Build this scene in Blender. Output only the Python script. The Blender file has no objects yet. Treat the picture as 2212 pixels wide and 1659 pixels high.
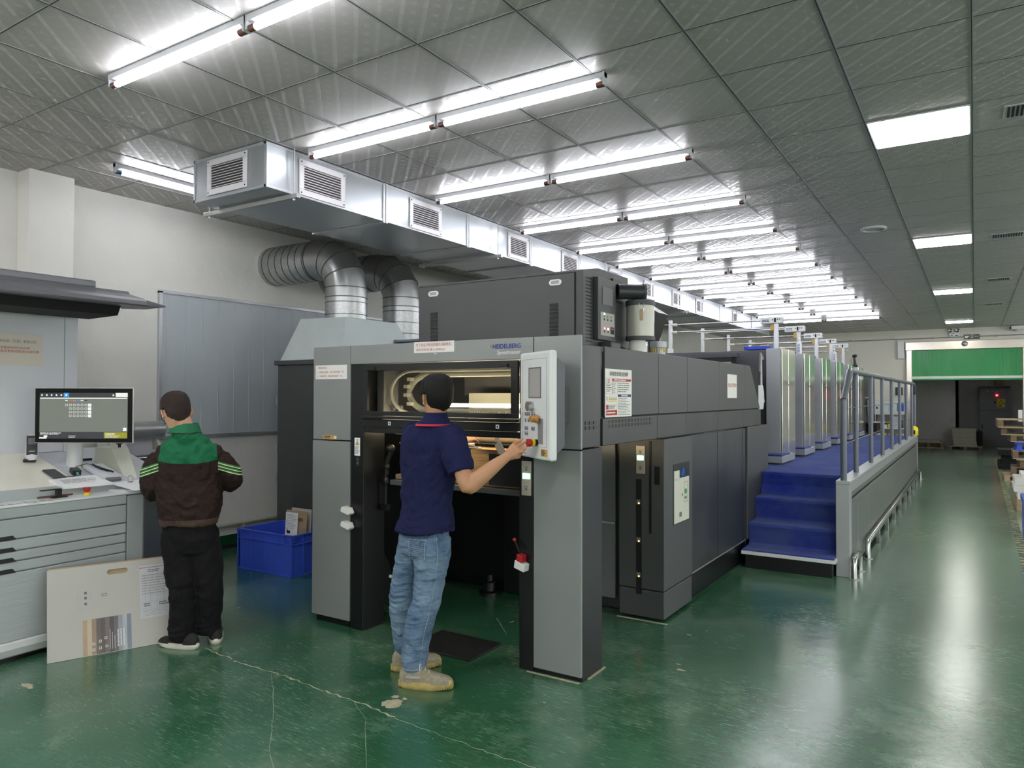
import bpy, bmesh, math, random
from math import pi, sin, cos, radians
from mathutils import Vector, Matrix
random.seed(7)
S = bpy.context.scene
COL = S.collection

# ------------------------------------------------------------------ camera
cam_d = bpy.data.cameras.new('camera')
cam_d.sensor_width = 36.0
cam_d.lens = 1567.0 / 2212.0 * 36.0
cam_d.clip_end = 120
cam = bpy.data.objects.new('camera', cam_d)
COL.objects.link(cam)
_f = Vector((-0.53743, 0.84316, 0.01562)).normalized()
_u = Vector((0.00680, -0.01421, 0.99988))
_r = _f.cross(_u).normalized()
_u = _r.cross(_f).normalized()
cam.matrix_world = Matrix(((_r.x, _u.x, -_f.x, 0), (_r.y, _u.y, -_f.y, 0), (_r.z, _u.z, -_f.z, 1.6), (0, 0, 0, 1)))
S.camera = cam

# ------------------------------------------------------------------ world, exposure
w = bpy.data.worlds.new('world')
S.world = w
w.use_nodes = True
w.node_tree.nodes['Background'].inputs[0].default_value = (0.92, 0.96, 0.94, 1)
w.node_tree.nodes['Background'].inputs[1].default_value = 2.2
S.view_settings.view_transform = 'Standard'
S.view_settings.look = 'None'
S.view_settings.gamma = 1
S.view_settings.use_curve_mapping = False
S.view_settings.exposure = 1.18
TUBE_POWER = 13.0        # emission of the ceiling tube lamps
PANEL_POWER = 13.0        # emission of the square ceiling panels

# ------------------------------------------------------------------ materials
def lin(c):
    return tuple(((x/255)/12.92 if x/255 <= 0.04045 else ((x/255+0.055)/1.055)**2.4) for x in c)

def nm(name):
    m = bpy.data.materials.new(name); m.use_nodes = True
    return m, m.node_tree, m.node_tree.nodes['Principled BSDF']

def mat(name, rgb, rough=0.5, metal=0.0, noise=0.0, nscale=6.0, bump=0.0, bscale=60.0, coat=0.0, spec=0.5, stretch=None, rvar=0.0):
    """plain procedural material: base colour with soft mottling, bump and uneven gloss"""
    m, t, b = nm(name)
    c = lin(rgb) + (1,)
    b.inputs['Base Color'].default_value = c
    b.inputs['Roughness'].default_value = rough
    b.inputs['Metallic'].default_value = metal
    b.inputs['Specular IOR Level'].default_value = spec
    b.inputs['Coat Weight'].default_value = coat
    tc = t.nodes.new('ShaderNodeTexCoord')
    src = tc.outputs['Object']
    if stretch:
        mp = t.nodes.new('ShaderNodeMapping'); mp.inputs['Scale'].default_value = stretch
        t.links.new(src, mp.inputs[0]); src = mp.outputs[0]
    if noise > 0 or rvar > 0:
        n = t.nodes.new('ShaderNodeTexNoise'); n.inputs['Scale'].default_value = nscale; n.inputs['Detail'].default_value = 6
        t.links.new(src, n.inputs['Vector'])
        if noise > 0:
            mr = t.nodes.new('ShaderNodeMapRange')
            mr.inputs['From Min'].default_value = 0.3; mr.inputs['From Max'].default_value = 0.7
            mr.inputs['To Min'].default_value = 1 - noise; mr.inputs['To Max'].default_value = 1 + noise
            t.links.new(n.outputs[0], mr.inputs[0])
            mx = t.nodes.new('ShaderNodeVectorMath'); mx.operation = 'SCALE'
            mx.inputs[0].default_value = c[:3]
            t.links.new(mr.outputs[0], mx.inputs['Scale']); t.links.new(mx.outputs[0], b.inputs['Base Color'])
        if rvar > 0:
            mr2 = t.nodes.new('ShaderNodeMapRange')
            mr2.inputs['From Min'].default_value = 0.3; mr2.inputs['From Max'].default_value = 0.7
            mr2.inputs['To Min'].default_value = max(0.02, rough - rvar); mr2.inputs['To Max'].default_value = min(1, rough + rvar)
            t.links.new(n.outputs[0], mr2.inputs[0]); t.links.new(mr2.outputs[0], b.inputs['Roughness'])
    if bump > 0:
        n2 = t.nodes.new('ShaderNodeTexNoise'); n2.inputs['Scale'].default_value = bscale; n2.inputs['Detail'].default_value = 4
        t.links.new(src, n2.inputs['Vector'])
        bp = t.nodes.new('ShaderNodeBump'); bp.inputs['Strength'].default_value = 1.0; bp.inputs['Distance'].default_value = bump
        t.links.new(n2.outputs[0], bp.inputs['Height']); t.links.new(bp.outputs[0], b.inputs['Normal'])
    return m

def emis(name, rgb, strength, base=(230, 230, 230)):
    m, t, b = nm(name)
    b.inputs['Base Color'].default_value = lin(base) + (1,)
    b.inputs['Emission Color'].default_value = lin(rgb) + (1,)
    b.inputs['Emission Strength'].default_value = strength
    return m

def glass(name, rgb=(200, 205, 205), rough=0.02, mixv=0.85):
    m, t, b = nm(name)
    b.inputs['Roughness'].default_value = rough
    b.inputs['Base Color'].default_value = lin((20, 20, 20)) + (1,)
    tr = t.nodes.new('ShaderNodeBsdfTransparent'); tr.inputs[0].default_value = lin(rgb) + (1,)
    mx = t.nodes.new('ShaderNodeMixShader'); mx.inputs[0].default_value = mixv
    out = t.nodes['Material Output']
    t.links.new(b.outputs[0], mx.inputs[1]); t.links.new(tr.outputs[0], mx.inputs[2]); t.links.new(mx.outputs[0], out.inputs[0])
    return m

M = {}
M['plaster'] = mat('plaster', (224, 222, 216), 0.85, noise=0.05, nscale=1.3, bump=0.012, bscale=5)
M['plaster_back'] = mat('plaster_back', (226, 222, 211), 0.85, noise=0.03, nscale=1.0, bump=0.002, bscale=12)
M['pipe_paint'] = mat('pipe_paint', (205, 202, 192), 0.6)
M['dark_wall'] = mat('dark_wall', (186, 184, 180), 0.8, noise=0.05)
M['green_paint'] = mat('green_paint', (10, 78, 48), 0.4, noise=0.2, nscale=8)
M['tbar'] = mat('tbar', (168, 168, 168), 0.35, metal=0.5)
M['batten'] = mat('batten', (190, 192, 196), 0.4)
M['copper_cap'] = mat('copper_cap', (120, 84, 72), 0.35, metal=0.8)
M['blue_cap'] = mat('blue_cap', (70, 110, 130), 0.35, metal=0.5)
M['press_light'] = mat('press_light', (142, 145, 144), 0.42, metal=0.25, noise=0.03, nscale=3, rvar=0.05)
M['press_dark'] = mat('press_dark', (50, 52, 54), 0.38, noise=0.03, nscale=2, bump=0.0002, bscale=400, rvar=0.05)
M['press_mid'] = mat('press_mid', (68, 70, 70), 0.45, noise=0.03, nscale=2, bump=0.0003, bscale=400)
M['press_black'] = mat('press_black', (17, 18, 20), 0.35, noise=0.03, nscale=1.5, rvar=0.03)
M['seam'] = mat('seam', (12, 12, 13), 0.7)
M['frame_black'] = mat('frame_black', (24, 25, 26), 0.3, noise=0.15, nscale=5)
M['zinc'] = mat('zinc', (182, 186, 190), 0.36, metal=0.8, noise=0.05, nscale=1.4, rvar=0.06, bump=0.0006, bscale=1.6)
M['zinc_edge'] = mat('zinc_edge', (190, 193, 197), 0.4, metal=0.7)
M['spangle'] = mat('spangle', (178, 180, 180), 0.34, metal=0.8, noise=0.14, nscale=30, rvar=0.06)
M['elbow_zinc'] = mat('elbow_zinc', (165, 166, 165), 0.35, metal=0.9, noise=0.06, nscale=3, rvar=0.08)
M['grille_white'] = mat('grille_white', (226, 222, 226), 0.45)
M['grille_dark'] = mat('grille_dark', (60, 58, 58), 0.6)
M['hood_light'] = mat('hood_light', (188, 198, 196), 0.5, noise=0.03)
M['steel'] = mat('steel', (190, 190, 188), 0.22, metal=1.0, rvar=0.06)
M['steel_dull'] = mat('steel_dull', (178, 178, 176), 0.36, metal=0.6, noise=0.06)
M['panel_grey'] = mat('panel_grey', (184, 191, 196), 0.42, metal=0.0, noise=0.02, nscale=1.5, rvar=0.04)
M['console'] = mat('console', (166, 173, 172), 0.42, noise=0.03, nscale=2, rvar=0.05)
M['console_dark'] = mat('console_dark', (98, 102, 102), 0.45, noise=0.03)
M['console_film'] = mat('console_film', (172, 179, 179), 0.22, noise=0.04, nscale=3, bump=0.0016, bscale=9, stretch=(1, 0.6, 5))
M['console_white'] = mat('console_white', (220, 222, 222), 0.35, noise=0.04, nscale=5, rvar=0.1)
M['table_top'] = mat('table_top', (238, 234, 218), 0.16, noise=0.05, nscale=2)
M['hood_grey'] = mat('hood_grey', (110, 111, 116), 0.4, metal=0.2, noise=0.04)
M['back_panel'] = mat('back_panel', (205, 208, 213), 0.6)
M['black'] = mat('black', (16, 16, 17), 0.35)
M['black_matte'] = mat('black_matte', (22, 22, 23), 0.8)
M['paper'] = mat('paper', (232, 230, 224), 0.75, noise=0.02)
M['paper_white'] = mat('paper_white', (240, 240, 242), 0.6)
M['board_grey'] = mat('board_grey', (188, 185, 178), 0.7, noise=0.03, nscale=3)
M['kraft'] = mat('kraft', (176, 152, 122), 0.8, noise=0.05, nscale=6)
M['kraft_dark'] = mat('kraft_dark', (120, 96, 66), 0.85)
M['ink'] = mat('ink', (30, 30, 32), 0.7)
M['ink_grey'] = mat('ink_grey', (110, 110, 112), 0.7)
M['ink_light'] = mat('ink_light', (165, 162, 158), 0.7)
M['red_ink'] = mat('red_ink', (178, 44, 48), 0.6)
M['red'] = mat('red', (170, 28, 36), 0.35)
M['navy_ink'] = mat('navy_ink', (46, 44, 104), 0.6)
M['logo_blue'] = mat('logo_blue', (26, 44, 128), 0.4)
M['logo_white'] = mat('logo_white', (226, 226, 224), 0.4)
M['green_dot'] = mat('green_dot', (60, 150, 70), 0.4)
M['yellow'] = mat('yellow', (226, 196, 20), 0.45)
M['orange_tag'] = mat('orange_tag', (196, 158, 84), 0.6)
M['cream'] = mat('cream', (206, 207, 192), 0.45, noise=0.02)
M['canister'] = mat('canister', (182, 182, 170), 0.35, metal=0.3, noise=0.05, nscale=4)
M['filter_cap'] = mat('filter_cap', (66, 69, 71), 0.5, bump=0.0004, bscale=300)
M['wood_knob'] = mat('wood_knob', (186, 128, 62), 0.4)
M['crate_blue'] = mat('crate_blue', (66, 96, 214), 0.4, noise=0.06, nscale=5, rvar=0.08)
M['blue_tray'] = mat('blue_tray', (36, 66, 200), 0.4)
M['tarp_blue'] = mat('tarp_blue', (40, 100, 190), 0.35, noise=0.1)
M['carpet'] = mat('carpet', (26, 48, 152), 0.95, noise=0.3, nscale=3, bump=0.004, bscale=300)
def carpet_mat():
    m, t, b = nm('ribbed_carpet'); N, L = t.nodes, t.links
    tc = N.new('ShaderNodeTexCoord'); n = N.new('ShaderNodeTexNoise'); n.inputs['Scale'].default_value = 1.6; n.inputs['Detail'].default_value = 9; n.inputs['Roughness'].default_value = 0.7
    L.new(tc.outputs['Object'], n.inputs['Vector']); r = N.new('ShaderNodeValToRGB'); e = r.color_ramp.elements
    e[0].position, e[1].position = 0.36, 0.72; e[0].color, e[1].color = lin((26, 46, 142)) + (1,), lin((74, 88, 138)) + (1,)
    L.new(n.outputs[0], r.inputs[0]); L.new(r.outputs[0], b.inputs['Base Color']); b.inputs['Roughness'].default_value = 0.95; b.inputs['Specular IOR Level'].default_value = 0.2
    b.inputs['Sheen Weight'].default_value = 0.35; b.inputs['Sheen Tint'].default_value = lin((170, 180, 200)) + (1,)
    n2 = N.new('ShaderNodeTexNoise'); n2.inputs['Scale'].default_value = 260; L.new(tc.outputs['Object'], n2.inputs['Vector'])
    bp = N.new('ShaderNodeBump'); bp.inputs['Distance'].default_value = 0.004; L.new(n2.outputs[0], bp.inputs['Height']); L.new(bp.outputs[0], b.inputs['Normal'])
    return m
M['carpet'] = carpet_mat()
M['tower_face'] = mat('tower_face', (166, 168, 172), 0.4, metal=0.3, noise=0.02)
M['tower_side'] = mat('tower_side', (216, 215, 205), 0.14, metal=0.75, noise=0.02, bump=0.0006, bscale=2.5)
M['unit_dark'] = mat('unit_dark', (84, 85, 92), 0.4, metal=0.2, noise=0.03)
M['gallery_light'] = mat('gallery_light', (172, 176, 178), 0.3, metal=0.35, noise=0.02)
M['gallery_dark'] = mat('gallery_dark', (122, 128, 124), 0.33, metal=0.5, noise=0.03)
M['rail_grey'] = mat('rail_grey', (98, 103, 112), 0.35, metal=0.3)
M['wood'] = mat('wood', (176, 156, 124), 0.75, noise=0.14, nscale=6, stretch=(1, 6, 6))
M['wood_dark'] = mat('wood_dark', (124, 104, 82), 0.8, noise=0.14, nscale=6, stretch=(6, 1, 6))
M['curtain_green'] = mat('curtain_green', (24, 140, 68), 0.3, noise=0.05, nscale=2, bump=0.03, bscale=3.5, stretch=(1, 1, 0.12))
M['brushed'] = mat('brushed', (206, 198, 186), 0.28, metal=0.75, noise=0.04)
M['switchgear'] = mat('switchgear', (118, 120, 120), 0.5)
M['rubber_mat'] = mat('rubber_mat', (24, 24, 24), 0.6, noise=0.4, nscale=14, bump=0.002, bscale=30)
M['paper_grey'] = mat('paper_grey', (170, 166, 150), 0.8, noise=0.05)
M['bottle_yellow'] = mat('bottle_yellow', (236, 220, 20), 0.3)
M['clear_plastic'] = mat('clear_plastic', (205, 210, 215), 0.15, coat=0.5)
M['cloth_grey'] = mat('cloth_grey', (200, 200, 206), 0.8)
M['lamp_tube'] = emis('lamp_tube', (246, 247, 255), TUBE_POWER)
M['lamp_panel'] = emis('lamp_panel', (255, 255, 248), PANEL_POWER)
M['led_green'] = emis('led_green', (90, 255, 190), 5.0)
M['led_red'] = emis('led_red', (255, 40, 50), 8.0)
M['led_orange'] = emis('led_orange', (255, 150, 60), 6.0)
M['led_white'] = emis('led_white', (255, 240, 225), 6.0)
M['warm_tube'] = emis('warm_tube', (255, 232, 190), 16.0)
M['glass_dark'] = glass('glass_dark', (215, 216, 218), 0.02, 0.9)
M['glass_clear'] = glass('glass_clear', (235, 240, 240), 0.02, 0.9)

def floor_material():
    m, t, b = nm('green_epoxy_floor')
    N, L = t.nodes, t.links
    tc = N.new('ShaderNodeTexCoord')
    def noise(sc, det=8, vec=None, rough=0.6, dist=0.0):
        n = N.new('ShaderNodeTexNoise'); n.inputs['Scale'].default_value = sc; n.inputs['Detail'].default_value = det
        n.inputs['Roughness'].default_value = rough; n.inputs['Distortion'].default_value = dist
        L.new(vec or tc.outputs['Object'], n.inputs['Vector']); return n.outputs[0]
    def ramp(src, p0, p1, c0, c1):
        r = N.new('ShaderNodeValToRGB'); e = r.color_ramp.elements
        e[0].position, e[1].position = p0, p1; e[0].color, e[1].color = c0, c1
        L.new(src, r.inputs[0]); return r.outputs[0]
    def mix(f, a, c):
        x = N.new('ShaderNodeMix'); x.data_type = 'RGBA'
        if isinstance(f, float): x.inputs[0].default_value = f
        else: L.new(f, x.inputs[0])
        for k, v in ((6, a), (7, c)):
            if isinstance(v, tuple): x.inputs[k].default_value = v
            else: L.new(v, x.inputs[k])
        return x.outputs[2]
    A, B = lin((14, 80, 46)) + (1,), lin((66, 112, 86)) + (1,)
    base = ramp(noise(0.9, 5, dist=0.4), 0.35, 0.68, A, B)
    worn = ramp(noise(1.7, 10, rough=0.72), 0.5, 0.72, (0, 0, 0, 1), (0.75, 0.75, 0.75, 1))
    # fine directional scuffs
    def scuff(rot, sc, p0, p1, amt):
        mp = N.new('ShaderNodeMapping'); mp.inputs['Rotation'].default_value = (0, 0, rot); mp.inputs['Scale'].default_value = (sc, sc * 9, 1)
        L.new(tc.outputs['Object'], mp.inputs[0])
        return ramp(noise(1.0, 9, mp.outputs[0], 0.7), p0, p1, (0, 0, 0, 1), (amt, amt, amt, 1))
    s1, s2, s3 = scuff(0.5, 11, 0.53, 0.72, 0.8), scuff(-0.35, 9, 0.54, 0.74, 0.7), scuff(1.4, 14, 0.56, 0.74, 0.6)
    def add(a, c):
        x = N.new('ShaderNodeMath'); x.operation = 'ADD'; x.use_clamp = True; L.new(a, x.inputs[0]); L.new(c, x.inputs[1]); return x.outputs[0]
    def mul(a, c):
        x = N.new('ShaderNodeMath'); x.operation = 'MULTIPLY'; L.new(a, x.inputs[0])
        if isinstance(c, float): x.inputs[1].default_value = c
        else: L.new(c, x.inputs[1])
        return x.outputs[0]
    sc = add(add(s1, s2), s3)
    zone = ramp(noise(0.7, 4), 0.38, 0.62, (0.15, 0.15, 0.15, 1), (1, 1, 1, 1))
    sc = mul(sc, zone)
    col = mix(mul(worn, 0.75), base, lin((134, 152, 132)) + (1,))
    col = mix(mul(sc, 0.45), col, lin((160, 176, 156)) + (1,))
    # paler strip along the aisle, stronger towards the right and far end
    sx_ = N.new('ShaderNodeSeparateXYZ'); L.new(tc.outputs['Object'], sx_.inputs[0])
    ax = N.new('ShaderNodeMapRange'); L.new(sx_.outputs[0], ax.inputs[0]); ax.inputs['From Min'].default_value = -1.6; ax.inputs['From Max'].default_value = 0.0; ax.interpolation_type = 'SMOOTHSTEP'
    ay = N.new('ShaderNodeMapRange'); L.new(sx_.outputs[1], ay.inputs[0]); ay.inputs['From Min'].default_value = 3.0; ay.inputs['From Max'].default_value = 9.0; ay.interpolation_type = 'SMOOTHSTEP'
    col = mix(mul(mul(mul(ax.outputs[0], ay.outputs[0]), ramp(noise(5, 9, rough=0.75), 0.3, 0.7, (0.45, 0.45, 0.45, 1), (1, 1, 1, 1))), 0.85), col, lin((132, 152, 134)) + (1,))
    # chips of paint
    v = N.new('ShaderNodeTexVoronoi'); v.inputs['Scale'].default_value = 2.6; v.inputs['Randomness'].default_value = 1
    wv = N.new('ShaderNodeVectorMath'); wv.operation = 'ADD'
    nz = N.new('ShaderNodeTexNoise'); nz.inputs['Scale'].default_value = 14; L.new(tc.outputs['Object'], nz.inputs['Vector'])
    sx = N.new('ShaderNodeVectorMath'); sx.operation = 'SCALE'; sx.inputs['Scale'].default_value = 0.12; L.new(nz.outputs['Color'], sx.inputs[0])
    L.new(tc.outputs['Object'], wv.inputs[0]); L.new(sx.outputs[0], wv.inputs[1]); L.new(wv.outputs[0], v.inputs['Vector'])
    chip = ramp(v.outputs['Distance'], 0.035, 0.045, (1, 1, 1, 1), (0, 0, 0, 1))
    col = mix(mul(chip, 0.8), col, lin((168, 160, 142)) + (1,))
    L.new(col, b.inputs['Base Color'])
    r = N.new('ShaderNodeMapRange'); L.new(sc, r.inputs[0]); r.inputs['To Min'].default_value = 0.2; r.inputs['To Max'].default_value = 0.45
    L.new(r.outputs[0], b.inputs['Roughness'])
    b.inputs['Specular IOR Level'].default_value = 0.8
    b.inputs['Coat Weight'].default_value = 0.45; b.inputs['Coat Roughness'].default_value = 0.2
    bp = N.new('ShaderNodeBump'); bp.inputs['Distance'].default_value = 0.006; bp.inputs['Strength'].default_value = 0.4
    L.new(noise(7, 9), bp.inputs['Height']); L.new(bp.outputs[0], b.inputs['Normal'])
    return m

def ceiling_material():
    """grey ceiling board embossed with satin diagonal strips of short bars and little florets"""
    m, t, b = nm('embossed_ceiling_board')
    N, L = t.nodes, t.links
    tc = N.new('ShaderNodeTexCoord')
    mp = N.new('ShaderNodeMapping'); mp.inputs['Rotation'].default_value = (0, 0, radians(-45))
    L.new(tc.outputs['Object'], mp.inputs[0])
    sp = N.new('ShaderNodeSeparateXYZ'); L.new(mp.outputs[0], sp.inputs[0])
    def mth(op, a, c=None, d=None):
        x = N.new('ShaderNodeMath'); x.operation = op
        for i, v in enumerate((a, c, d)):
            if v is None: continue
            if isinstance(v, (int, float)): x.inputs[i].default_value = v
            else: L.new(v, x.inputs[i])
        return x.outputs[0]
    u, vv = sp.outputs[0], sp.outputs[1]
    P = 0.107
    fu = mth('FRACT', mth('DIVIDE', u, P))
    fv = mth('FRACT', mth('DIVIDE', vv, P * 0.8))
    strip = mth('MULTIPLY', mth('LESS_THAN', fu, 0.2), mth('LESS_THAN', fv, 0.86))
    # floret between strips
    du = mth('ABSOLUTE', mth('SUBTRACT', fu, 0.6)); dv = mth('ABSOLUTE', mth('SUBTRACT', fv, 0.5))
    near = mth('LESS_THAN', mth('ADD', du, dv), 0.26)
    cross = mth('LESS_THAN', mth('ABSOLUTE', mth('SUBTRACT', du, mth('MULTIPLY', dv, 0.8))), 0.045)
    flor = mth('MULTIPLY', near, cross)
    pat = mth('ADD', strip, flor)
    mx = N.new('ShaderNodeMix'); mx.data_type = 'RGBA'
    L.new(pat, mx.inputs[0])
    mx.inputs[6].default_value = lin((172, 168, 164)) + (1,)
    mx.inputs[7].default_value = lin((196, 193, 190)) + (1,)
    L.new(mx.outputs[2], b.inputs['Base Color'])
    rr = mth('MULTIPLY_ADD', pat, -0.25, 0.5)
    L.new(rr, b.inputs['Roughness'])
    b.inputs['Metallic'].default_value = 0.0
    bp = N.new('ShaderNodeBump'); bp.inputs['Distance'].default_value = 0.003; bp.inputs['Strength'].default_value = 0.9
    L.new(pat, bp.inputs['Height'])
    n2 = N.new('ShaderNodeTexNoise'); n2.inputs['Scale'].default_value = 0.9; L.new(tc.outputs['Object'], n2.inputs['Vector'])
    bp2 = N.new('ShaderNodeBump'); bp2.inputs['Distance'].default_value = 0.02; L.new(n2.outputs[0], bp2.inputs['Height'])
    L.new(bp2.outputs[0], bp.inputs['Normal'])
    L.new(bp.outputs[0], b.inputs['Normal'])
    return m
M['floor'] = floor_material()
M['ceiling'] = ceiling_material()

# ------------------------------------------------------------------ mesh building helpers
ORG = {}
class MB:
    def __init__(self): self.v = []; self.f = []; self.m = []
    def add(self, vs, fs, m=0):
        o = len(self.v); self.v += [Vector(p) for p in vs]
        for f in fs: self.f.append([o + i for i in f]); self.m.append(m)
        return self
    def box(self, x0, x1, y0, y1, z0, z1, m=0):
        return self.add([(x0,y0,z0),(x1,y0,z0),(x1,y1,z0),(x0,y1,z0),(x0,y0,z1),(x1,y0,z1),(x1,y1,z1),(x0,y1,z1)],
                        [(0,3,2,1),(4,5,6,7),(0,1,5,4),(1,2,6,5),(2,3,7,6),(3,0,4,7)], m)
    def obox(self, c, a, b, d, m=0):
        c, a, b, d = map(Vector, (c, a, b, d))
        vs = [c + sa*a + sb*b + sd*d for sd in (-1,1) for sa, sb in ((-1,-1),(1,-1),(1,1),(-1,1))]
        return self.add(vs, [(0,3,2,1),(4,5,6,7),(0,1,5,4),(1,2,6,5),(2,3,7,6),(3,0,4,7)], m)
    def prism(self, ax, pts, a0, a1, m=0):
        def P(p, a): return {'x': (a, p[0], p[1]), 'y': (p[0], a, p[1]), 'z': (p[0], p[1], a)}[ax]
        n = len(pts)
        vs = [P(p, a0) for p in pts] + [P(p, a1) for p in pts]
        fs = [tuple(range(n))[::-1], tuple(range(n, 2*n))] + [(i, (i+1) % n, n + (i+1) % n, n + i) for i in range(n)]
        return self.add(vs, fs, m)
    def hull8(self, lo, hi, m=0):
        """lo/hi: four points each"""
        return self.add(list(lo) + list(hi), [(0,3,2,1),(4,5,6,7),(0,1,5,4),(1,2,6,5),(2,3,7,6),(3,0,4,7)], m)
    def rings(self, rs, m=0, caps=True, closed=False):
        n = len(rs[0]); o = len(self.v)
        for r in rs: self.v += [Vector(p) for p in r]
        k = len(rs)
        for i in range(k if closed else k - 1):
            j = (i + 1) % k
            for a in range(n):
                c = (a + 1) % n
                self.f.append([o+i*n+a, o+i*n+c, o+j*n+c, o+j*n+a]); self.m.append(m)
        if caps and not closed:
            self.f.append([o+a for a in range(n)][::-1]); self.m.append(m)
            self.f.append([o+(k-1)*n+a for a in range(n)]); self.m.append(m)
        return self
    def tube(self, pts, r, n=10, m=0, caps=True):
        pts = [Vector(p) for p in pts]
        rad = r if isinstance(r, (list, tuple)) else [r]*len(pts)
        rs = []; ref = None
        for i, p in enumerate(pts):
            if i == 0: d = pts[1]-pts[0]
            elif i == len(pts)-1: d = pts[-1]-pts[-2]
            else: d = (pts[i]-pts[i-1]).normalized() + (pts[i+1]-pts[i]).normalized()
            d.normalize()
            if ref is None:
                ref = Vector((0,0,1)) if abs(d.z) < 0.9 else Vector((1,0,0))
            a = d.cross(ref)
            if a.length < 1e-4: a = d.cross(Vector((0,1,0)))
            a.normalize(); b = a.cross(d).normalized(); ref = b
            rs.append([p + rad[i]*(cos(2*pi*k/n)*a + sin(2*pi*k/n)*b) for k in range(n)])
        return self.rings(rs, m, caps)
    def cyl(self, p0, p1, r, r1=None, n=24, m=0):
        return self.tube([p0, p1], [r, r if r1 is None else r1], n, m)
    def lathe(self, c, prof, n=24, m=0, ax='z'):
        rs = []
        for r, h in prof:
            r = max(r, 1e-4)
            ring = []
            for k in range(n):
                a, b = r*cos(2*pi*k/n), r*sin(2*pi*k/n)
                ring.append(Vector(c) + Vector({'z': (a, b, h), 'x': (h, a, b), 'y': (a, h, b)}[ax]))
            rs.append(ring)
        return self.rings(rs, m)
    def ellipsoid(self, c, a, b, d, m=0, nu=16, nv=10):
        c, a, b, d = map(Vector, (c, a, b, d)); rs = []
        for i in range(1, nv):
            ph = pi*i/nv
            rs.append([c + sin(ph)*(cos(2*pi*k/nu)*a + sin(2*pi*k/nu)*b) - cos(ph)*d for k in range(nu)])
        return self.rings(rs, m)
    def xform(self, mx):
        self.v = [mx @ p for p in self.v]; return self
    def build(self, name, mats, parent=None, smooth=False, bevel=0.0, label=None, local=False, recalc=True, seg=2):
        org = Vector((0,0,0)) if (local or parent is None) else ORG.get(parent.name, Vector((0,0,0)))
        me = bpy.data.meshes.new(name)
        me.from_pydata([tuple(p - org) for p in self.v], [], self.f)
        if not isinstance(mats, (list, tuple)): mats = [mats]
        for mm in mats: me.materials.append(M[mm] if isinstance(mm, str) else mm)
        for i, p in enumerate(me.polygons): p.material_index = self.m[i]; p.use_smooth = smooth
        if recalc:
            bm = bmesh.new(); bm.from_mesh(me); bmesh.ops.recalc_face_normals(bm, faces=bm.faces); bm.to_mesh(me); bm.free()
        o = bpy.data.objects.new(name, me); COL.objects.link(o)
        if smooth:
            md = o.modifiers.new('smooth_angle', 'NODES') if False else None
            try: me.set_sharp_from_angle(angle=radians(40))
            except Exception: pass
        if bevel > 0:
            bv = o.modifiers.new('bevel', 'BEVEL'); bv.width = bevel; bv.segments = seg; bv.limit_method = 'ANGLE'; bv.angle_limit = radians(40)
            bv.harden_normals = False
        if parent is not None:
            o.parent = parent; ORG[o.name] = org.copy()
        else: ORG[o.name] = Vector((0,0,0))
        if label: o['label'] = label
        return o

def thing(name, label, cat, loc=(0,0,0), group=None, local=False):
    o = bpy.data.objects.new(name, None); COL.objects.link(o)
    o.empty_display_size = 0.1
    o.location = loc
    ORG[o.name] = Vector((0,0,0)) if local else Vector(loc)
    o['label'] = label; o['category'] = cat
    if group: o['group'] = group
    return o
def tag(o, label, cat, group=None):
    o['label'] = label; o['category'] = cat
    if group: o['group'] = group
    return o
def struct(o, label=None):
    o['kind'] = 'structure'
    if label: o['label'] = label; 
    return o
def copy_tree(o, parent=None):
    c = o.copy(); COL.objects.link(c); c.parent = parent
    for ch in list(o.children): copy_tree(ch, c)
    return c
def seated(o):
    """move the origin of a one-mesh thing to its footprint centre on its base"""
    vs = [v.co for v in o.data.vertices]
    c = Vector((sum(v.x for v in vs)/len(vs), sum(v.y for v in vs)/len(vs), min(v.z for v in vs)))
    o.data.transform(Matrix.Translation(-c)); o.location = o.location + c
    return o

def text_mesh(body, width=None, height=None, italic=0.0, bold=0.0, align='LEFT', depth=0.0006, spacing=1.0, xs=None):
    cu = bpy.data.curves.new('lettering', 'FONT'); cu.body = body; cu.size = 1.0; cu.extrude = 0.0; cu.offset = bold; cu.shear = italic
    cu.align_x = align; cu.space_line = spacing; cu.resolution_u = 3
    ob = bpy.data.objects.new('lettering', cu); COL.objects.link(ob)
    dg = bpy.context.evaluated_depsgraph_get(); dg.update()
    me = bpy.data.meshes.new_from_object(ob.evaluated_get(dg))
    bpy.data.objects.remove(ob)
    co = [v.co for v in me.vertices]
    if not co: return me
    x0, x1 = min(c.x for c in co), max(c.x for c in co); y0, y1 = min(c.y for c in co), max(c.y for c in co)
    sx = (width/(x1-x0)) if width else None; sy = (height/(y1-y0)) if height else None
    if sx is None: sx = sy
    if sy is None: sy = sx
    me.transform(Matrix.Diagonal((sx, sy, 1, 1)) @ Matrix.Translation((-(x0+x1)/2, -(y0+y1)/2, 0)))
    return me
def text(body, c, right, up, m, parent, name='lettering', width=None, height=None, off=0.001, **kw):
    """flat lettering centred at c in the plane right/up, standing off the surface"""
    me = text_mesh(body, width, height, **kw)
    r, u = Vector(right).normalized(), Vector(up).normalized(); nrm = r.cross(u).normalized()
    org = ORG.get(parent.name, Vector((0,0,0)))
    p = Vector(c) + nrm*off - org
    me.transform(Matrix(((r.x, u.x, nrm.x, p.x), (r.y, u.y, nrm.y, p.y), (r.z, u.z, nrm.z, p.z), (0,0,0,1))))
    me.materials.clear(); me.materials.append(M[m] if isinstance(m, str) else m)
    for po in me.polygons: po.material_index = 0
    me.name = name
    o = bpy.data.objects.new(name, me); COL.objects.link(o); o.parent = parent; ORG[o.name] = org.copy()
    return o

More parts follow.
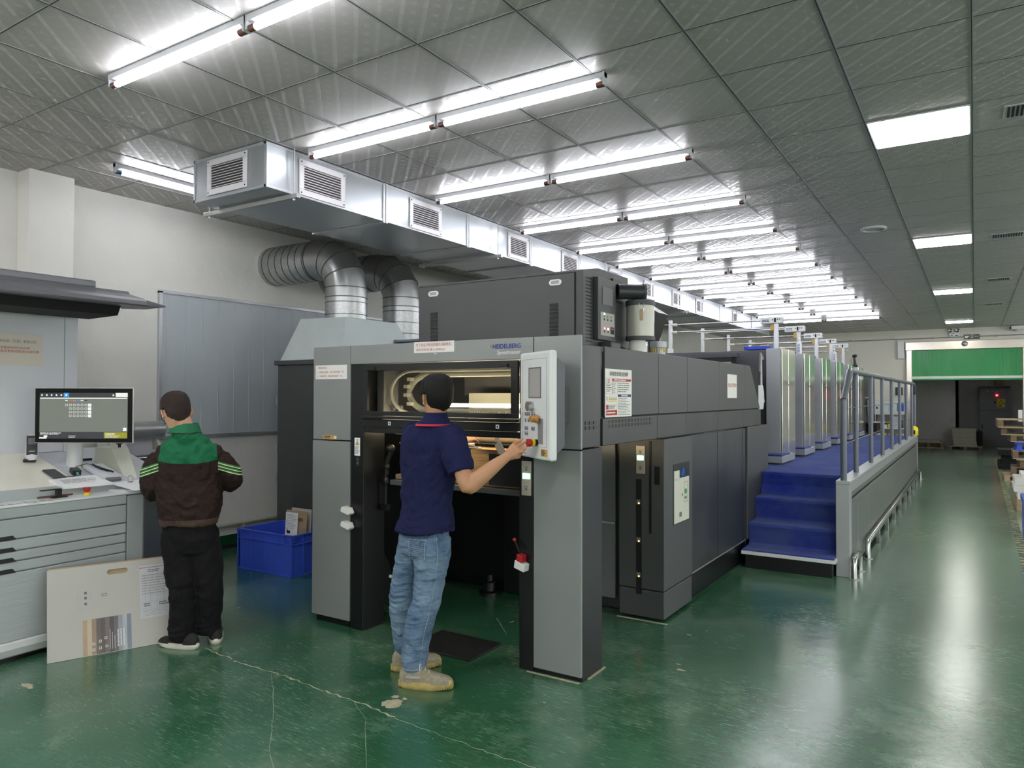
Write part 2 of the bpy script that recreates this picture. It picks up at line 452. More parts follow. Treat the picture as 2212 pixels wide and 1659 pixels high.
class Plane:
    """draws thin printed marks on a rectangle: origin = lower left corner, r,u unit vectors"""
    def __init__(self, o, r, u): self.o = Vector(o); self.r = Vector(r).normalized(); self.u = Vector(u).normalized(); self.n = self.r.cross(self.u).normalized(); self.mb = MB()
    def P(self, x, y, d=0.0): return self.o + self.r*x + self.u*y + self.n*d
    def rect(self, x0, y0, x1, y1, m=0, d=0.001, t=0.0006):
        lo = [self.P(x0,y0,d-t), self.P(x1,y0,d-t), self.P(x1,y1,d-t), self.P(x0,y1,d-t)]
        hi = [self.P(x0,y0,d), self.P(x1,y0,d), self.P(x1,y1,d), self.P(x0,y1,d)]
        self.mb.hull8(lo, hi, m); return self
    def frame(self, x0, y0, x1, y1, w, m=0, d=0.001):
        self.rect(x0, y0, x1, y0+w, m, d); self.rect(x0, y1-w, x1, y1, m, d); self.rect(x0, y0, x0+w, y1, m, d); self.rect(x1-w, y0, x1, y1, m, d); return self
    def lines(self, x0, y0, x1, y1, n, h=0.5, m=0, d=0.001, seed=1):
        rr = random.Random(seed); dy = (y1-y0)/n
        for i in range(n):
            y = y1 - (i+0.5)*dy; x = x0
            end = x0 + (x1-x0)*rr.uniform(0.6, 1.0)
            while x < end:
                wd = (x1-x0)*rr.uniform(0.08, 0.3); self.rect(x, y-dy*h/2, min(x+wd, end), y+dy*h/2, m, d); x += wd + (x1-x0)*0.03
        return self
    def tri(self, x, y, s, m=0, d=0.0015):
        pts = [(x-s/2, y), (x+s/2, y), (x, y+s*0.87)]
        self.mb.add([self.P(a,b,d) for a,b in pts], [(0,1,2)], m); return self
    def disc(self, x, y, r, m=0, d=0.0015, n=16):
        self.mb.add([self.P(x+r*cos(2*pi*k/n), y+r*sin(2*pi*k/n), d) for k in range(n)], [tuple(range(n))], m); return self

# ------------------------------------------------------------------ the room
CZ = 3.43
XL, XR, YB, YN = -6.62, 7.6, 22.9, -3.6
G0X, G0Y, GP = 0.0, 2.287, 0.608
def room():
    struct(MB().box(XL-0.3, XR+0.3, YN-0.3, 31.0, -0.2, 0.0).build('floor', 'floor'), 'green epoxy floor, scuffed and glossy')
    struct(MB().box(XL-0.3, XR+0.3, YN-0.3, YB+0.25, CZ, CZ+0.1).build('ceiling', 'ceiling'), 'grey embossed board ceiling laid in a metal grid')
    mb = MB()
    k = -12
    x = G0X - GP*12
    while x < XR:
        if x > XL: mb.box(x-0.008, x+0.008, YN, YB, CZ-0.004, CZ+0.001, 0); mb.box(x-0.002, x+0.002, YN, YB, CZ-0.0048, CZ-0.004, 1)
        x += GP
    y = G0Y - GP*9
    while y < YB:
        mb.box(XL, XR, y-0.006, y+0.006, CZ-0.003, CZ+0.001, 0)
        mb.box(XL, XR, y-0.002, y+0.002, CZ-0.0036, CZ-0.003, 1)
        y += GP
    struct(mb.build('trim_1', ['tbar', 'seam']), 'metal ceiling grid of thin bars')
    struct(MB().box(XL-0.2, XL, YN, YB, 0, CZ).build('wall_left', 'plaster'), 'rough white plaster wall behind the console and ducts')
    struct(MB().box(XL, -6.42, 2.82, 3.17, 0, CZ).box(XL, XL+0.035, 3.17, 3.21, 2.2, CZ-0.1).build('wall_pier', 'plaster', bevel=0.006), 'white plaster pier standing out of the left wall')
    # unseen right and near walls; window openings added to brighten the room
    mb = MB().box(XR, XR+0.2, YN, YB, 0, 0.9).box(XR, XR+0.2, YN, YB, 2.9, CZ)
    y = YN
    while y < YB: mb.box(XR, XR+0.2, y, y+0.5, 0.9, 2.9); y += 2.65
    struct(mb.build('wall_right', 'plaster_back'))
    mb = MB().box(XL, XR, YN-0.2, YN, 0, 0.9).box(XL, XR, YN-0.2, YN, 2.9, CZ)
    x = XL
    mb.box(XL, 1.0, YN-0.2, YN, 0.9, 2.9); x = 1.0
    while x < XR: mb.box(x, x+0.6, YN-0.2, YN, 0.9, 2.9); x += 2.72
    struct(mb.build('wall_near', 'plaster_back'))
    def portal(loc, rot, sx, sy):  # guides sky light through the added openings
        d = bpy.data.lights.new('window_daylight', 'AREA'); d.shape = 'RECTANGLE'; d.size = sx; d.size_y = sy; d.cycles.is_portal = True
        o = bpy.data.objects.new('window_daylight', d); COL.objects.link(o); o.location = loc; o.rotation_euler = rot
    portal((XR+0.1, (YN+YB)/2, 1.9), (0, radians(90), 0), 2.0, YB-YN)
    portal(((1.0+XR)/2, YN-0.1, 1.9), (radians(90), 0, 0), XR-1.0, 2.0)
    for i in range(9):
        y = YN + 0.5 + 2.65*i
        struct(MB().box(XR+0.08, XR+0.12, y, y+2.15, 0.9, 0.95).box(XR+0.08, XR+0.12, y, y+2.15, 2.85, 2.9).box(XR+0.08, XR+0.12, y+1.05, y+1.1, 0.95, 2.85).build('window_%d' % (i+1), 'batten'))  # frames of the invented windows, put in for fill daylight
    # back wall with the door opening x -1.45..1.06, z 0..2.87
    mb = MB()
    mb.box(XL, -1.45, YB, YB+0.25, 0, CZ).box(1.06, XR, YB, YB+0.25, 0, CZ).box(-1.45, 1.06, YB, YB+0.25, 2.87, CZ)
    struct(mb.build('wall_back', 'plaster_back'), 'white end wall with the roller door')
    struct(MB().box(-2.42, -2.405, YB-0.004, YB, 0, CZ-0.02).build('trim_2', 'plaster_back'), 'vertical joint in the white end wall')
    # room beyond the door
    struct(MB().box(-3.2, -0.42, 26.6, 26.8, 0, 3.2).build('wall_passage', 'dark_wall'), 'grey wall seen through the doorway')
    struct(MB().box(-0.42, 3.4, 28.6, 28.8, 0, 3.2).box(-0.5, -0.42, 26.6, 28.6, 0, 3.2).build('wall_passage_end', 'dark_wall'))
    struct(MB().box(-3.3, -3.2, YB+0.25, 26.8, 0, 3.2).box(3.4, 3.5, YB+0.25, 28.8, 0, 3.2).build('wall_passage_side', 'dark_wall'))
    struct(MB().box(-3.3, 3.5, YB+0.25, 28.8, 3.2, 3.3).build('ceiling_passage', 'dark_wall'))
    # skirting: green band and pipe along the left wall
    struct(MB().box(XL, XL+0.006, 1.0, YB, 0.0, 0.13).build('baseboard_left', 'green_paint'), 'dark green painted band at the foot of the left wall')
    mb = MB(); mb.box(XL, XL+0.05, 3.2, 9.0, 0.0, 0.035)
    struct(mb.build('trim_3', 'black_matte'), 'dark trunking on the floor along the left wall')
    mb = MB(); mb.tube([(XL+0.03, 2.9, 0.235), (XL+0.03, 9.0, 0.26)], 0.022, 10)
    for y in (4.2, 5.0, 5.8): mb.box(XL, XL+0.05, y-0.012, y+0.012, 0.2, 0.235)
    struct(mb.build('trim_4', 'pipe_paint', smooth=True), 'white painted pipe low on the left wall')
room()

def panel_sheet():
    """grey ribbed sheet on the left wall"""
    t = thing('wall_sheet', 'large pale grey ribbed sheet panel fixed on the left plaster wall', 'wall panel', (XL, 5.4, 1.2))
    y0, y1, z0, z1 = 4.06, 7.6, 1.2, 2.58
    mb = MB().box(XL, XL+0.02, y0, y1, z0, z1)
    y = y0 + 0.06
    while y < y1 - 0.1:
        mb.box(XL+0.02, XL+0.024, y, y+0.012, z0, z1); mb.box(XL+0.02, XL+0.022, y+0.02, y+0.14, z0+0.02, z1-0.02)
        y += 0.19
    mb.build('ribbed_sheet', 'panel_grey', t, bevel=0.002)
    MB().box(XL, XL+0.035, y0-0.02, y0+0.015, z0-0.02, z1+0.02).box(XL, XL+0.035, y0-0.02, y1, z1, z1+0.03).box(XL, XL+0.035, y0-0.02, y1, z0-0.035, z0).build('edge_trim', 'zinc_edge', t, bevel=0.002)
panel_sheet()

# ------------------------------------------------------------------ lamps
def make_tube_lamp():
    t = thing('tube_lamp', 'x', 'ceiling lamp', local=True)
    MB().box(0.0, 1.2, -0.02, 0.02, -0.004, 0.03).box(0, 0.012, -0.022, 0.022, -0.045, 0.03).box(1.188, 1.2, -0.022, 0.022, -0.045, 0.03).build('batten', 'batten', t, local=True, bevel=0.003)
    MB().cyl((0.055, 0, -0.034), (1.145, 0, -0.034), 0.0165, n=14).build('tube', 'lamp_tube', t, local=True, smooth=True)
    for a, b in ((0.012, 0.055), (1.145, 1.188)):
        MB().cyl((a, 0, -0.034), (b, 0, -0.034), 0.0175, n=14).build('end_cap', 'copper_cap', t, local=True, smooth=True)
    return t
ORD = ['first', 'second', 'third', 'fourth', 'fifth', 'sixth', 'seventh', 'eighth', 'ninth', 'tenth', 'eleventh', 'twelfth', 'thirteenth']
def lamps():
    k = (CZ - 0.058 - 1.6)/1.8
    rows = [1.5 + 0.784, 3.78, 5.31, 6.80, 8.13, 9.32, 10.56, 11.84, 13.11, 14.45, 15.8, 17.05, 18.5]
    x0 = -1.775*k
    first = make_tube_lamp(); used = False
    for i, y in enumerate(rows):
        for side, xa in (('left', x0-2.44*k-0.01), ('right', x0-1.2)):
            o = copy_tree(first) if used else first
            used = True
            o.location = (xa, y*k, CZ - 0.03)
            if side == 'left': where = 'end nearer the air duct' if i else 'left half'
            else: where = 'end nearer the aisle' if i else 'right half, cut by the photo edge'
            o['label'] = 'white tube lamp, %s row from the camera, %s' % (ORD[i], where)
            o['group'] = 'tube lamps in rows over the press'
    o = copy_tree(first); o.rotation_euler = (0, 0, radians(90)); o.location = (-5.72, 3.12, CZ-0.03)
    o['label'] = 'lone ceiling tube lamp with blue end cap left of the air duct'
    for ch in o.children:
        if ch.name.startswith('end_cap'): ch.data = ch.data.copy(); ch.data.materials[0] = M['blue_cap']
    for xa in (-5.72, -4.95):  # two unseen tube lamps added to brighten the left wall and console
        o = copy_tree(first); o.rotation_euler = (0, 0, radians(90)); o.location = (xa, -0.6, CZ-0.03); o['label'] = 'ceiling tube lamp over the console, left of the view'; o['group'] = 'tube lamps outside the view'
    # unseen tube rows added behind the camera to brighten the near room
    for i, y in enumerate((0.75, -0.9)):
        for xa in (-6.5, -5.3, x0-2.44*k-0.01, x0-1.2):
            o = copy_tree(first); o.location = (xa, y, CZ-0.03)
            o['label'] = 'ceiling tube lamp in a row behind the camera'; o['group'] = 'tube lamps behind the camera'
    # tube lamps added out of view to the right as fill light
    for i in range(10):
        for xa in (2.7, 3.92, 5.4):
            o = copy_tree(first); o.location = (xa, -2.4+2.4*i, CZ-0.03)
            o['label'] = 'ceiling tube lamp outside the right edge of the view'; o['group'] = 'tube lamps outside the view'
    for xa in (-5.6, -4.0, -2.4, -0.8):  # one more unseen tube row added behind the camera for fill
        for y in (-2.2,):
            o = copy_tree(first); o.location = (xa, y, CZ-0.03); o['label'] = 'ceiling tube lamp in a row behind the camera'; o['group'] = 'tube lamps behind the camera'
    o = copy_tree(first); o.location = (1.6, 25.2, 3.16); o['label'] = 'ceiling tube lamp in the room beyond the doorway'; o['group'] = 'tube lamps outside the view'  # unseen lamp added to brighten the passage
    # square panels
    def panel(x, y):
        t = thing('panel_lamp', 'x', 'ceiling lamp', (0,0,0), local=True)
        MB().box(-0.295, 0.295, -0.295, 0.295, -0.012, 0.004).build('lamp_frame', 'batten', t, local=True)
        MB().box(-0.282, 0.282, -0.282, 0.282, -0.016, -0.012).build('diffuser', 'lamp_panel', t, local=True)
        return t
    p = panel(0, 0); n = 0
    for i, y in enumerate((5.66, 9.92, 14.8, 20.6)):
        q = copy_tree(p) if n else p; n = 1
        q.location = (G0X-GP/2, G0Y+GP*round((y-G0Y)/GP-0.5)+GP/2, CZ)
        q['label'] = ['large square lit ceiling panel over the aisle, nearest of four', 'second nearest square lit ceiling panel over the aisle', 'third square lit ceiling panel over the aisle, small in the distance', 'farthest square lit ceiling panel over the aisle, just before the end wall'][i]
        q['group'] = 'square lit panels over the aisle'
    for y in (0.8, 5.66, 9.92, 14.8, 20.6):
        for x in ():
            q = copy_tree(p); q.location = (x, G0Y+GP*round((y-G0Y)/GP-0.5)+GP/2, CZ)
            q['label'] = 'square ceiling panel lamp outside the right edge of the view'; q['group'] = 'square lit panels outside the view'
    q = copy_tree(p); q.location = (G0X-GP/2, G0Y+GP*round((0.8-G0Y)/GP-0.5)+GP/2, CZ); q['label'] = 'square ceiling panel lamp behind the camera'; q['group'] = 'square lit panels outside the view'  # unseen fill panel added behind the camera
    for x in (-5.8, -3.5):  # two more unseen panels added as fill for the left side
        q = copy_tree(p); q.location = (x, -0.6, CZ); q['label'] = 'square ceiling panel lamp behind the camera'; q['group'] = 'square lit panels outside the view'
    # slotted vents
    for i, (px, y) in enumerate(((0.33, 5.62), (0.33, 9.92), (0.335, 13.6), (0.336, 17.2))):
        t = thing('ceiling_vent', 'slotted grey ceiling vent right of the %s lit panel' % ('nearest', 'second', 'third', 'farthest')[i], 'ceiling vent', (px, y, CZ), 'slotted vents in the ceiling')
        MB().box(px-0.16, px+0.16, y-0.12, y+0.12, CZ-0.006, CZ+0.002).build('vent_frame', 'batten', t, bevel=0.002)
        mb = MB()
        for k2 in range(12): mb.box(px-0.14+k2*0.024, px-0.14+k2*0.024+0.014, y-0.1, y+0.1, CZ-0.009, CZ-0.006)
        mb.build('slots', 'seam', t)
    t = thing('speaker_ring', 'round white ring fitting on the ceiling between the tube lamps and the lit panels', 'ceiling fitting', (-0.916, 8.764, CZ))
    MB().lathe((-0.916, 8.764, CZ), [(0.13, 0.0), (0.13, -0.02), (0.105, -0.024), (0.105, 0.0)], 32).build('ring', 'batten', t, smooth=True)
    MB().lathe((-0.916, 8.764, CZ), [(0.1, 0.0), (0.1, -0.008), (0.0, -0.01)], 32).build('cover_plate', 'ceiling', t, smooth=True)
lamps()
# ------------------------------------------------------------------ rectangular air duct
def grille(parent, c, r, u, w, h, n=9):
    c, r, u = Vector(c), Vector(r), Vector(u); nn = r.cross(u)
    mb = MB(); b = 0.045
    for s in (-1, 1):
        mb.obox(c + u*s*(h/2-b/2) + nn*0.006, r*w/2, u*b/2, nn*0.006)
        mb.obox(c + r*s*(w/2-b/2) + nn*0.006, r*b/2, u*(h/2-b), nn*0.006)
    g = mb.build('grille_frame', 'grille_white', parent, bevel=0.003)
    MB().obox(c + nn*0.001, r*(w/2-b), u*(h/2-b), nn*0.002).build('grille_back', 'grille_dark', g)
    mb = MB()
    for k in range(n):
        z = -h/2 + b + (k+0.5)*(h-2*b)/n
        mb.obox(c + u*z + nn*0.007, r*(w/2-b), (u*0.45-nn*0.55).normalized()*0.0075, nn.cross(r)*0.001 + nn*0.0006)
    mb.build('louvre_blades', 'grille_white', g)
    mb = MB()
    for sx in (-1, 1):
        for sy in (-1, 1): mb.cyl(c + r*sx*(w/2-0.018) + u*sy*(h/2-0.018) + nn*0.011, c + r*sx*(w/2-0.018) + u*sy*(h/2-0.018) + nn*0.014, 0.006, n=8)
    mb.build('screws', 'black', g)

def air_duct():
    x0, x1, y0, y1, z0, z1 = -5.13, -4.275, 3.42, 18.6, 3.093, 3.425
    t = thing('air_duct', 'long square galvanised air duct under the ceiling with white louvred grilles', 'air duct', ((x0+x1)/2, (y0+y1)/2, z0))
    mb = MB(); seams = [y0, 4.66, 5.88, 7.1, 8.32, 9.54, 10.76, 11.98, 13.2, 14.42, 15.64, 16.86, y1]
    for a, b in zip(seams[:-1], seams[1:]): mb.box(x0, x1, a, b, z0, z1)
    mb.build('duct_body', 'zinc', t)
    mb = MB()
    for y in seams[1:-1]:
        for s in (-0.028, 0.004):
            mb.box(x1, x1+0.012, y+s, y+s+0.024, z0-0.012, z1); mb.box(x0-0.012, x1, y+s, y+s+0.024, z0-0.012, z0)
    e = 0.022
    for z in (z0, z1-e): mb.box(x1-0.001, x1+0.004, y0, y1, z, z+e); 
    mb.box(x0, x1, y0-0.004, y0, z1-e, z1).box(x0, x1, y0-0.004, y0, z0, z0+e).box(x0, x0+e, y0-0.004, y0, z0, z1).box(x1-e, x1+0.004, y0-0.004, y0, z0, z1)
    mb.box(x1-0.001, x1+0.005, y0, y0+e, z0, z1)
    mb.build('flange_strips', 'zinc_edge', t, bevel=0.002)
    grille(t, ((x0+x1)/2-0.01, y0-0.002, 3.257), (1,0,0), (0,0,1), 0.47, 0.27)
    for a, b in ((3.715, 4.185), (4.98, 5.44), (6.61, 7.04), (7.83, 8.27), (9.2, 9.62), (10.46, 10.88), (11.7, 12.12), (12.92, 13.34), (15.3, 15.7)):
        grille(t, (x1+0.002, (a+b)/2, 3.243), (0,1,0), (0,0,1), b-a, 0.27, 9 if a < 9 else 8)
    for i, y in enumerate((4.0-0.37, 6.35, 9.0, 12.3)):
        MB().box(x0-0.16, x1+0.1, y-0.018, y+0.018, z0-0.045, z0-0.012).build('hanger_bar', 'steel_dull', t, bevel=0.002)
        for x in (x0-0.1, x1+0.05):
            mb = MB().cyl((x, y, z0-0.06), (x, y, CZ-0.003), 0.0055, n=8); mb.cyl((x, y, z0-0.056), (x, y, z0-0.046), 0.011, n=6)
            mb.build('hanger_rod', 'steel_dull', t)
air_duct()

# ------------------------------------------------------------------ round exhaust ducts
M['duct_seam'] = mat('duct_seam', (88, 89, 90), 0.45, metal=0.6)
def exhaust_duct(y, x, zb, label, sc=1.0):
    R = 0.212
    t = thing('exhaust_duct', label, 'exhaust duct', (x, y, zb), 'round spiral exhaust ducts')
    zc = 3.03 if y < 6 else 3.02
    rb = 0.33
    mb = MB(); seams = MB()
    # horizontal spiral part
    xs = XL + 0.003
    mb.tube([(xs, y, zc), (x-rb-0.08, y, zc)], R, 40)
    k = xs + 0.06
    while k < x-rb-0.1:
        seams.tube([(k, y, zc), (k+0.007, y, zc-0)], R+0.003, 40); k += 0.105
    mb.build('wall_run', 'spangle', t, smooth=True); seams.build('wall_run_seams', 'duct_seam', t)
    # segmented elbow
    pts = []
    mb = MB(); seams = MB()
    N = 4; cx, cz = x-rb, zc-rb
    cuts = []
    for i in range(N+1):
        a = radians(90) - radians(90)*i/N
        c = Vector((cx + rb*cos(a), y, cz + rb*sin(a))); ra = Vector((cos(a), 0, sin(a)))
        ring = [c + ra*(R*cos(2*pi*j/40)) + Vector((0,1,0))*(R*sin(2*pi*j/40)) for j in range(40)]
        cuts.append(ring)
    first = [p + Vector((-0.09, 0, 0)) for p in cuts[0]]; last = [p + Vector((0, 0, -0.1)) for p in cuts[-1]]
    mb.rings([first] + cuts + [last]); o_ = mb.build('elbow', 'elbow_zinc', t, smooth=True); o_.data.set_sharp_from_angle(angle=radians(14))
    mb = MB()
    for ring in [first] + cuts[1:-1] + [cuts[-1], last]:
        c = sum(ring, Vector())/len(ring)
        big = [c + (p-c)*1.016 for p in ring]; nrm = (ring[0]-c).cross(ring[10]-c).normalized()*0.005
        mb.rings([[p-nrm for p in big], [p+nrm for p in big]])
    mb.build('elbow_seams', 'duct_seam', t, smooth=False)
    mb = MB(); seams = MB(); top = cz-0.1
    mb.tube([(x, y, top), (x, y, zb)], R, 40)
    z = top - 0.05
    while z > zb+0.02:
        seams.tube([(x, y, z), (x, y, z-0.007)], R+0.003, 40); z -= 0.125
    mb.build('riser', 'spangle', t, smooth=True); seams.build('riser_seams', 'duct_seam', t)
    MB().lathe((XL, y, zc), [(R+0.0, 0.004), (R+0.045, 0.003), (R+0.04, 0.0), (R, 0.0)], 40, ax='x').build('wall_collar', 'plaster', t)
    return t
exhaust_duct(5.40, -5.48, 2.37, 'nearer round galvanised exhaust duct bending from the wall down to the pale hood')
exhaust_duct(6.26, -5.48, 1.9, 'farther round galvanised exhaust duct partly hidden behind the nearer one')

def exhaust_cabinet():
    x0, x1, y0, y1 = -5.95, -4.75, 4.92, 6.4
    t = thing('exhaust_cabinet', 'tall dark grey machine cabinet between the wall and the press, under the pale sloping hood', 'cabinet', ((x0+x1)/2, (y0+y1)/2, 0))
    MB().box(x0, x1, y0, y1, 0.0, 1.9).build('cabinet_body', 'press_mid', t, bevel=0.004)
    MB().box(x0-0.03, x1+0.02, y0-0.025, y1, 1.9, 1.945).build('cabinet_lid', 'press_mid', t, bevel=0.004)
    for z in (0.72, 1.02, 1.5): MB().box(x0-0.02, x0+0.001, y0-0.006, y0+0.03, z, z+0.09).build('hinge', 'steel_dull', t, bevel=0.002)
    h = thing('extraction_hood', 'pale grey-green sloping extraction hood on top of the dark cabinet, under the round duct', 'hood', ((x0+x1)/2, 5.5, 1.945))
    a = [(-5.93, 4.93, 1.945), (-5.05, 4.93, 1.945), (-5.05, 6.05, 1.945), (-5.93, 6.05, 1.945)]
    b = [(-5.79, 5.07, 2.375), (-5.14, 5.07, 2.36), (-5.14, 5.8, 2.36), (-5.79, 5.8, 2.375)]
    MB().hull8(a, b).build('hood_shell', 'hood_light', h, bevel=0.004)
exhaust_cabinet()

# ------------------------------------------------------------------ delivery end of the printing press
PX0, PX1, PY = -4.0, -1.85, 3.62
def press_delivery():
    t = thing('press_delivery', 'grey and black front end of the printing press with lit window', 'printing press', (-2.93, 5.6, 0))
    X0, X1, Y = PX0, PX1, PY
    # left post
    MB().box(X0, -3.632, Y, Y+0.30, 0.045, 1.278).build('left_post_panel', 'press_light', t, bevel=0.004)
    MB().box(X0+0.005, -3.632, Y, Y+0.30, 1.286, 1.94).build('left_post_cover', 'press_light', t, bevel=0.004)
    MB().box(X0+0.03, -3.65, Y+0.02, Y+0.28, 0.0, 0.045).build('post_foot', 'black', t)
    # left inner column
    MB().box(-3.628, -3.51, Y+0.008, 3.84, 0.0, 1.81).build('inner_column', 'press_black', t, bevel=0.004)
    # bumper bracket
    MB().prism('x', [(3.84,0.12),(3.92,0.2),(3.94,0.3),(3.90,0.42),(3.84,0.5)], -3.55, -3.52).build('floor_bracket', 'black', t, bevel=0.003)
    MB().cyl((-3.52, 3.91, 0.31), (-3.512, 3.91, 0.31), 0.012).build('bracket_bolt', 'logo_white', t)
    # right post
    MB().box(-2.158, X1, Y, Y+0.02, 0.03, 1.29).build('right_post_panel', 'press_light', t, bevel=0.004)
    MB().box(-2.158, X1, Y, Y+0.02, 1.297, 1.94).build('right_post_cover', 'press_light', t, bevel=0.004)
    MB().box(-2.262, -2.166, Y+0.012, 3.89, 0.0, 1.81).build('inner_column', 'press_black', t, bevel=0.004)
    MB().box(-2.16, X1-0.002, Y+0.022, 3.895, 0.0, 1.295).build('right_post_side', 'press_black', t, bevel=0.003)
    MB().box(-2.16, X1-0.002, Y+0.022, 3.87, 1.303, 1.888).build('right_post_upper_side', 'press_dark', t, bevel=0.003)
    MB().box(-2.12, X1-0.03, Y+0.035, 3.85, -0.0, 0.03).build('post_foot', 'black', t)
    # header
    MB().box(-3.628, -2.163, Y, Y+0.25, 1.812, 1.94).build('header_panel', 'press_light', t, bevel=0.004)
    # roof over the delivery
    MB().box(X0+0.01, X1-0.01, Y+0.28, 7.1, 1.86, 1.889).build('roof_plate', 'press_mid', t)
    # body interior walls (pile bay)
    MB().box(X0+0.02, X0+0.06, 3.92, 7.6, 0.03, 1.86).build('far_side_wall', 'press_black', t)
    MB().box(X0+0.06, -2.2, 4.98, 5.04, 0.03, 1.32).build('bay_back_wall', 'press_black', t)
    MB().box(-3.95, -3.88, 4.90, 4.98, 0.0, 1.32).build('bay_guide_rail', 'black', t, bevel=0.004)
    MB().box(-3.2, -3.05, 4.9, 4.98, 0.03, 1.3).build('bay_guide_rail', 'black', t, bevel=0.004)
    mb = MB()
    mb.box(-3.04, -2.25, 4.955, 4.978, 0.66, 1.3).box(-3.04, -2.25, 4.955, 4.978, 0.1, 0.65)
    mb.build('bay_back_panels', mat('bay_grey', (104, 107, 108), 0.45), t, bevel=0.003)
    MB().box(-3.04, -2.25, 4.95, 4.956, 0.65, 0.66).build('panel_edge_strip', 'steel_dull', t)
    MB().lathe((-3.3, 4.85, 0.0), [(0.085, 0.0), (0.085, 0.025), (0.05, 0.035), (0.05, 0.1), (0.03, 0.11), (0.03, 0.16)], 20).build('machine_foot', 'black', t, smooth=True)
    # lower body behind the column
    MB().box(-2.19, X1-0.012, 5.47, 7.10, 0.225, 1.293).build('side_lower_panel', 'press_dark', t, bevel=0.003)
    MB().box(-2.19, X1-0.03, 5.47, 7.10, 0.03, 0.215).build('side_kick_panel', 'press_black', t, bevel=0.003)
    MB().box(X0+0.06, X1-0.05, 5.05, 7.1, 0.0, 1.3).build('lower_body', 'press_black', t)
    mb = MB()
    for y in (6.205, 7.005): mb.box(X1-0.0125, X1-0.0105, y-0.003, y+0.003, 0.225, 1.293)
    mb.build('side_seams', 'seam', t)
    MB().box(X1-0.03, X1-0.008, 5.5, 7.1, 0.215, 0.225).build('kick_edge', 'steel_dull', t)
    # far end block
    MB().box(-2.3, X1+0.004, 7.13, 7.95, 0.22, 1.30).build('end_block', 'press_mid', t, bevel=0.006)
    MB().box(-2.3, X1-0.02, 7.13, 7.93, 0.03, 0.21).build('end_block_foot', 'press_black', t, bevel=0.004)
    # door column
    c = MB().box(-2.19, X1+0.004, 4.89, 5.495, 0.22, 1.292).build('service_column', 'press_mid', t, bevel=0.005)
    MB().box(-2.19, X1+0.0, 4.895, 5.49, 0.02, 0.212).build('service_column_foot', 'press_mid', t, bevel=0.005)
    # slots on the -Y face of the column
    MB().box(-2.055, -2.035+0.02, 4.886, 4.891, 0.18, 1.0).build('sensor_slot', 'black', t)
    for z, led in ((0.82, 1), (0.55, 1), (0.3, 1)):
        s = MB().box(-2.05, -2.022, 4.881, 4.887, z, z+0.035).build('sensor', 'ink_grey', t)
        MB().box(-2.036, -2.028, 4.879, 4.882, z+0.005, z+0.013).build('sensor_led', 'led_orange', s)
    MB().box(-1.955, -1.94, 4.885, 4.891, 0.62, 1.28).build('door_gap', 'black', t)
    MB().box(-1.915, -1.875, 4.884, 4.891, 0.97, 1.1).build('grip_recess', 'black', t, bevel=0.002)
    green_switch(t, (-2.02, 4.888, 1.14), (1,0,0))
    # recess and white box on the side face
    MB().box(X1+0.0035, X1+0.0065, 5.07, 5.42, 0.66, 1.10).build('pocket_recess', 'black', t)
    bx = MB().box(X1-0.02, X1+0.012, 5.08, 5.40, 0.665, 0.99).box(X1-0.02, X1+0.012, 5.08, 5.19, 0.98, 1.05).build('dosing_unit', 'cream', t, bevel=0.004)
    pl = Plane((X1+0.012, 5.08, 0.665), (0,1,0), (0,0,1))
    pl.frame(0.2, 0.14, 0.28, 0.29, 0.003, 0).rect(0.215, 0.2, 0.265, 0.235, 1).rect(0.215, 0.16, 0.235, 0.18, 0).rect(0.245, 0.16, 0.265, 0.18, 0).disc(0.16, 0.2, 0.012, 0).rect(0.1, 0.04, 0.15, 0.075, 0)
    pl.mb.build('unit_display', ['ink_grey', 'green_dot'], bx)
    MB().tube([(X1, 5.24, 1.0), (X1+0.005, 5.27, 1.05), (X1, 5.3, 1.0)], 0.016, 8).build('blue_hose', 'tarp_blue', t, smooth=True)
    # upper side panels
    seams = [3.925, 4.795, 5.399, 6.21, 7.03]
    MB().box(X1-0.03, X1-0.012, 3.87, 3.925, 1.303, 1.888).build('side_shadow_gap', 'black', t)
    for a, b in zip(seams[:-1], seams[1:]):
        MB().box(X1-0.035, X1, a+0.004, b-0.003, 1.474, 1.893).build('upper_side_panel', 'press_mid', t, bevel=0.003)
    MB().prism('x', [(7.033,1.474),(7.62,1.474),(7.24,1.893),(7.033,1.893)], X1-0.035, X1).build('upper_side_panel', 'press_mid', t, bevel=0.003)
    seams = [3.90, 4.775, 5.37, 6.18, 7.0, 7.66]
    for a, b in zip(seams[:-1], seams[1:]):
        MB().box(X1-0.035, X1-0.001, a+0.003, b-0.003, 1.303, 1.465).build('lower_side_panel', 'press_dark', t, bevel=0.003)
    MB().box(X1-0.03, X1-0.015, 3.9, 7.62, 1.3, 1.88).build('side_backing', 'seam', t)
    MB().box(-3.9, X1-0.04, 7.05, 7.6, 0.0, 1.3).build('core_block', 'press_black', t)
    # vents
    mb = MB()
    for r in range(2):
        for k in range(14 if True else 0): mb.box(X1-0.001, X1+0.001, 3.985+k*0.05, 3.985+k*0.05+0.04, 1.405+r*0.028, 1.425+r*0.028)
    mb.build('vent_slots', 'black', t)
    mb = MB()
    for r in range(2):
        for k in range(3): mb.box(X1-0.003, X1+0.001, 3.672+k*0.052, 3.672+k*0.052+0.042, 1.405+r*0.028, 1.425+r*0.028)
    mb.build('vent_slots', 'black', t)
    # upper interior: lit delivery with ring, tubes, chain rails
    MB().box(-3.5, -2.05, 5.4, 5.44, 1.3, 1.86).build('inner_back', 'ink_light', t)
    MB().box(-3.94, -3.9, 3.9, 5.4, 1.3, 1.86).build('inner_side', 'press_light', t)
    mb = MB()
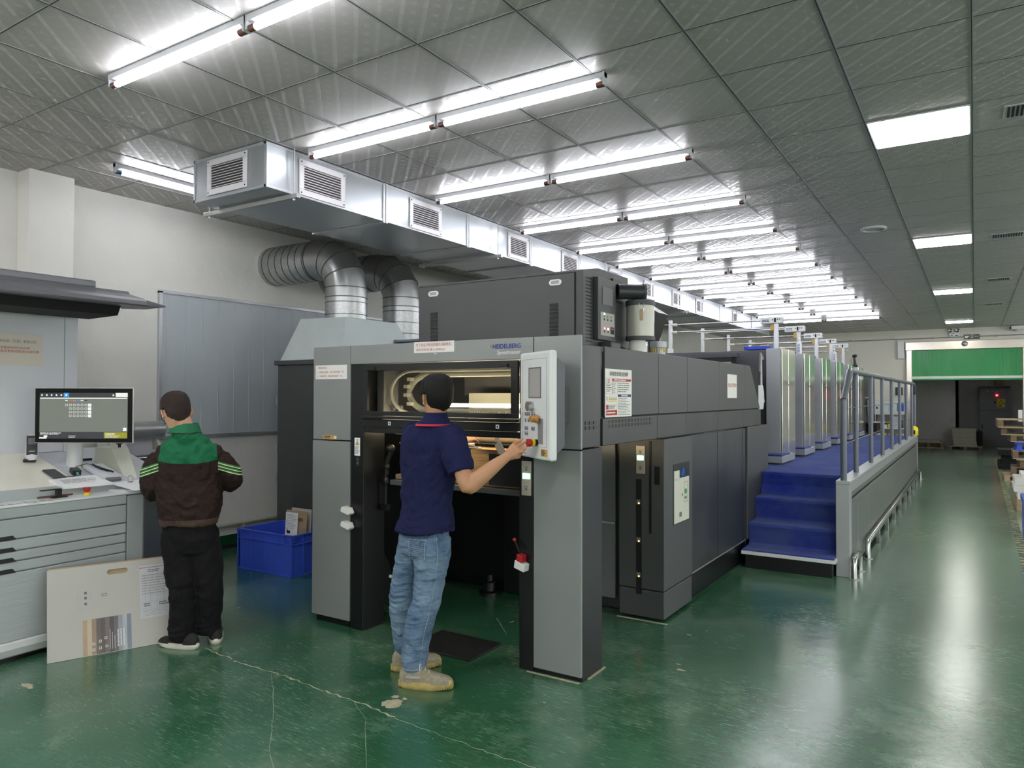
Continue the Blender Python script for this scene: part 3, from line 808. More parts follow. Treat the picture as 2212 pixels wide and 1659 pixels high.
    for sgn, x in ((1, -3.5), ):
        ring = []
        for k in range(33):
            a = radians(90) + pi*k/32
            ring.append((x + 0.14 + 0.30*cos(a)*0.0, 0, 0))
    # rounded track ring at left end of the window
    pts = [(-2.1, 3.80, 1.765)]
    for k in range(17):
        a = radians(90) + pi*k/16
        pts.append((-3.22 + 0.17*cos(a)*1.15, 3.80, 1.62 + 0.145*sin(a)))
    pts.append((-2.1, 3.80, 1.475))
    MB().tube(pts, 0.011, 8).build('track_ring', 'cream', t, smooth=True)
    pts2 = [(p[0]+0.03, 3.95, p[2]-(0.02 if p[2] > 1.62 else -0.015)) for p in pts]
    MB().tube(pts2, 0.022, 8).build('inner_track', 'cream', t, smooth=True)
    for k, (za, xa) in enumerate(((1.71, -3.33), (1.66, -3.36), (1.6, -3.36), (1.54, -3.33))):
        MB().box(xa, xa+0.035, 3.86, 3.9, za-0.012, za+0.012).build('chain_block', 'cream', t, bevel=0.002)
    mb = MB()
    mb.box(-3.33, -3.18, 4.0, 4.1, 1.63, 1.72).box(-3.33, -3.16, 4.02, 4.1, 1.53, 1.60)
    mb.build('gripper_parts', 'ink_grey', t, bevel=0.01)
    MB().box(-3.15, -2.0, 4.35, 4.38, 1.5, 1.615).build('air_guide_plate', 'cream', t)
    MB().box(-3.3, -2.0, 4.5, 4.53, 1.6, 1.76).build('dark_guide_plate', 'ink_grey', t)
    mb = MB().box(-3.3, -2.05, 3.97, 4.0, 1.735, 1.79)
    mb.build('top_rail', 'cream', t)
    mb = MB()
    for a, b in ((-3.2,-3.15),(-3.12,-3.09),(-3.07,-3.04),(-3.0,-2.9),(-2.85,-2.75),(-2.72,-2.69),(-2.67,-2.64),(-2.6,-2.5),(-2.45,-2.35),(-2.3,-2.22)): mb.box(a, b, 3.965, 3.971, 1.75, 1.775)
    mb.build('rail_slots', 'ink', t)
    MB().cyl((-3.3, 4.1, 1.53), (-2.1, 4.1, 1.53), 0.013, n=12).build('lit_tube', 'warm_tube', t, smooth=True)
    MB().cyl((-3.45, 3.93, 1.372), (-2.3, 3.93, 1.372), 0.011, n=12).build('lit_tube', 'warm_tube', t, smooth=True)  # hidden tube added to light the roller below the window
    MB().cyl((-3.4, 3.70, 1.476), (-2.3, 3.70, 1.476), 0.008, n=12).build('lit_tube', 'warm_tube', t, smooth=True)  # thin tube added behind the lower frame to brighten ring and window
    MB().box(-3.3, -2.05, 3.92, 4.25, 1.452, 1.46).build('lower_guide', 'cream', t)
    mb = MB()
    for k in range(9): mb.prism('y', [(-2.62+k*0.055, 1.462), (-2.60+k*0.055, 1.462), (-2.59+k*0.055, 1.495), (-2.63+k*0.055, 1.495)], 3.9, 3.93)
    for k in range(12): mb.cyl((-2.83+k*0.014, 3.9, 1.47), (-2.83+k*0.014, 3.91, 1.495), 0.004, n=6)
    mb.build('grippers', 'logo_white', t)
    # things seen dimly left behind the glass
    MB().box(-3.5, -3.44, 3.75, 3.9, 1.46, 1.79).build('inner_frame', 'press_light', t)
    s = MB().box(-3.47, -3.36, 3.84, 3.87, 1.465, 1.53).build('bearing_block', 'ink_light', t, bevel=0.012)
    MB().lathe((-3.405, 3.84, 1.505), [(0.028, 0), (0.028, -0.012), (0.016, -0.014), (0.012, -0.02)], 18, ax='y').build('bearing', 'steel', s, smooth=True)
    # window door
    fr = MB()
    wx0, wx1, wz0, wz1 = -3.507, -2.268, 1.462, 1.808
    fr.box(wx0, wx1, Y+0.0, Y+0.022, 1.762, wz1).box(wx0, wx1, Y, Y+0.022, wz0, 1.492).box(wx0, wx0+0.035, Y, Y+0.022, 1.492, 1.762).box(wx1-0.05, wx1, Y, Y+0.022, 1.492, 1.762)
    d = fr.build('window_door', 'frame_black', t, bevel=0.003)
    MB().box(wx0+0.035, wx1-0.05, Y+0.006, Y+0.012, 1.492, 1.762).build('window_pane', 'glass_dark', d)
    for x in (-3.43, -2.37): MB().box(x-0.035, x+0.035, Y-0.012, Y, 1.765, 1.79).build('door_hinge', 'black', d, bevel=0.004)
    MB().box(wx0, wx1, Y-0.022, Y+0.02, 1.44, 1.46).build('door_ledge', 'press_black', d, bevel=0.005)
    MB().box(-3.508, -2.266, Y+0.0, Y+0.03, 1.385, 1.438).build('front_crossbar', 'press_black', t, bevel=0.003)
    MB().box(-3.508, -2.266, Y+0.012, Y+0.04, 1.345, 1.383).build('front_lower_bar', 'frame_black', t, bevel=0.003)
    for x in (-3.27, -2.41):
        pl = Plane((x-0.012, Y, 1.40), (1,0,0), (0,0,1)); pl.rect(0, 0, 0.024, 0.024, 0).rect(0.008, 0.006, 0.016, 0.018, 1, d=0.0016)
        pl.mb.build('step_mark', ['paper_white', 'ink'], t)
    # delivery mechanism below the window
    MB().box(-3.5, -2.27, 3.98, 4.3, 1.25, 1.262).build('suction_plate', 'kraft_dark', t)
    MB().cyl((-2.72, 3.84, 1.325), (-2.34, 3.84, 1.318), 0.03, n=18).build('suction_roller', 'kraft', t, smooth=True)
    MB().cyl((-2.72, 3.835, 1.286), (-2.34, 3.835, 1.28), 0.016, n=18).build('roller_shaft', 'black', t, smooth=True)
    mb = MB()
    for x in (-2.55, -2.38): mb.box(x, x+0.022, 3.80, 3.82, 1.305, 1.365)
    mb.build('clamps', 'steel_dull', t, bevel=0.002)
    MB().obox((-2.5, 3.79, 1.262), (0.016,0,0.02), (0,0.006,0), (-0.025,0,0.04)).build('fan_clip', 'steel_dull', t, bevel=0.002)
    for x in (-2.72, -2.45): MB().tube([(x, 3.84, 1.37), (x+0.03, 3.82, 1.352), (x+0.07, 3.82, 1.357), (x+0.1, 3.84, 1.37)], 0.007, 8).build('air_hose', 'logo_white', t, smooth=True)
    MB().box(-3.38, -2.72, 3.86, 3.9, 1.255, 1.285).build('sheet_stop_bar', 'cream', t, bevel=0.003)
    MB().box(-3.38, -3.0, 3.8, 3.84, 1.33, 1.36).build('blower_bar', 'cream', t, bevel=0.003)
    MB().box(-3.30, -3.05, 3.82, 3.86, 1.285, 1.325).build('motor_block', 'black', t, bevel=0.008)
    MB().box(-3.38, -2.27, 3.75, 3.8, 0.985, 1.02).build('pile_guard', 'press_mid', t, bevel=0.004)
    MB().box(-2.56, -2.33, 3.75, 3.77, 1.04, 1.235).build('smoked_shield', 'black', t)
    # cable joint arm on the left
    mb = MB(); mb.ellipsoid((-3.42, 3.80, 1.23), (0.035,0,0), (0,0.03,0), (0,0,0.03))
    mb.tube([(-3.41, 3.80, 1.22), (-3.45, 3.80, 1.14), (-3.455, 3.80, 1.05)], 0.018, 8).ellipsoid((-3.455, 3.8, 1.1), (0.027,0,0), (0,0.02,0), (0,0,0.03)).ellipsoid((-3.465, 3.8, 1.0), (0.028,0,0), (0,0.02,0), (0,0,0.035))
    mb.tube([(-3.46, 3.80, 1.05), (-3.465, 3.80, 0.84)], 0.011, 8).box(-3.5, -3.44, 3.78, 3.82, 0.8, 0.84)
    mb.build('cable_joint', 'black', t, smooth=True)
    # stickers
    pl = Plane((-3.594, Y+0.008, 1.185), (1,0,0), (0,0,1))
    pl.rect(0, 0, 0.052, 0.122, 0).lines(0.006, 0.012, 0.046, 0.065, 8, 0.4, 1, 0.0016).rect(0.016, 0.105, 0.036, 0.109, 1, 0.0016)
    pl.tri(0.026, 0.072, 0.036, 1, 0.0016).tri(0.026, 0.0745, 0.029, 2, 0.0019).rect(0.0245, 0.078, 0.0275, 0.092, 1, 0.0022)
    pl.mb.build('hazard_sticker', ['paper_white', 'ink', 'yellow'], t, label='white sticker with yellow warning triangle')
    pl = Plane((-3.575, Y+0.008, 1.12), (1,0,0), (0,0,1)); pl.frame(0,0,0.022,0.055,0.002,0).rect(0.007,0.033,0.015,0.044,0).rect(0.006,0.01,0.016,0.022,0)
    pl.mb.build('button_marks', ['ink_grey'], t)
    for (x, z) in ((-3.89, 1.288),):
        pl = Plane((x, Y, z), (1,0,0), (0,0,1)); pl.rect(0,0,0.135,0.03,0).lines(0.008,0.004,0.1,0.026,2,0.5,1,0.0016,3).rect(0.105,0.006,0.128,0.024,2,0.0016)
        pl.mb.build('phone_tag', ['orange_tag', 'ink', 'paper'], t, label='small yellow tag')
    # magnetic blocks on the columns
    for x, z in ((-3.63, 0.80), (-3.63, 0.70)):
        MB().prism('y', [(x-0.035, z), (x+0.035, z-0.018), (x+0.045, z-0.004), (x+0.028, z+0.028), (x-0.03, z+0.036), (x-0.04, z+0.012)], 3.57, 3.622).build('sheet_holder_block', 'logo_white', t, bevel=0.003)
    MB().prism('y', [(-2.262, 0.60), (-2.195, 0.58), (-2.19, 0.62), (-2.255, 0.645)], 3.57, 3.63).build('sheet_holder_block', 'logo_white', t, bevel=0.003)
    MB().prism('y', [(-2.25, 0.64), (-2.21, 0.63), (-2.21, 0.672), (-2.245, 0.68)], 3.575, 3.63).build('red_block', 'red', t, bevel=0.004)
    g = MB().cyl((-2.235, 3.59, 0.69), (-2.27, 3.6, 0.745), 0.007, n=8).build('lever', 'black', t)
    MB().ellipsoid((-2.275, 3.6, 0.755), (0.011,0,0), (0,0.011,0), (0,0,0.011)).build('lever_knob', 'red', g, smooth=True)
    green_switch(t, (-2.21, Y+0.012, 1.115), (1,0,0))
    # lettering
    tx = text('HEIDELBERG', (-2.345, Y, 1.893), (1,0,0), (0,0,1), 'logo_blue', t, 'maker_lettering', width=0.198, height=0.028, bold=0.02, off=0.0015)
    mb = MB(); mb.ellipsoid((-2.458, Y-0.002, 1.896), (0.006,0,0), (0,0.001,0), (0,0,0.006)); mb.build('dot_mark', 'green_dot', t)
    mb = MB(); mb.ellipsoid((-2.472, Y-0.002, 1.892), (0.004,0,0), (0,0.001,0), (0,0,0.004)); mb.build('dot_mark', 'yellow', t)
    text('Speedmaster', (-2.33, Y, 1.853), (1,0,0), (0,0,1), 'logo_white', t, 'model_lettering', width=0.168, height=0.03, italic=0.25, bold=0.005, off=0.0015)
    pl = Plane((-2.895, Y, 1.862), (1,0,0), (0,0,1)); pl.rect(0,0,0.018,0.016,0).rect(0.004,0.003,0.008,0.013,1,0.0016).rect(0.011,0.003,0.015,0.013,1,0.0016)
    pl.mb.build('small_label', ['paper', 'ink_grey'], t)
    return t

def green_switch(t, c, r):
    """narrow silver sensor plate with a lit green field"""
    c = Vector(c)
    s = MB().box(c.x-0.033, c.x+0.033, c.y-0.008, c.y, c.z-0.10, c.z+0.10).build('sensor_plate', 'brushed', t, bevel=0.002)
    MB().box(c.x-0.024, c.x+0.024, c.y-0.010, c.y-0.008, c.z-0.002, c.z+0.03).build('green_light', 'led_green', s)
    pl = Plane((c.x-0.033, c.y-0.008, c.z-0.1), (1,0,0), (0,0,1))
    pl.rect(0.02,0.165,0.046,0.169,0).rect(0.026,0.145,0.04,0.16,0).rect(0.02,0.05,0.046,0.054,0).rect(0.026,0.03,0.04,0.046,0)
    pl.mb.build('plate_marks', ['ink_grey'], s)
press_delivery()

def control_panel():
    """swivelling operating panel hung on the right post"""
    A = Vector((-2.206, 3.559, 0)); B = Vector((-1.897, 3.346, 0))
    r = (B-A).normalized(); n = Vector((r.y, -r.x, 0)); u = Vector((0,0,1)); W = (B-A).length; z0, H = 1.25, 0.592
    t = thing('control_panel', 'light grey upright control panel with screen and red stop button on the press', 'control panel', ((A.x+B.x)/2, (A.y+B.y)/2, z0))
    O = A + Vector((0,0,z0))
    def Q(x, y, d): return O + r*x + u*y + n*d
    ctr = Q(W/2, H/2, -0.02)
    body = MB().obox(ctr, r*(W/2+0.012), u*(H/2), n*0.022).build('panel_shell', 'press_light', t, bevel=0.014, seg=3)
    body.data.materials[0] = M['console_white']
    hf = [Q(0.06, 0.03, -0.04), Q(W+0.004, 0.03, -0.04), Q(W+0.004, H-0.035, -0.04), Q(0.06, H-0.035, -0.04)]
    hb = [Q(0.08, 0.075, -0.10), Q(W-0.015, 0.075, -0.10), Q(W-0.015, H-0.08, -0.10), Q(0.08, H-0.08, -0.10)]
    MB().hull8(hb, hf).build('panel_housing', 'unit_dark', t, bevel=0.006)
    MB().obox(Q(W/2-0.02, H/2, -0.30 + 0.09), r*0.03, u*0.1, n*0.1).build('mount_arm', 'black', t)
    p = Plane(Q(0,0,0.0), r, u)
    p.frame(0.03, 0.07, W-0.03, H-0.04, 0.002, 0, 0.0032)
    p.rect(0.12, 0.34, 0.27, 0.5, 1, 0.003).frame(0.115, 0.335, 0.275, 0.505, 0.006, 2, 0.005)
    rr = random.Random(4)
    for (xa, ya) in ((0.06,0.235),(0.085,0.235),(0.11,0.235),(0.15,0.235),(0.18,0.235),(0.06,0.2),(0.1,0.2),(0.15,0.2),(0.18,0.2),(0.06,0.155),(0.085,0.155),(0.15,0.155),(0.175,0.155),(0.06,0.125),(0.085,0.125)):
        p.frame(xa, ya, xa+0.018, ya+0.02, 0.0025, 3, 0.003); p.rect(xa+0.005, ya+0.005, xa+0.012, ya+0.013, 3, 0.003)
    p.rect(0.235, 0.085, 0.3, 0.225, 4, 0.003)
    for k in range(26): p.rect(0.238, 0.088+k*0.0052, 0.298, 0.0905+k*0.0052, 2, 0.0036)
    p.mb.build('panel_face_marks', ['ink_light', 'ink_light', 'ink_grey', 'ink', 'ink_light'], t)
    p = Plane(Q(0,0,0.0), r, u); p.rect(W-0.1, 0.02, W-0.02, 0.06, 0, 0.003).lines(W-0.095, 0.024, W-0.035, 0.056, 3, 0.5, 1, 0.0036); p.mb.build('phone_tag', ['orange_tag', 'ink'], t, label='small yellow tag')
    # film over the screen
    k = MB().tube([Q(0.16, 0.3-0.01, 0), Q(0.16, 0.29, 0.035)], 0.026, 20).build('jog_dial', 'steel', t, smooth=True)
    k = MB().tube([Q(0.235, 0.222, 0.0), Q(0.235, 0.222, 0.03)], 0.008, 12).build('screw_post', 'steel', t, smooth=True)
    MB().tube([Q(0.25, 0.222, 0.012), Q(0.25, 0.222, 0.02), Q(0.25, 0.222, 0.034), Q(0.25, 0.222, 0.046), Q(0.25, 0.222, 0.056)], [0.022, 0.024, 0.014, 0.018, 0.016], 18).build('wooden_knob', 'wood_knob', t, smooth=True)
    b = MB().tube([Q(0.225, 0.092, 0), Q(0.225, 0.092, 0.02)], 0.018, 18).build('stop_base', 'black', t, smooth=True)
    MB().tube([Q(0.225, 0.092, 0.02), Q(0.225, 0.092, 0.036)], [0.019, 0.021], 18).build('stop_collar', 'yellow', t, smooth=True)
    MB().tube([Q(0.225, 0.092, 0.036), Q(0.225, 0.092, 0.045), Q(0.225, 0.092, 0.062), Q(0.225, 0.092, 0.066)], [0.014, 0.022, 0.022, 0.015], 18).build('stop_button', 'red', t, smooth=True)
    print('STOP TIP', Q(0.225, 0.092, 0.066))
control_panel()

# ------------------------------------------------------------------ paper pile in the delivery
def pile():
    t = thing('sheet_pile', 'pile of white printed sheets under a blue top sheet inside the open delivery bay', 'paper pile', (-2.98, 4.3, 1.02))
    MB().box(-3.36, -2.80, 3.86, 4.65, 1.05, 1.2).build('sheets', 'paper', t)
    MB().box(-3.36, -2.80, 3.86, 4.65, 1.2, 1.206).build('top_sheet', 'tarp_blue', t)
    MB().box(-3.4, -2.28, 3.83, 4.7, 1.02, 1.05).build('pile_board', 'wood_dark', t)
    k = thing('board_pile', 'brown cardboard pile behind the smoked shield in the delivery bay', 'cardboard pile', (-2.54, 4.2, 1.05))
    MB().box(-2.78, -2.3, 3.86, 4.6, 1.05, 1.25).build('boards', mat('board_edges', (150, 118, 78), 0.5, noise=0.5, nscale=8, stretch=(0.6, 0.6, 30)), k)
pile()
def floor_mat():
    o = MB()
    pts = []
    return
# ------------------------------------------------------------------ notices stuck on the press
def notice(name, label, o, r, u, w, h, lines, mats=('paper', 'red_ink'), torn=False):
    t = thing(name, label, 'notice', Vector(o) + Vector(r).normalized()*w/2)
    pl = Plane(o, r, u); pl.rect(0, 0, w, h, 0, 0.0016, 0.0014); pl.mb.build('sheet', [mats[0]], t)
    for (s, cx, cy, tw, th, mt) in lines:
        text(s, pl.P(cx, cy, 0.0016), r, u, mt, t, 'writing', width=tw, height=th, off=0.0006)
    return t, pl
notice('taped_notice', 'white notice with red writing near the top of the left press post', (-3.972, PY, 1.712), (1,0,0), (0,0,1), 0.31, 0.098,
       [('印刷抽查规范：', 0.07, 0.08, 0.095, 0.015, 'red_ink'), ('1、前面1000张，每250张抽查一次。', 0.15, 0.05, 0.27, 0.015, 'red_ink'), ('2、1000张后，每500张抽查一次。', 0.142, 0.022, 0.255, 0.015, 'red_ink')])
notice('taped_notice', 'torn white notice with red writing on the grey header above the press window', (-3.06, PY, 1.872), (1,0,0), (0,0,1), 0.325, 0.07,
       [('为了保证印刷品质量及设备稳定，', 0.162, 0.05, 0.29, 0.022, 'red_ink'), ('请您控制车速≤12000sph', 0.135, 0.018, 0.235, 0.02, 'red_ink')])
notice('taped_notice', 'small white notice with one red line on the upper side of the press', (PX1, 6.46, 1.58), (0,1,0), (0,0,1), 0.30, 0.212,
       [('非机组人员严禁操作', 0.15, 0.115, 0.27, 0.038, 'red_ink')])
def poster():
    w, h = 0.392, 0.292
    t = thing('safety_poster', 'tall white safety poster with red and blue bars on the side of the press', 'poster', (PX1, 3.924+w/2, 1.469))
    pl = Plane((PX1, 3.926, 1.469), (0,1,0), (0,0,1)); pl.rect(0, 0, w, h, 0, 0.004, 0.0035); D = 0.0046
    pl.rect(0.1, 0.218, 0.38, 0.234, 1, D).rect(0.18, 0.122, 0.38, 0.138, 2, D).rect(0.012, 0.012, 0.168, 0.042, 1, D).rect(0.012, 0.047, 0.042, 0.075, 1, D)
    for a in ((0.01,0.2,0.098,0.236),(0.01,0.168,0.098,0.199),(0.01,0.14,0.098,0.167),(0.1,0.14,0.172,0.217),(0.045,0.047,0.168,0.075)): pl.frame(*a, 0.0012, 3, D)
    pl.lines(0.182, 0.148, 0.375, 0.214, 5, 0.35, 3, D, 5).lines(0.182, 0.008, 0.375, 0.118, 11, 0.35, 3, D, 8).lines(0.112, 0.146, 0.15, 0.212, 6, 0.35, 3, D, 2)
    pl.lines(0.03, 0.205, 0.08, 0.23, 2, 0.4, 1, D, 3).lines(0.02, 0.172, 0.09, 0.196, 2, 0.4, 3, D, 4).lines(0.02, 0.153, 0.08, 0.163, 1, 0.5, 1, D, 4).lines(0.055, 0.05, 0.15, 0.072, 2, 0.5, 3, D, 6)
    pl.lines(0.02, 0.02, 0.15, 0.034, 1, 0.6, 0, 0.0052, 6).lines(0.12, 0.222, 0.3, 0.23, 1, 0.8, 0, 0.0052, 2).lines(0.23, 0.126, 0.33, 0.134, 1, 0.9, 0, 0.0052, 2)
    for k in range(4): pl.tri(0.062+0.03*k, 0.105, 0.024, 3, D).tri(0.062+0.03*k, 0.107, 0.017, 4, 0.0052).rect(0.052+0.03*k, 0.093, 0.072+0.03*k, 0.1, 4, D)
    pl.disc(0.025, 0.112, 0.011, 1, D).disc(0.025, 0.112, 0.0075, 0, 0.0052)
    pl.mb.build('poster_sheet', ['paper', 'red_ink', 'navy_ink', 'ink_grey', 'yellow'], t)
    text('印刷机安全风险点告知牌', pl.P(0.195, 0.263, 0.004), (0,1,0), (0,0,1), 'ink', t, 'writing', width=0.27, height=0.028, off=0.0008, bold=0.01)
poster()

# ------------------------------------------------------------------ machine cabinet on the roof
def dryer_cabinet():
    x0, x1, y0, y1, z0 = -3.264, -1.985, 3.9, 4.585, 1.889
    t = thing('dryer_cabinet', 'dark grey ventilated cabinet with two white recessed handles on top of the press', 'cabinet', ((x0+x1)/2, (y0+y1)/2, z0))
    MB().prism('x', [(y0+0.01, z0), (y1, z0), (y1, 2.40), (4.123, 2.40), (y0+0.01, 2.362)], x0, x1).build('cabinet_body', 'press_mid', t, bevel=0.004)
    MB().box(x0+0.012, x1-0.055, y0, y0+0.012, z0+0.01, 2.345).build('front_cover', 'press_mid', t, bevel=0.003)
    MB().box(x0+0.006, x1-0.049, y0+0.006, y0+0.011, z0, 2.35).build('cover_gap', 'seam', t)
    for x in (-3.125, -2.17):
        pts = []
        for k in range(24):
            a = 2*pi*k/24; s = 1 if cos(a) > 0 else -1
            pts.append((x + s*0.022 + 0.022*cos(a), 2.295 + 0.019*sin(a)))
        MB().prism('y', pts, y0-0.006, y0+0.001).build('recessed_handle', 'logo_white', t, bevel=0.002)
        MB().box(x-0.028, x+0.028, y0-0.0075, y0-0.0055, 2.285, 2.306).build('handle_recess', 'ink_light', t)
    for x in (-3.12, -2.18):
        mb = MB()
        for k in range(11):
            z = 2.16 - 0.026*k
            mb.prism('x', [(y0+0.001, z), (y0-0.009, z-0.004), (y0+0.001, z-0.018)], x-0.03, x+0.03)
        mb.build('louvres', 'press_mid', t)
        mb = MB()
        for k in range(11): mb.box(x-0.03, x+0.03, y0-0.002, y0+0.0005, 2.16-0.026*k+0.001, 2.16-0.026*k+0.006)
        mb.build('louvre_gaps', 'seam', t)
    mb = MB(); mb2 = MB()
    for k in range(19):
        z = 2.315 - 0.0215*k
        mb2.box(x1-0.001, x1+0.0015, 3.945, 4.03, z, z+0.006)
    mb2.build('side_louvres', 'seam', t)
    cp = MB().box(x1, x1+0.035, 4.045, 4.305, 1.945, 2.335).build('control_box', 'press_dark', t, bevel=0.004)
    pl = Plane((x1+0.035, 4.045, 1.945), (0,1,0), (0,0,1))
    pl.rect(0.03, 0.03, 0.235, 0.175, 0, 0.002).rect(0.06, 0.225, 0.21, 0.335, 1, 0.002)
    for k in range(3): pl.rect(0.075+0.05*k, 0.125, 0.09+0.05*k, 0.138, 2, 0.003).rect(0.075+0.05*k, 0.148, 0.09+0.05*k, 0.154, 2, 0.003)
    for k in range(2): pl.rect(0.08+0.05*k, 0.05, 0.095+0.05*k, 0.063, 2, 0.003)
    pl.rect(0.175, 0.045, 0.228, 0.09, 2, 0.003).rect(0.182, 0.072, 0.22, 0.085, 3, 0.004)
    pl.mb.build('control_face', ['ink_light', 'ink_grey', 'ink', 'red'], cp)
    MB().box(x1+0.037, x1+0.040, 4.122, 4.132, 2.105, 2.115).build('green_lamp', 'led_green', cp)
    MB().box(x1+0.037, x1+0.040, 4.126, 4.138, 2.014, 2.024).build('red_lamp', 'led_red', cp)
    MB().box(x1+0.037, x1+0.040, 4.178, 4.19, 2.014, 2.024).build('white_lamp', 'led_white', cp)
    pg = MB().box(-1.98, -1.90, 4.13, 4.27, 1.893, 1.935).build('plug_box', 'press_dark', t, bevel=0.006)
    MB().tube([(-1.93, 4.27, 1.915), (-1.92, 4.32, 1.91), (-1.91, 4.36, 1.9)], 0.01, 8).build('plug_cable', 'black', t, smooth=True)
dryer_cabinet()

def vacuum_filter():
    c = Vector((-1.875, 4.53, 0))
    t = thing('vacuum_filter', 'cream filter canister with dark caps and metal latch beside the roof cabinet', 'filter canister', (c.x, c.y, 1.89))
    MB().cyl((c.x, c.y, 1.985), (c.x, c.y, 2.2), 0.092, n=40).build('canister', 'canister', t, smooth=True)
    MB().lathe((c.x, c.y, 0), [(0.098, 1.965), (0.098, 1.992), (0.092, 1.992)], 40).build('bottom_cap', 'filter_cap', t, smooth=True)
    MB().lathe((c.x, c.y, 0), [(0.092, 2.195), (0.098, 2.195), (0.098, 2.228), (0.09, 2.232)], 40).build('top_cap', 'filter_cap', t, smooth=True)
    MB().cyl((c.x-0.02, c.y, 1.89), (c.x-0.02, c.y, 1.965), 0.055, n=28).build('stub_pipe', 'paper', t, smooth=True)
    MB().cyl((c.x-0.005, c.y, 2.23), (c.x-0.005, c.y, 2.275), 0.05, n=28).build('neck', 'press_dark', t, smooth=True)
    MB().tube([(-1.98, 4.395, 2.285), (-1.845, 4.51, 2.285)], 0.05, 28).build('inlet_pipe', 'press_dark', t, smooth=True)
    MB().cyl((-1.85, 4.506, 2.285), (-1.838, 4.516, 2.285), 0.054, n=28).build('pipe_cover', 'filter_cap', t, smooth=True)
    MB().box(-1.984, -1.972, 4.31, 4.45, 2.215, 2.36).build('mount_plate', 'black', t)
    d = Vector((0.45, -0.89, 0)).normalized(); s = Vector((0.89, 0.45, 0))
    q = c + d*0.096 + Vector((0,0,2.13)); 
    l = MB().obox(q, s*0.011, d*0.004, Vector((0,0,0.038))).build('latch_lever', 'kraft', t, bevel=0.002)
    fr = [q + s*a + Vector((0,0,b)) + d*0.004 for a, b in ((-0.015, 0.02), (-0.015, 0.075), (0.015, 0.075), (0.015, 0.02))]
    MB().tube(fr, 0.003, 6).build('latch_loop', 'steel', t, smooth=True)
vacuum_filter()

def roof_rail():
    t = thing('pipe_guard', 'grey tubular guard rail at the left corner of the press roof', 'guard rail', (-3.6, 4.4, 1.889))
    z = 2.02
    MB().tube([(-3.83, 4.3, 1.889), (-3.83, 4.3, z), (-3.27, 4.3, z)], 0.016, 12).build('front_pipe', 'rail_grey', t, smooth=True)
    MB().tube([(-3.83, 4.3, z), (-3.83, 5.8, z), (-3.83, 5.8, 1.889)], 0.016, 12).build('side_pipe', 'rail_grey', t, smooth=True)
    o = MB(); n = 8; rows = []
    for i in range(n+1):
        y = 4.36 + 0.9*i/n; sag = 0.035*sin(pi*i/n)
        rows.append([(-3.80, y, 1.985-sag), (-3.80, y, 1.89)])
    vs = [p for r in rows for p in r] + [(p[0]+0.02, p[1], p[2]) for r in rows for p in r]; m = 2*(n+1)
    fs = []
    for i in range(n):
        a = 2*i; fs += [(a, a+1, a+3, a+2), (m+a, m+a+2, m+a+3, m+a+1), (a, a+2, m+a+2, m+a)]
    o.add(vs, fs)
    o.box(-3.8, -3.3, 4.36, 4.365, 1.89, 1.955)
    tag(seated(o.build('blue_cloth', 'tarp_blue')), 'blue plastic sheet hanging under the grey pipe guard on the press roof', 'sheet')
roof_rail()
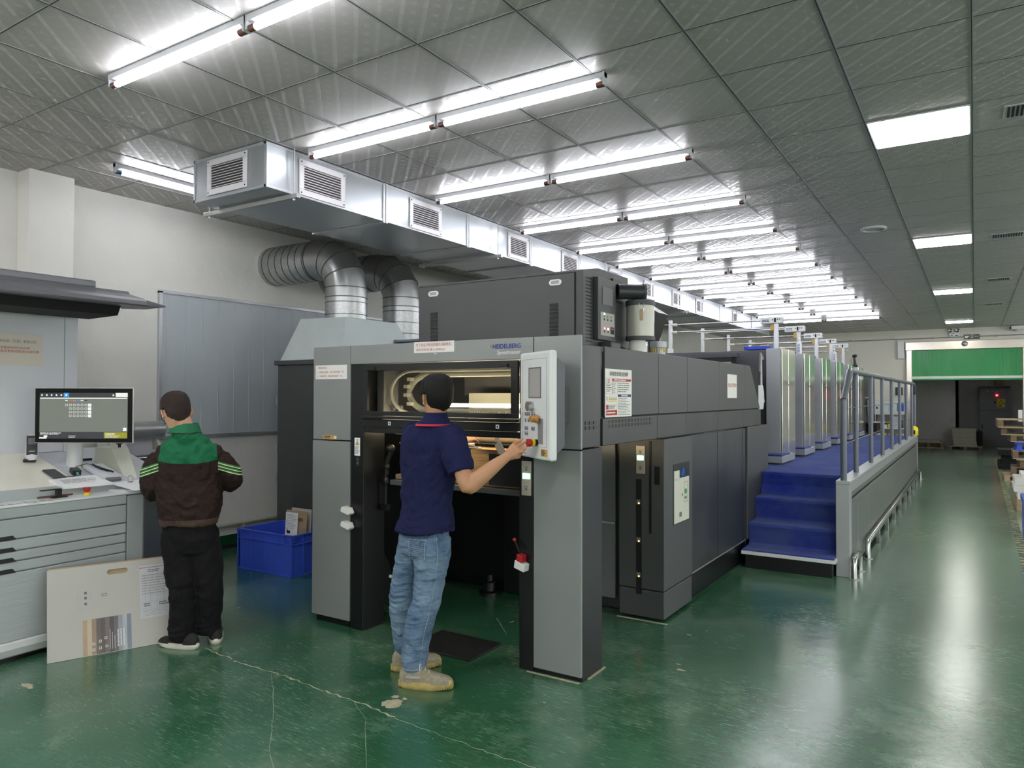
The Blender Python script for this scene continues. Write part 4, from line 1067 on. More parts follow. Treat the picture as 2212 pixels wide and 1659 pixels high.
# ------------------------------------------------------------------ printing units and gallery
NTH = ['nearest', 'second', 'third', 'fourth', 'fifth', 'farthest']
def units():
    W = 0.71; P0 = 8.65; DP = 1.296
    for i in range(6):
        y = P0 + DP*i
        t = thing('printing_unit', '%s of the six tall grey printing towers behind the handrail' % NTH[i], 'printing unit', (-2.8, y+W/2, 0), 'six printing towers in a row')
        MB().box(-3.85, -2.03, y+0.09, y+W+0.1, 0.0, 2.135).build('unit_body', 'unit_dark', t, bevel=0.006)
        MB().box(-2.03, -1.872, y, y+W, 0.86, 2.147).build('tower_front', 'tower_face', t, bevel=0.005)
        MB().box(-1.8715, -1.85, y+0.004, y+0.325, 0.86, 2.15).box(-1.8715, -1.85, y+0.34, y+W, 0.86, 2.15).build('tower_side_cover', 'tower_side', t, bevel=0.004)
        MB().box(-1.8495, -1.846, y+0.01, y+W-0.01, 1.72, 1.735).build('cover_strip', 'steel', t)
        MB().box(-2.03, -1.87, y+0.01, y+W, 0.1, 0.86).build('tower_base', 'press_black', t)
        MB().box(-2.6, -1.80, y-0.24, y+0.42, 0.85, 0.925).build('step_plate', 'gallery_light', t, bevel=0.004)
        MB().box(-2.6, -1.81, y-0.235, y+0.2, 0.925, 0.943).build('step_mat', 'carpet', t, bevel=0.005)
        if i == 0:
            MB().tube([(-2.07, y-0.01, 2.02), (-2.085, y-0.03, 2.08), (-2.085, y-0.03, 1.8), (-2.085, y-0.03, 1.62), (-2.06, y-0.02, 1.52)], 0.024, 12).build('gas_strut', 'steel_dull', t, smooth=True)
            MB().prism('x', [(7.6, 1.71), (7.97, 1.71), (8.01, 1.64), (8.02, 1.55), (7.98, 1.455), (7.82, 1.455)], -1.97, -1.9).box(-2.1, -1.93, 7.6, 7.68, 1.5, 1.6).build('end_grip', 'console_white', t, bevel=0.008)
            tt = text('印', (-1.84, y+0.62, 2.0), (0,1,0), (0,0,1), 'navy_ink', t, 'tower_mark', height=0.07, off=0.0) if False else None
        # walkway between units, low body
        MB().box(-3.85, -2.62, y+W+0.1, y+DP+0.088, 0.0, 1.0).build('unit_bridge', 'unit_dark', t)
        MB().box(-2.62, -2.05, y+W+0.1, y+DP+0.088, 0.0, 0.84).build('unit_ledge', 'unit_dark', t)
    # ink agitators
    for i in range(5):
        y = 8.9 + DP*i; zt = 2.515 + (0.0 if i else 0.0)
        t = thing('ink_agitator', '%s ink agitator with two chrome rods and white control box above the printing towers' % ['nearest', 'second', 'third', 'fourth', 'farthest'][i], 'ink agitator', (-2.6, y, 2.13), 'ink agitators over the towers')
        MB().box(-1.995, -1.945, y-0.025, y+0.025, 2.13, 2.455).build('support_post', 'zinc_edge', t, bevel=0.003)
        MB().box(-3.29, -3.25, y-0.02, y+0.02, 2.0, 2.56).box(-3.3, -3.24, y-0.03, y+0.03, 2.0, 2.2).build('end_bracket', 'console_white', t, bevel=0.003)
        for z, xa in ((2.50, -3.36), (2.405, -3.3)):
            MB().cyl((xa, y-0.01, z), (-1.88, y-0.01, z-0.005), 0.0095, n=12).build('rod', 'steel', t, smooth=True)
            MB().cyl((-3.24, y-0.01, z), (-3.18, y-0.01, z), 0.018, n=12).build('rod_bushing', 'cream', t, smooth=True)
        b = MB().box(-2.14, -1.89, y-0.05, y+0.03, 2.455, 2.53).build('drive_box', 'console_white', t, bevel=0.005)
        pl = Plane((-2.14, y-0.05, 2.455), (1,0,0), (0,0,1)); pl.lines(0.02, 0.015, 0.11, 0.05, 2, 0.55, 0, 0.001, 5).rect(0.155, 0.012, 0.178, 0.06, 1).disc(0.14, 0.042, 0.007, 1).disc(0.195, 0.045, 0.007, 1).disc(0.217, 0.045, 0.007, 1)
        pl.mb.build('box_marks', ['navy_ink', 'ink'], b)
        MB().box(-2.03, -1.99, y-0.035, y+0.01, 2.37, 2.44).build('slider_block', 'orange_tag', t, bevel=0.003)
    # trays, bottles and a scanner standing on the towers
    for i in range(5):
        y = P0 + DP*i
        x0, x1, ya, yb = (-2.33, -2.03, y+0.18, y+0.5) if i == 0 else (-2.14, -1.98, y+0.2, y+0.42)
        mb = MB().box(x0, x1, ya, yb, 2.15, 2.156)
        mb.box(x0, x0+0.006, ya, yb, 2.15, 2.19).box(x1-0.006, x1, ya, yb, 2.15, 2.19).box(x0, x1, ya, ya+0.006, 2.15, 2.19).box(x0, x1, yb-0.006, yb, 2.15, 2.19)
        tag(seated(mb.build('blue_tray', 'blue_tray', bevel=0.003)), 'blue plastic tray lying on top of the %s printing tower' % NTH[i], 'tray', 'blue trays on the towers')
        if i == 0:
            tag(seated(MB().ellipsoid((-2.13, y+0.3, 2.185), (0.05,0,0), (0,0.04,0), (0,0,0.026)).build('sponge', 'kraft', smooth=True)), 'brown sponge lying in the blue tray on the nearest printing tower', 'sponge')
    for (x, y, nme) in ((-1.955, P0+DP+0.18, 'second'), (-1.915, P0+3*DP+0.2, 'fourth')):
        t = thing('spray_bottle', 'clear bottle with blue lettering standing on the %s printing tower' % nme, 'bottle', (x, y, 2.15), 'clear bottles on the towers')
        MB().lathe((x, y, 2.15), [(0.035, 0), (0.038, 0.01), (0.038, 0.14), (0.03, 0.165), (0.014, 0.18), (0.014, 0.195)], 20).build('bottle_body', 'clear_plastic', t, smooth=True)
        MB().lathe((x, y, 2.15), [(0.017, 0.195), (0.017, 0.225), (0.012, 0.23)], 16).build('bottle_cap', 'logo_white', t, smooth=True)
        d = Vector((-x, -y, 0)).normalized(); r = Vector((-d.y, d.x, 0))
        text('XXX', Vector((x, y, 2.23)) + d*0.039, (0,0,1), -r, 'logo_blue', t, 'lettering', width=0.11, height=0.03, bold=0.01)
    x, y = -1.93, P0+5*DP+0.15
    t = thing('hand_scanner', 'black upright hand scanner in a stand on the farthest printing tower', 'scanner', (x, y, 2.15))
    MB().box(x-0.05, x+0.05, y-0.05, y+0.05, 2.15, 2.20).build('stand_base', 'black', t, bevel=0.012)
    MB().tube([(x, y, 2.2), (x-0.01, y, 2.34)], [0.028, 0.018], 12).build('grip', 'black', t, smooth=True)
    MB().ellipsoid((x-0.005, y, 2.37), (0.045,0,0), (0,0.05,0), (0,0,0.035)).build('scan_head', 'black', t, smooth=True)
    MB().tube([(x-0.03, y, 2.36), (x-0.07, y, 2.28), (x-0.06, y, 2.2)], 0.004, 6).build('cable', 'black', t, smooth=True)
    # beam between delivery and first unit
    t = thing('link_guard', 'dark cross beams between the press roof and the first printing tower', 'guard', (-3.0, 8.5, 0))
    MB().box(-4.0, -2.3, 8.42, 8.56, 2.045, 2.098).build('guard_top', 'unit_dark', t, bevel=0.004)
    MB().box(-4.0, -2.36, 8.38, 8.42, 1.975, 1.99).build('guard_strip', 'steel_dull', t)
    MB().box(-4.0, -2.36, 8.42, 8.62, 1.88, 2.045).build('guard_core', 'black', t)
    MB().box(-3.75, -2.08, 7.97, 8.62, 0.0, 1.88).build('link_body', 'press_black', t)
    # feeder beyond the last tower
    t = thing('press_feeder', 'dark feeder end of the press with slanted side beyond the last tower', 'press feeder', (-2.7, 17.4, 0))
    MB().prism('x', [(16.2, 0.0), (18.2, 0.0), (18.2, 2.02), (17.4, 2.12), (16.2, 2.08)], -3.8, -1.9).build('feeder_body', 'press_dark', t, bevel=0.006)
    MB().box(-1.9, -1.86, 17.5, 17.62, 0.8, 2.08).build('feeder_edge', 'tower_face', t)
    MB().box(-1.9, -1.885, 16.45, 17.1, 1.55, 1.58).build('feeder_strip', 'steel_dull', t)
    MB().obox((-1.87, 16.8, 1.35), (0.012,0,0), (0,0.1,0.0), (0,0.1,-0.17)).build('slanted_panel', 'gallery_light', t)
    tt = thing('feeder_console', 'small feeder side table with papers beyond the last tower', 'side table', (-1.6, 17.2, 0.83))
    MB().box(-1.88, -1.5, 16.6, 17.6, 1.02, 1.05).build('table_board', 'press_dark', tt, bevel=0.004)
    MB().box(-1.88, -1.7, 16.7, 17.4, 0.83, 1.02).build('table_base', 'press_black', tt)
    tag(seated(MB().box(-1.82, -1.58, 16.75, 17.05, 1.05, 1.06).build('paper_sheet', 'paper_white')), 'white sheet lying on the feeder side table', 'paper')
    tag(seated(MB().box(-1.75, -1.65, 17.1, 17.2, 1.05, 1.075).build('pink_cloth', mat('pink', (220, 90, 110), 0.7))), 'pink cloth lying on the feeder side table', 'cloth')
units()

def gallery():
    t = thing('gallery', 'raised walkway with blue carpeted steps beside the printing towers', 'walkway', (-1.4, 11.4, 0))
    x0, x1 = -1.872, -1.046
    # deck
    MB().box(-2.02, x1, 7.96, 16.0, 0.62, 0.815).build('deck_frame', 'press_black', t)
    # carpet running down the steps: rounded nosings
    ys = [(7.0-0.11, 0.155), (7.16, 0.385), (7.42, 0.60), (7.69, 0.825)]
    MB().box(-1.848, -1.035, 6.885, 7.25, 0.125, 0.157).build('bottom_step', 'console_white', t, bevel=0.003)
    MB().box(-1.815, -1.06, 6.90, 7.25, 0.0, 0.125).build('step_base', 'press_black', t, bevel=0.003)
    prof = []
    def nose(y, z, zp):
        prof.append((y+0.008, zp)); 
        prof.append((y-0.004, z-0.07)); prof.append((y-0.015, z-0.03)); prof.append((y-0.008, z-0.006)); prof.append((y+0.02, z))
    prof.append((6.893, 0.157)); prof.append((6.893, 0.170)); prof.append((7.12, 0.172))
    nose(7.15, 0.385, 0.19); prof.append((7.38, 0.387)); nose(7.41, 0.602, 0.40); prof.append((7.65, 0.604)); nose(7.68, 0.828, 0.62)
    prof.append((16.0, 0.828)); prof.append((16.0, 0.815)); prof.append((7.75, 0.80)); prof.append((7.3, 0.157))
    # strips of different width because the press body narrows the lower steps
    pts = prof
    MB().prism('x', pts, -1.845, x1-0.002).build('stair_carpet', 'carpet', t, smooth=False, bevel=0.006)
    MB().box(-2.1, -1.84, 7.97, 16.0, 0.812, 0.828).build('deck_carpet', 'carpet', t)
    # side wall with cap
    MB().box(x1, -0.93, 7.0, 7.115, 0.0, 0.814).build('end_pillar', 'gallery_light', t, bevel=0.004)
    MB().box(x1, -0.925, 7.0, 15.95, 0.815, 0.848).build('side_cap', 'gallery_light', t, bevel=0.003)
    MB().box(-0.945, -0.93, 7.115, 15.95, 0.745, 0.815).build('side_top_rail', 'gallery_light', t)
    MB().box(-1.04, -0.955, 7.115, 15.9, 0.02, 0.745).build('side_backing', 'press_black', t)
    y = 7.115
    for wd in (0.42, 0.86, 0.86, 0.86, 0.86, 0.86, 0.86, 0.86, 0.86, 0.86, 0.6):
        MB().box(-0.955, -0.936, y+0.006, min(y+wd, 15.93), 0.04, 0.665).build('side_panel', 'gallery_dark', t, bevel=0.003)
        MB().box(-0.955, -0.934, y+0.004, min(y+wd, 15.93), 0.70, 0.74).build('side_upper_strip', 'gallery_dark', t, bevel=0.002)
        y += wd
    MB().box(x1, -0.925, 15.93, 15.98, 0.0, 0.848).build('end_pillar', 'gallery_light', t, bevel=0.003)
    # handrail
    r = thing('handrail', 'grey tubular handrail with slim posts along the blue carpeted walkway', 'handrail', (-0.99, 11.5, 0.848))
    X = -0.988; zt = 1.835
    MB().tube([(X, 6.985+0.07, 1.56), (X, 7.2, 1.63+0.02), (X, 7.42, 1.805), (X, 7.47, zt), (X, 7.6, zt), (X, 15.9, zt), (X, 16.0, zt-0.02), (X, 16.25, 1.62)], 0.029, 14).build('top_rail', 'rail_grey', r, smooth=True)
    ys = [7.06, 7.86, 9.09, 10.3, 11.55, 12.83, 14.1, 15.45]
    for i, yy in enumerate(ys):
        p = MB().cyl((X, yy, 0.846), (X, yy, 1.57 if i == 0 else zt), 0.027 if i == 0 else 0.024, n=14).build('post', 'rail_grey', r, smooth=True)
    MB().cyl((X, 16.22, 1.0), (X, 16.22, 1.64), 0.022, n=12).build('post', 'rail_grey', r, smooth=True)
    for z in (1.49, 1.17):
        MB().cyl((X+0.0, 7.06, z), (X, 16.2, z), 0.0045, n=8).build('wire', 'steel', r, smooth=True)
    b = thing('washer_bottle', 'bright yellow squat bottle with dark lettering standing at the far end of the walkway edge', 'bottle', (-0.975, 15.86, 0.848))
    MB().lathe((-0.975, 15.86, 0.848), [(0.06, 0), (0.068, 0.01), (0.068, 0.125), (0.05, 0.16), (0.02, 0.175), (0.02, 0.18)], 20).build('bottle_body', 'bottle_yellow', b, smooth=True)
    MB().lathe((-0.975, 15.86, 0.848), [(0.022, 0.18), (0.022, 0.21), (0.015, 0.214)], 16).build('bottle_cap', 'copper_cap', b, smooth=True)
    d = Vector((0.06, -1, 0)).normalized()
    MB().obox(Vector((-0.975, 15.86, 0.91)) + d*0.068, (0.016,0,0), d*0.002, (0,0,0.04)).build('bottle_label', 'ink', b)
    # low steel bumper rails on the floor
    def bumper(label, ya, yb, n, z=0.13):
        X = -0.895
        g = thing('floor_bumper', label, 'bumper rail', (X, (ya+yb)/2, 0), 'low steel bumper rails')
        MB().tube([(X, ya, 0.0), (X, ya, z-0.04), (X, ya+0.012, z-0.012), (X, ya+0.045, z), (X, yb-0.045, z), (X, yb-0.012, z-0.012), (X, yb, z-0.04), (X, yb, 0)], 0.024, 14).build('bent_tube', 'steel', g, smooth=True)
        for k in range(n):
            y = ya + (yb-ya)*(k+1)/(n+1)
            MB().box(X-0.02, X+0.02, y-0.02, y+0.02, 0, z-0.015).build('stanchion', 'steel', g, bevel=0.002)
        for y in (ya, yb): MB().cyl((X, y, 0), (X, y, 0.006), 0.045, n=18).build('floor_flange', 'steel_dull', g)
    bumper('short bent steel bumper rail on the floor by the foot of the steps', 6.96, 7.33, 0, 0.17)
    bumper('long low steel bumper rail on the floor along the side of the walkway', 7.93, 16.1, 8, 0.17)
gallery()

# ------------------------------------------------------------------ end wall: roller door and fittings
def end_wall():
    t = MB().box(-1.6, 1.4, YB-0.14, YB, 2.86, 3.08).build('door_1', 'brushed', bevel=0.006); struct(t, 'green high-speed roller door with steel housing in the end wall')
    ORG[t.name] = Vector((0,0,0))
    MB().box(-1.58, -1.452, YB-0.1, YB, 0.0, 2.86).build('guide_rail', 'brushed', t, bevel=0.004)
    MB().box(1.06, 1.19, YB-0.1, YB, 0.0, 2.86).build('guide_rail', 'brushed', t, bevel=0.004)
    mb = MB(); n = 60; rows = []
    vs = []; fs = []
    for i in range(n+1):
        x = -1.45 + 2.51*i/n
        for j in range(5):
            z = 2.13 + 0.73*j/4
            vs.append((x, YB-0.05 + 0.006*sin(x*9+j*0.8)*(1-j/5), z))
    for i in range(n):
        for j in range(4):
            a = i*5+j; fs.append((a, a+5, a+6, a+1))
    m0 = len(vs); vs += [(p[0], p[1]+0.012, p[2]) for p in vs]; fs += [tuple(m0+k for k in f[::-1]) for f in fs]
    mb.add(vs, fs); mb.build('curtain', 'curtain_green', t, smooth=True, recalc=False)
    MB().box(-1.45, 1.06, YB-0.07, YB-0.03, 2.075, 2.14).build('curtain_bar', 'logo_white', t, bevel=0.004)
    MB().box(-1.45, 1.06, YB-0.066, YB-0.034, 2.03, 2.075).build('curtain_hem', 'curtain_green', t, bevel=0.008)
    MB().lathe((-0.21, YB-0.14, 3.0), [(0.075, 0.0), (0.07, -0.02), (0.04, -0.045), (0.002, -0.05)], 24, ax='y').build('radar_sensor', 'steel_dull', t, smooth=True)
    tag(MB().box(-1.795, -1.63, YB-0.1, YB, 2.64, 3.12).build('drive_cover', 'console_white', bevel=0.006), 'white upright box on the end wall left of the roller door', 'wall box')
    tag(MB().box(-1.89, -1.815, YB-0.04, YB, 3.2, 3.27).build('junction_box', 'console_white', bevel=0.004), 'small white junction box on the end wall left of the roller door', 'junction box')
    mb = MB().tube([(-4.6, YB-0.03, 3.17), (4.4, YB-0.03, 3.21)], 0.013, 8)
    for x in (-3.0, -0.94, 0.5): mb.box(x-0.008, x+0.008, YB-0.045, YB-0.002, 3.155, 3.225)
    tag(mb.build('conduit', 'steel_dull'), 'thin grey conduit pipe running along the end wall above the door', 'conduit')
    e = thing('emergency_light', 'twin-headed white emergency light on the end wall above the roller door', 'emergency light', (-0.44, YB, 3.2))
    MB().box(-0.56, -0.33, YB-0.06, YB, 3.2, 3.32).build('housing', 'console_white', e, bevel=0.006)
    for x in (-0.53, -0.37): MB().lathe((x, YB-0.03, 3.365), [(0.02, 0.0), (0.05, -0.03), (0.052, -0.06), (0.044, -0.064), (0.005, -0.05)], 20, ax='y').build('lamp_head', 'steel', e, smooth=True)
    pl = Plane((-0.56, YB-0.06, 3.2), (1,0,0), (0,0,1)); pl.rect(0.03,0.03,0.08,0.045,0).rect(0.13,0.02,0.2,0.04,0).rect(0.04,0.08,0.12,0.09,0); pl.mb.build('housing_marks', ['ink'], e)
    s = thing('exit_sign', 'black exit sign with white running figure mark above the roller door', 'exit sign', (-0.05, YB, 3.13))
    MB().box(-0.225, 0.125, YB-0.05, YB, 3.13, 3.245).build('sign_box', 'black', s, bevel=0.004)
    pl = Plane((-0.225, YB-0.05, 3.13), (1,0,0), (0,0,1))
    pl.mb.add([pl.P(0.02,0.02,0.001), pl.P(0.08,0.02,0.001), pl.P(0.13,0.085,0.001), pl.P(0.02,0.085,0.001)], [(0,1,2,3)], 0)
    pl.frame(0.145,0.02,0.225,0.1,0.006,0).disc(0.19,0.08,0.009,0).rect(0.18,0.05,0.19,0.075,0).rect(0.165,0.028,0.18,0.052,0).rect(0.19,0.03,0.205,0.045,0).rect(0.17,0.062,0.21,0.068,0)
    pl.frame(0.245,0.04,0.27,0.08,0.005,0).frame(0.285,0.04,0.325,0.08,0.005,0).rect(0.252,0.055,0.263,0.063,0).rect(0.297,0.055,0.313,0.063,0)
    pl.mb.build('sign_marks', ['logo_white'], s)
    c = thing('cctv_camera', 'long white surveillance camera at the top right of the end wall', 'camera', (0.9, YB, 3.32))
    MB().obox((0.95, YB-0.22, 3.37), (0.15,0.03,0.005), (-0.012,0.05,0), (0,0,0.045)).build('camera_body', 'console_white', c, bevel=0.008)
    MB().obox((0.795, YB-0.25, 3.362), (0.01,0.002,0), (-0.01,0.04,0), (0,0,0.035)).build('lens', 'black', c, bevel=0.003)
    MB().box(0.9, 0.94, YB-0.2, YB, 3.28, 3.33).build('bracket', 'steel_dull', c)
    tag(MB().box(0.95, 1.04, YB-0.11, YB-0.1, 0.75+0.2, 1.25).build('door_paper', 'paper_white'), 'white paper stuck on the right guide rail of the roller door', 'paper')
    # switch cabinet in the passage
    k = thing('switch_cabinet', 'tall grey electrical switch cabinet with red lamp in the room beyond the door', 'electrical cabinet', (0.55, 28.2, 0))
    MB().box(0.14, 0.95, 27.9, 28.5, 0.0, 1.86).build('cabinet_body', 'switchgear', k, bevel=0.005)
    MB().box(0.13, 0.96, 27.88, 28.5, 1.86, 1.92).build('cabinet_top', 'black', k)
    pl = Plane((0.14, 27.9, 0), (1,0,0), (0,0,1)); pl.rect(0.0, 1.14, 0.81, 1.147, 1).rect(0.05, 0.55, 0.075, 0.68, 1).rect(0.06,1.42,0.07,1.5,0)
    for q in range(4): pl.rect(0.19+0.125*q, 1.75, 0.25+0.125*q, 1.79, 0).rect(0.2+0.125*q, 1.62, 0.225+0.125*q, 1.64, 1)
    pl.rect(0.38,1.38,0.44,1.43,1)
    pl.mb.build('cabinet_face', ['ink_light', 'ink'], k)
    MB().cyl((0.14+0.465, 27.9, 1.63), (0.14+0.465, 27.88, 1.63), 0.028, n=14).build('red_lamp', 'led_red', k)
    pl = Plane((0.14+0.47, 27.9, 1.25), (1,0,0), (0,0,1)); pl.rect(0,0,0.21,0.26,0).tri(0.105,0.1,0.17,1,0.002).tri(0.105,0.115,0.125,0,0.0025).mb.add([pl.P(0.11,0.19,0.003), pl.P(0.095,0.155,0.003), pl.P(0.115,0.155,0.003), pl.P(0.1,0.125,0.003), pl.P(0.122,0.165,0.003), pl.P(0.105,0.165,0.003)], [(0,1,2,3,4,5)], 1)
    pl.lines(0.03,0.02,0.18,0.07,1,0.7,1,0.002)
    pl.mb.build('hazard_plate', ['yellow', 'ink'], k, label='yellow warning plate with triangle')
    tag(MB().box(0.6, 0.8, 28.5, 28.6, 1.95, 2.3).build('wall_chute', 'kraft'), 'beige box fixed above the switch cabinet', 'wall box')
    # paper stack on a pallet beyond the door
    pallet((-0.24, 26.15), (0.86, 0.7), 'low wooden pallet under the stack of boards beyond the doorway', 0.09)
    z = 0.09
    for i, h in enumerate((0.07, 0.09, 0.11, 0.12, 0.1, 0.05)):
        dx = [0.03, 0.02, 0.0, 0.0, -0.01, -0.03][i]
        w_ = 0.6 if i < 5 else 0.64
        tag(seated(MB().box(-0.57+dx, -0.57+dx+w_, 25.85, 26.5, z, z+h-0.004).build('board_stack', 'paper_grey')), 'grey board bundle beyond the doorway, %s of its stack' % ['bottom', 'second', 'third', 'fourth', 'fifth', 'topmost'][i], 'board bundle', 'board bundles beyond the doorway')
        z += h
    tag(seated(MB().box(0.05, 0.2, 25.9, 26.5, 0.09, 0.56).build('dark_bag', 'black_matte', bevel=0.06)), 'black covered bundle beside the stack of boards beyond the doorway', 'bundle')
    pallet((-1.2, 26.1), (0.8, 0.6), 'low wooden pallet half hidden behind the left edge of the doorway', 0.18)
    tag(seated(MB().box(-1.5, -0.9, 25.9, 26.3, 0.18, 0.24).build('board_sheet', 'paper_grey')), 'thin grey board sheets on the pallet at the left edge of the doorway', 'board bundle')

def pallet(c, s, label, h=0.14, z=0.0, rot=0.0, group='wooden pallets', m1='wood', m2='wood_dark'):
    t = thing('pallet', label, 'pallet', (c[0], c[1], z), group, local=True)
    w_, d = s; k = h/0.14
    mb = MB()
    n = 6
    for i in range(n):
        y = -d/2 + (i+0.5)*d/n; mb.box(-w_/2, w_/2, y-d/n*0.38, y+d/n*0.38, h-0.02, h)
    mb.build('top_boards', m1, t, local=True, bevel=0.002)
    for x in (-w_/2+0.045, 0, w_/2-0.045): MB().box(x-0.045, x+0.045, -d/2, d/2, 0.0 if h < 0.12 else 0.018, h-0.02).build('bearer', m2, t, local=True, bevel=0.002)
    if h >= 0.12:
        mb = MB()
        for y in (-d/2+0.05, 0, d/2-0.05): mb.box(-w_/2, w_/2, y-0.05, y+0.05, 0, 0.018)
        mb.build('bottom_boards', m1, t, local=True, bevel=0.002)
    t.rotation_euler = (0, 0, rot)
    return t
end_wall()

def right_side():
    # pile of mixed pallets
    base = [(1.12, 12.98+3.95, 0.0, 0.12, 0.05, 'bottom'), (1.22, 17.0, 0.12, 0.14, -0.04, 'second'), (1.4, 17.1, 0.28, 0.15, 0.04, 'third'), (1.25, 17.0, 0.45, 0.14, 0.0, 'fourth')]
    # x is the centre, left edges read from the photo at the row y of about 16.6
    def pl(xl, y, z, h, lab, rot=0.0, **k):
        w_ = 1.2; pallet((xl + w_/2, y), (w_, 0.8), lab, h, z, rot, 'stacked wooden pallets at the right', **k)
    pl(0.45, 16.9, 0.0, 0.12, 'lowest wooden pallet of the mixed stack at the right edge', 0.03, m1='wood', m2='wood')
    pl(0.58, 16.95, 0.12, 0.15, 'wooden pallet second from the bottom of the mixed stack at the right edge', -0.03, m1='wood_dark')
    pl(0.70, 17.0, 0.27, 0.13, 'wooden pallet third from the bottom of the mixed stack, set back to the right', 0.02, m1='wood_dark')
    tag(seated(MB().box(0.66, 1.8, 16.6, 17.4, 0.40, 0.425).build('board_sheets', 'paper')), 'thin white board sheets between the pallets of the stack', 'board bundle')
    pl(0.60, 16.95, 0.425, 0.16, 'wooden pallet directly under the blue plastic pallet', 0.0)
    t = thing('plastic_pallet', 'dark blue ribbed plastic pallet in the middle of the pallet stack', 'plastic pallet', (1.2, 16.95, 0.585))
    mb = MB().box(0.63, 1.83, 16.55, 17.35, 0.585, 0.61).box(0.63, 1.83, 16.55, 17.35, 0.72, 0.74)
    for x in (0.66, 0.8, 0.93, 1.2, 1.4, 1.7): mb.box(x, x+0.09, 16.6, 17.3, 0.61, 0.72)
    mb.build('pallet_body', 'crate_blue', t, bevel=0.004)
    pl(0.56, 17.0, 0.74, 0.13, 'wooden pallet directly on top of the blue plastic pallet', 0.03)
    pl(0.44, 16.95, 0.87, 0.14, 'yellowish wooden pallet second from the top of the stack', -0.05)
    pl(0.36, 16.9, 1.01, 0.16, 'topmost pale slatted wooden pallet of the stack at the right edge', 0.02)
    # dark boxes behind the stack
    tag(seated(MB().box(0.43, 0.9, 19.2, 20.0, 0.0, 0.12).build('dark_board', 'black_matte')), 'lower dark board lying on the floor behind the pallet stack', 'board')
    tag(seated(MB().box(0.43, 0.9, 19.3, 20.1, 0.125, 0.16).box(0.43, 0.9, 19.3, 20.1, 0.3, 0.42).box(0.5, 0.85, 19.4, 20.0, 0.16, 0.3).build('dark_rack', 'black_matte')), 'low dark rack with pale edge behind the pallet stack', 'rack')
    # second pallet with white boards
    pallet((1.08, 12.75), (1.2, 0.8), 'wooden pallet under the white board stacks at the right edge', 0.16, 0.0, 0.02, 'wooden pallets', m2='wood')
    z = 0.16
    for i, (x, h) in enumerate(((0.5, 0.10), (0.46, 0.09), (0.47, 0.10), (0.55, 0.06))):
        tag(seated(MB().box(x, 1.7, 12.4, 13.1, z, z+h-0.003).build('board_stack', 'paper')), 'white board bundle at the right edge, %s of its stack' % ['bottom', 'second', 'third', 'topmost, shorter one'][i], 'board bundle', 'white board bundles at the right')
        z += h
    # third pallet and blue thing
    tag(seated(MB().box(0.475, 1.4, 9.9, 10.7, 0.0, 0.42).box(0.46, 1.42, 9.88, 10.72, 0.36, 0.43).build('blue_bin', 'crate_blue', bevel=0.01)), 'blue plastic bin cut by the right edge of the photo', 'bin')
    # yellow and black floor tape
    t = thing('floor_tape', 'worn yellow and black striped tape line on the floor along the aisle', 'floor tape', (0.4, 14, 0))
    m_, t_, b_ = nm('striped_tape'); N, L = t_.nodes, t_.links
    tc = N.new('ShaderNodeTexCoord'); sp = N.new('ShaderNodeSeparateXYZ'); L.new(tc.outputs['Object'], sp.inputs[0])
    def mth(op, a, c=None):
        x = N.new('ShaderNodeMath'); x.operation = op
        for i, v in enumerate((a, c)):
            if v is None: continue
            if isinstance(v, (int, float)): x.inputs[i].default_value = v
            else: L.new(v, x.inputs[i])
        return x.outputs[0]
    st = mth('LESS_THAN', mth('FRACT', mth('DIVIDE', sp.outputs[1], 0.15)), 0.5)
    n1 = N.new('ShaderNodeTexNoise'); n1.inputs['Scale'].default_value = 9; n1.inputs['Detail'].default_value = 6; L.new(tc.outputs['Object'], n1.inputs['Vector'])
    worn = mth('GREATER_THAN', n1.outputs[0], 0.52)
    m1 = N.new('ShaderNodeMix'); m1.data_type = 'RGBA'; L.new(st, m1.inputs[0]); m1.inputs[6].default_value = lin((52, 64, 52)) + (1,); m1.inputs[7].default_value = lin((176, 166, 110)) + (1,)
    m2 = N.new('ShaderNodeMix'); m2.data_type = 'RGBA'; L.new(worn, m2.inputs[0]); L.new(m1.outputs[2], m2.inputs[6]); m2.inputs[7].default_value = lin((66, 100, 78)) + (1,)
    L.new(m2.outputs[2], b_.inputs['Base Color']); b_.inputs['Roughness'].default_value = 0.5
    mb = MB().prism('z', [(0.362, 8.0), (0.442, 8.0), (0.50, 22.3), (0.43, 22.3)], 0.0003, 0.0012)
    mb.build('tape_strip', m_, t)
right_side()

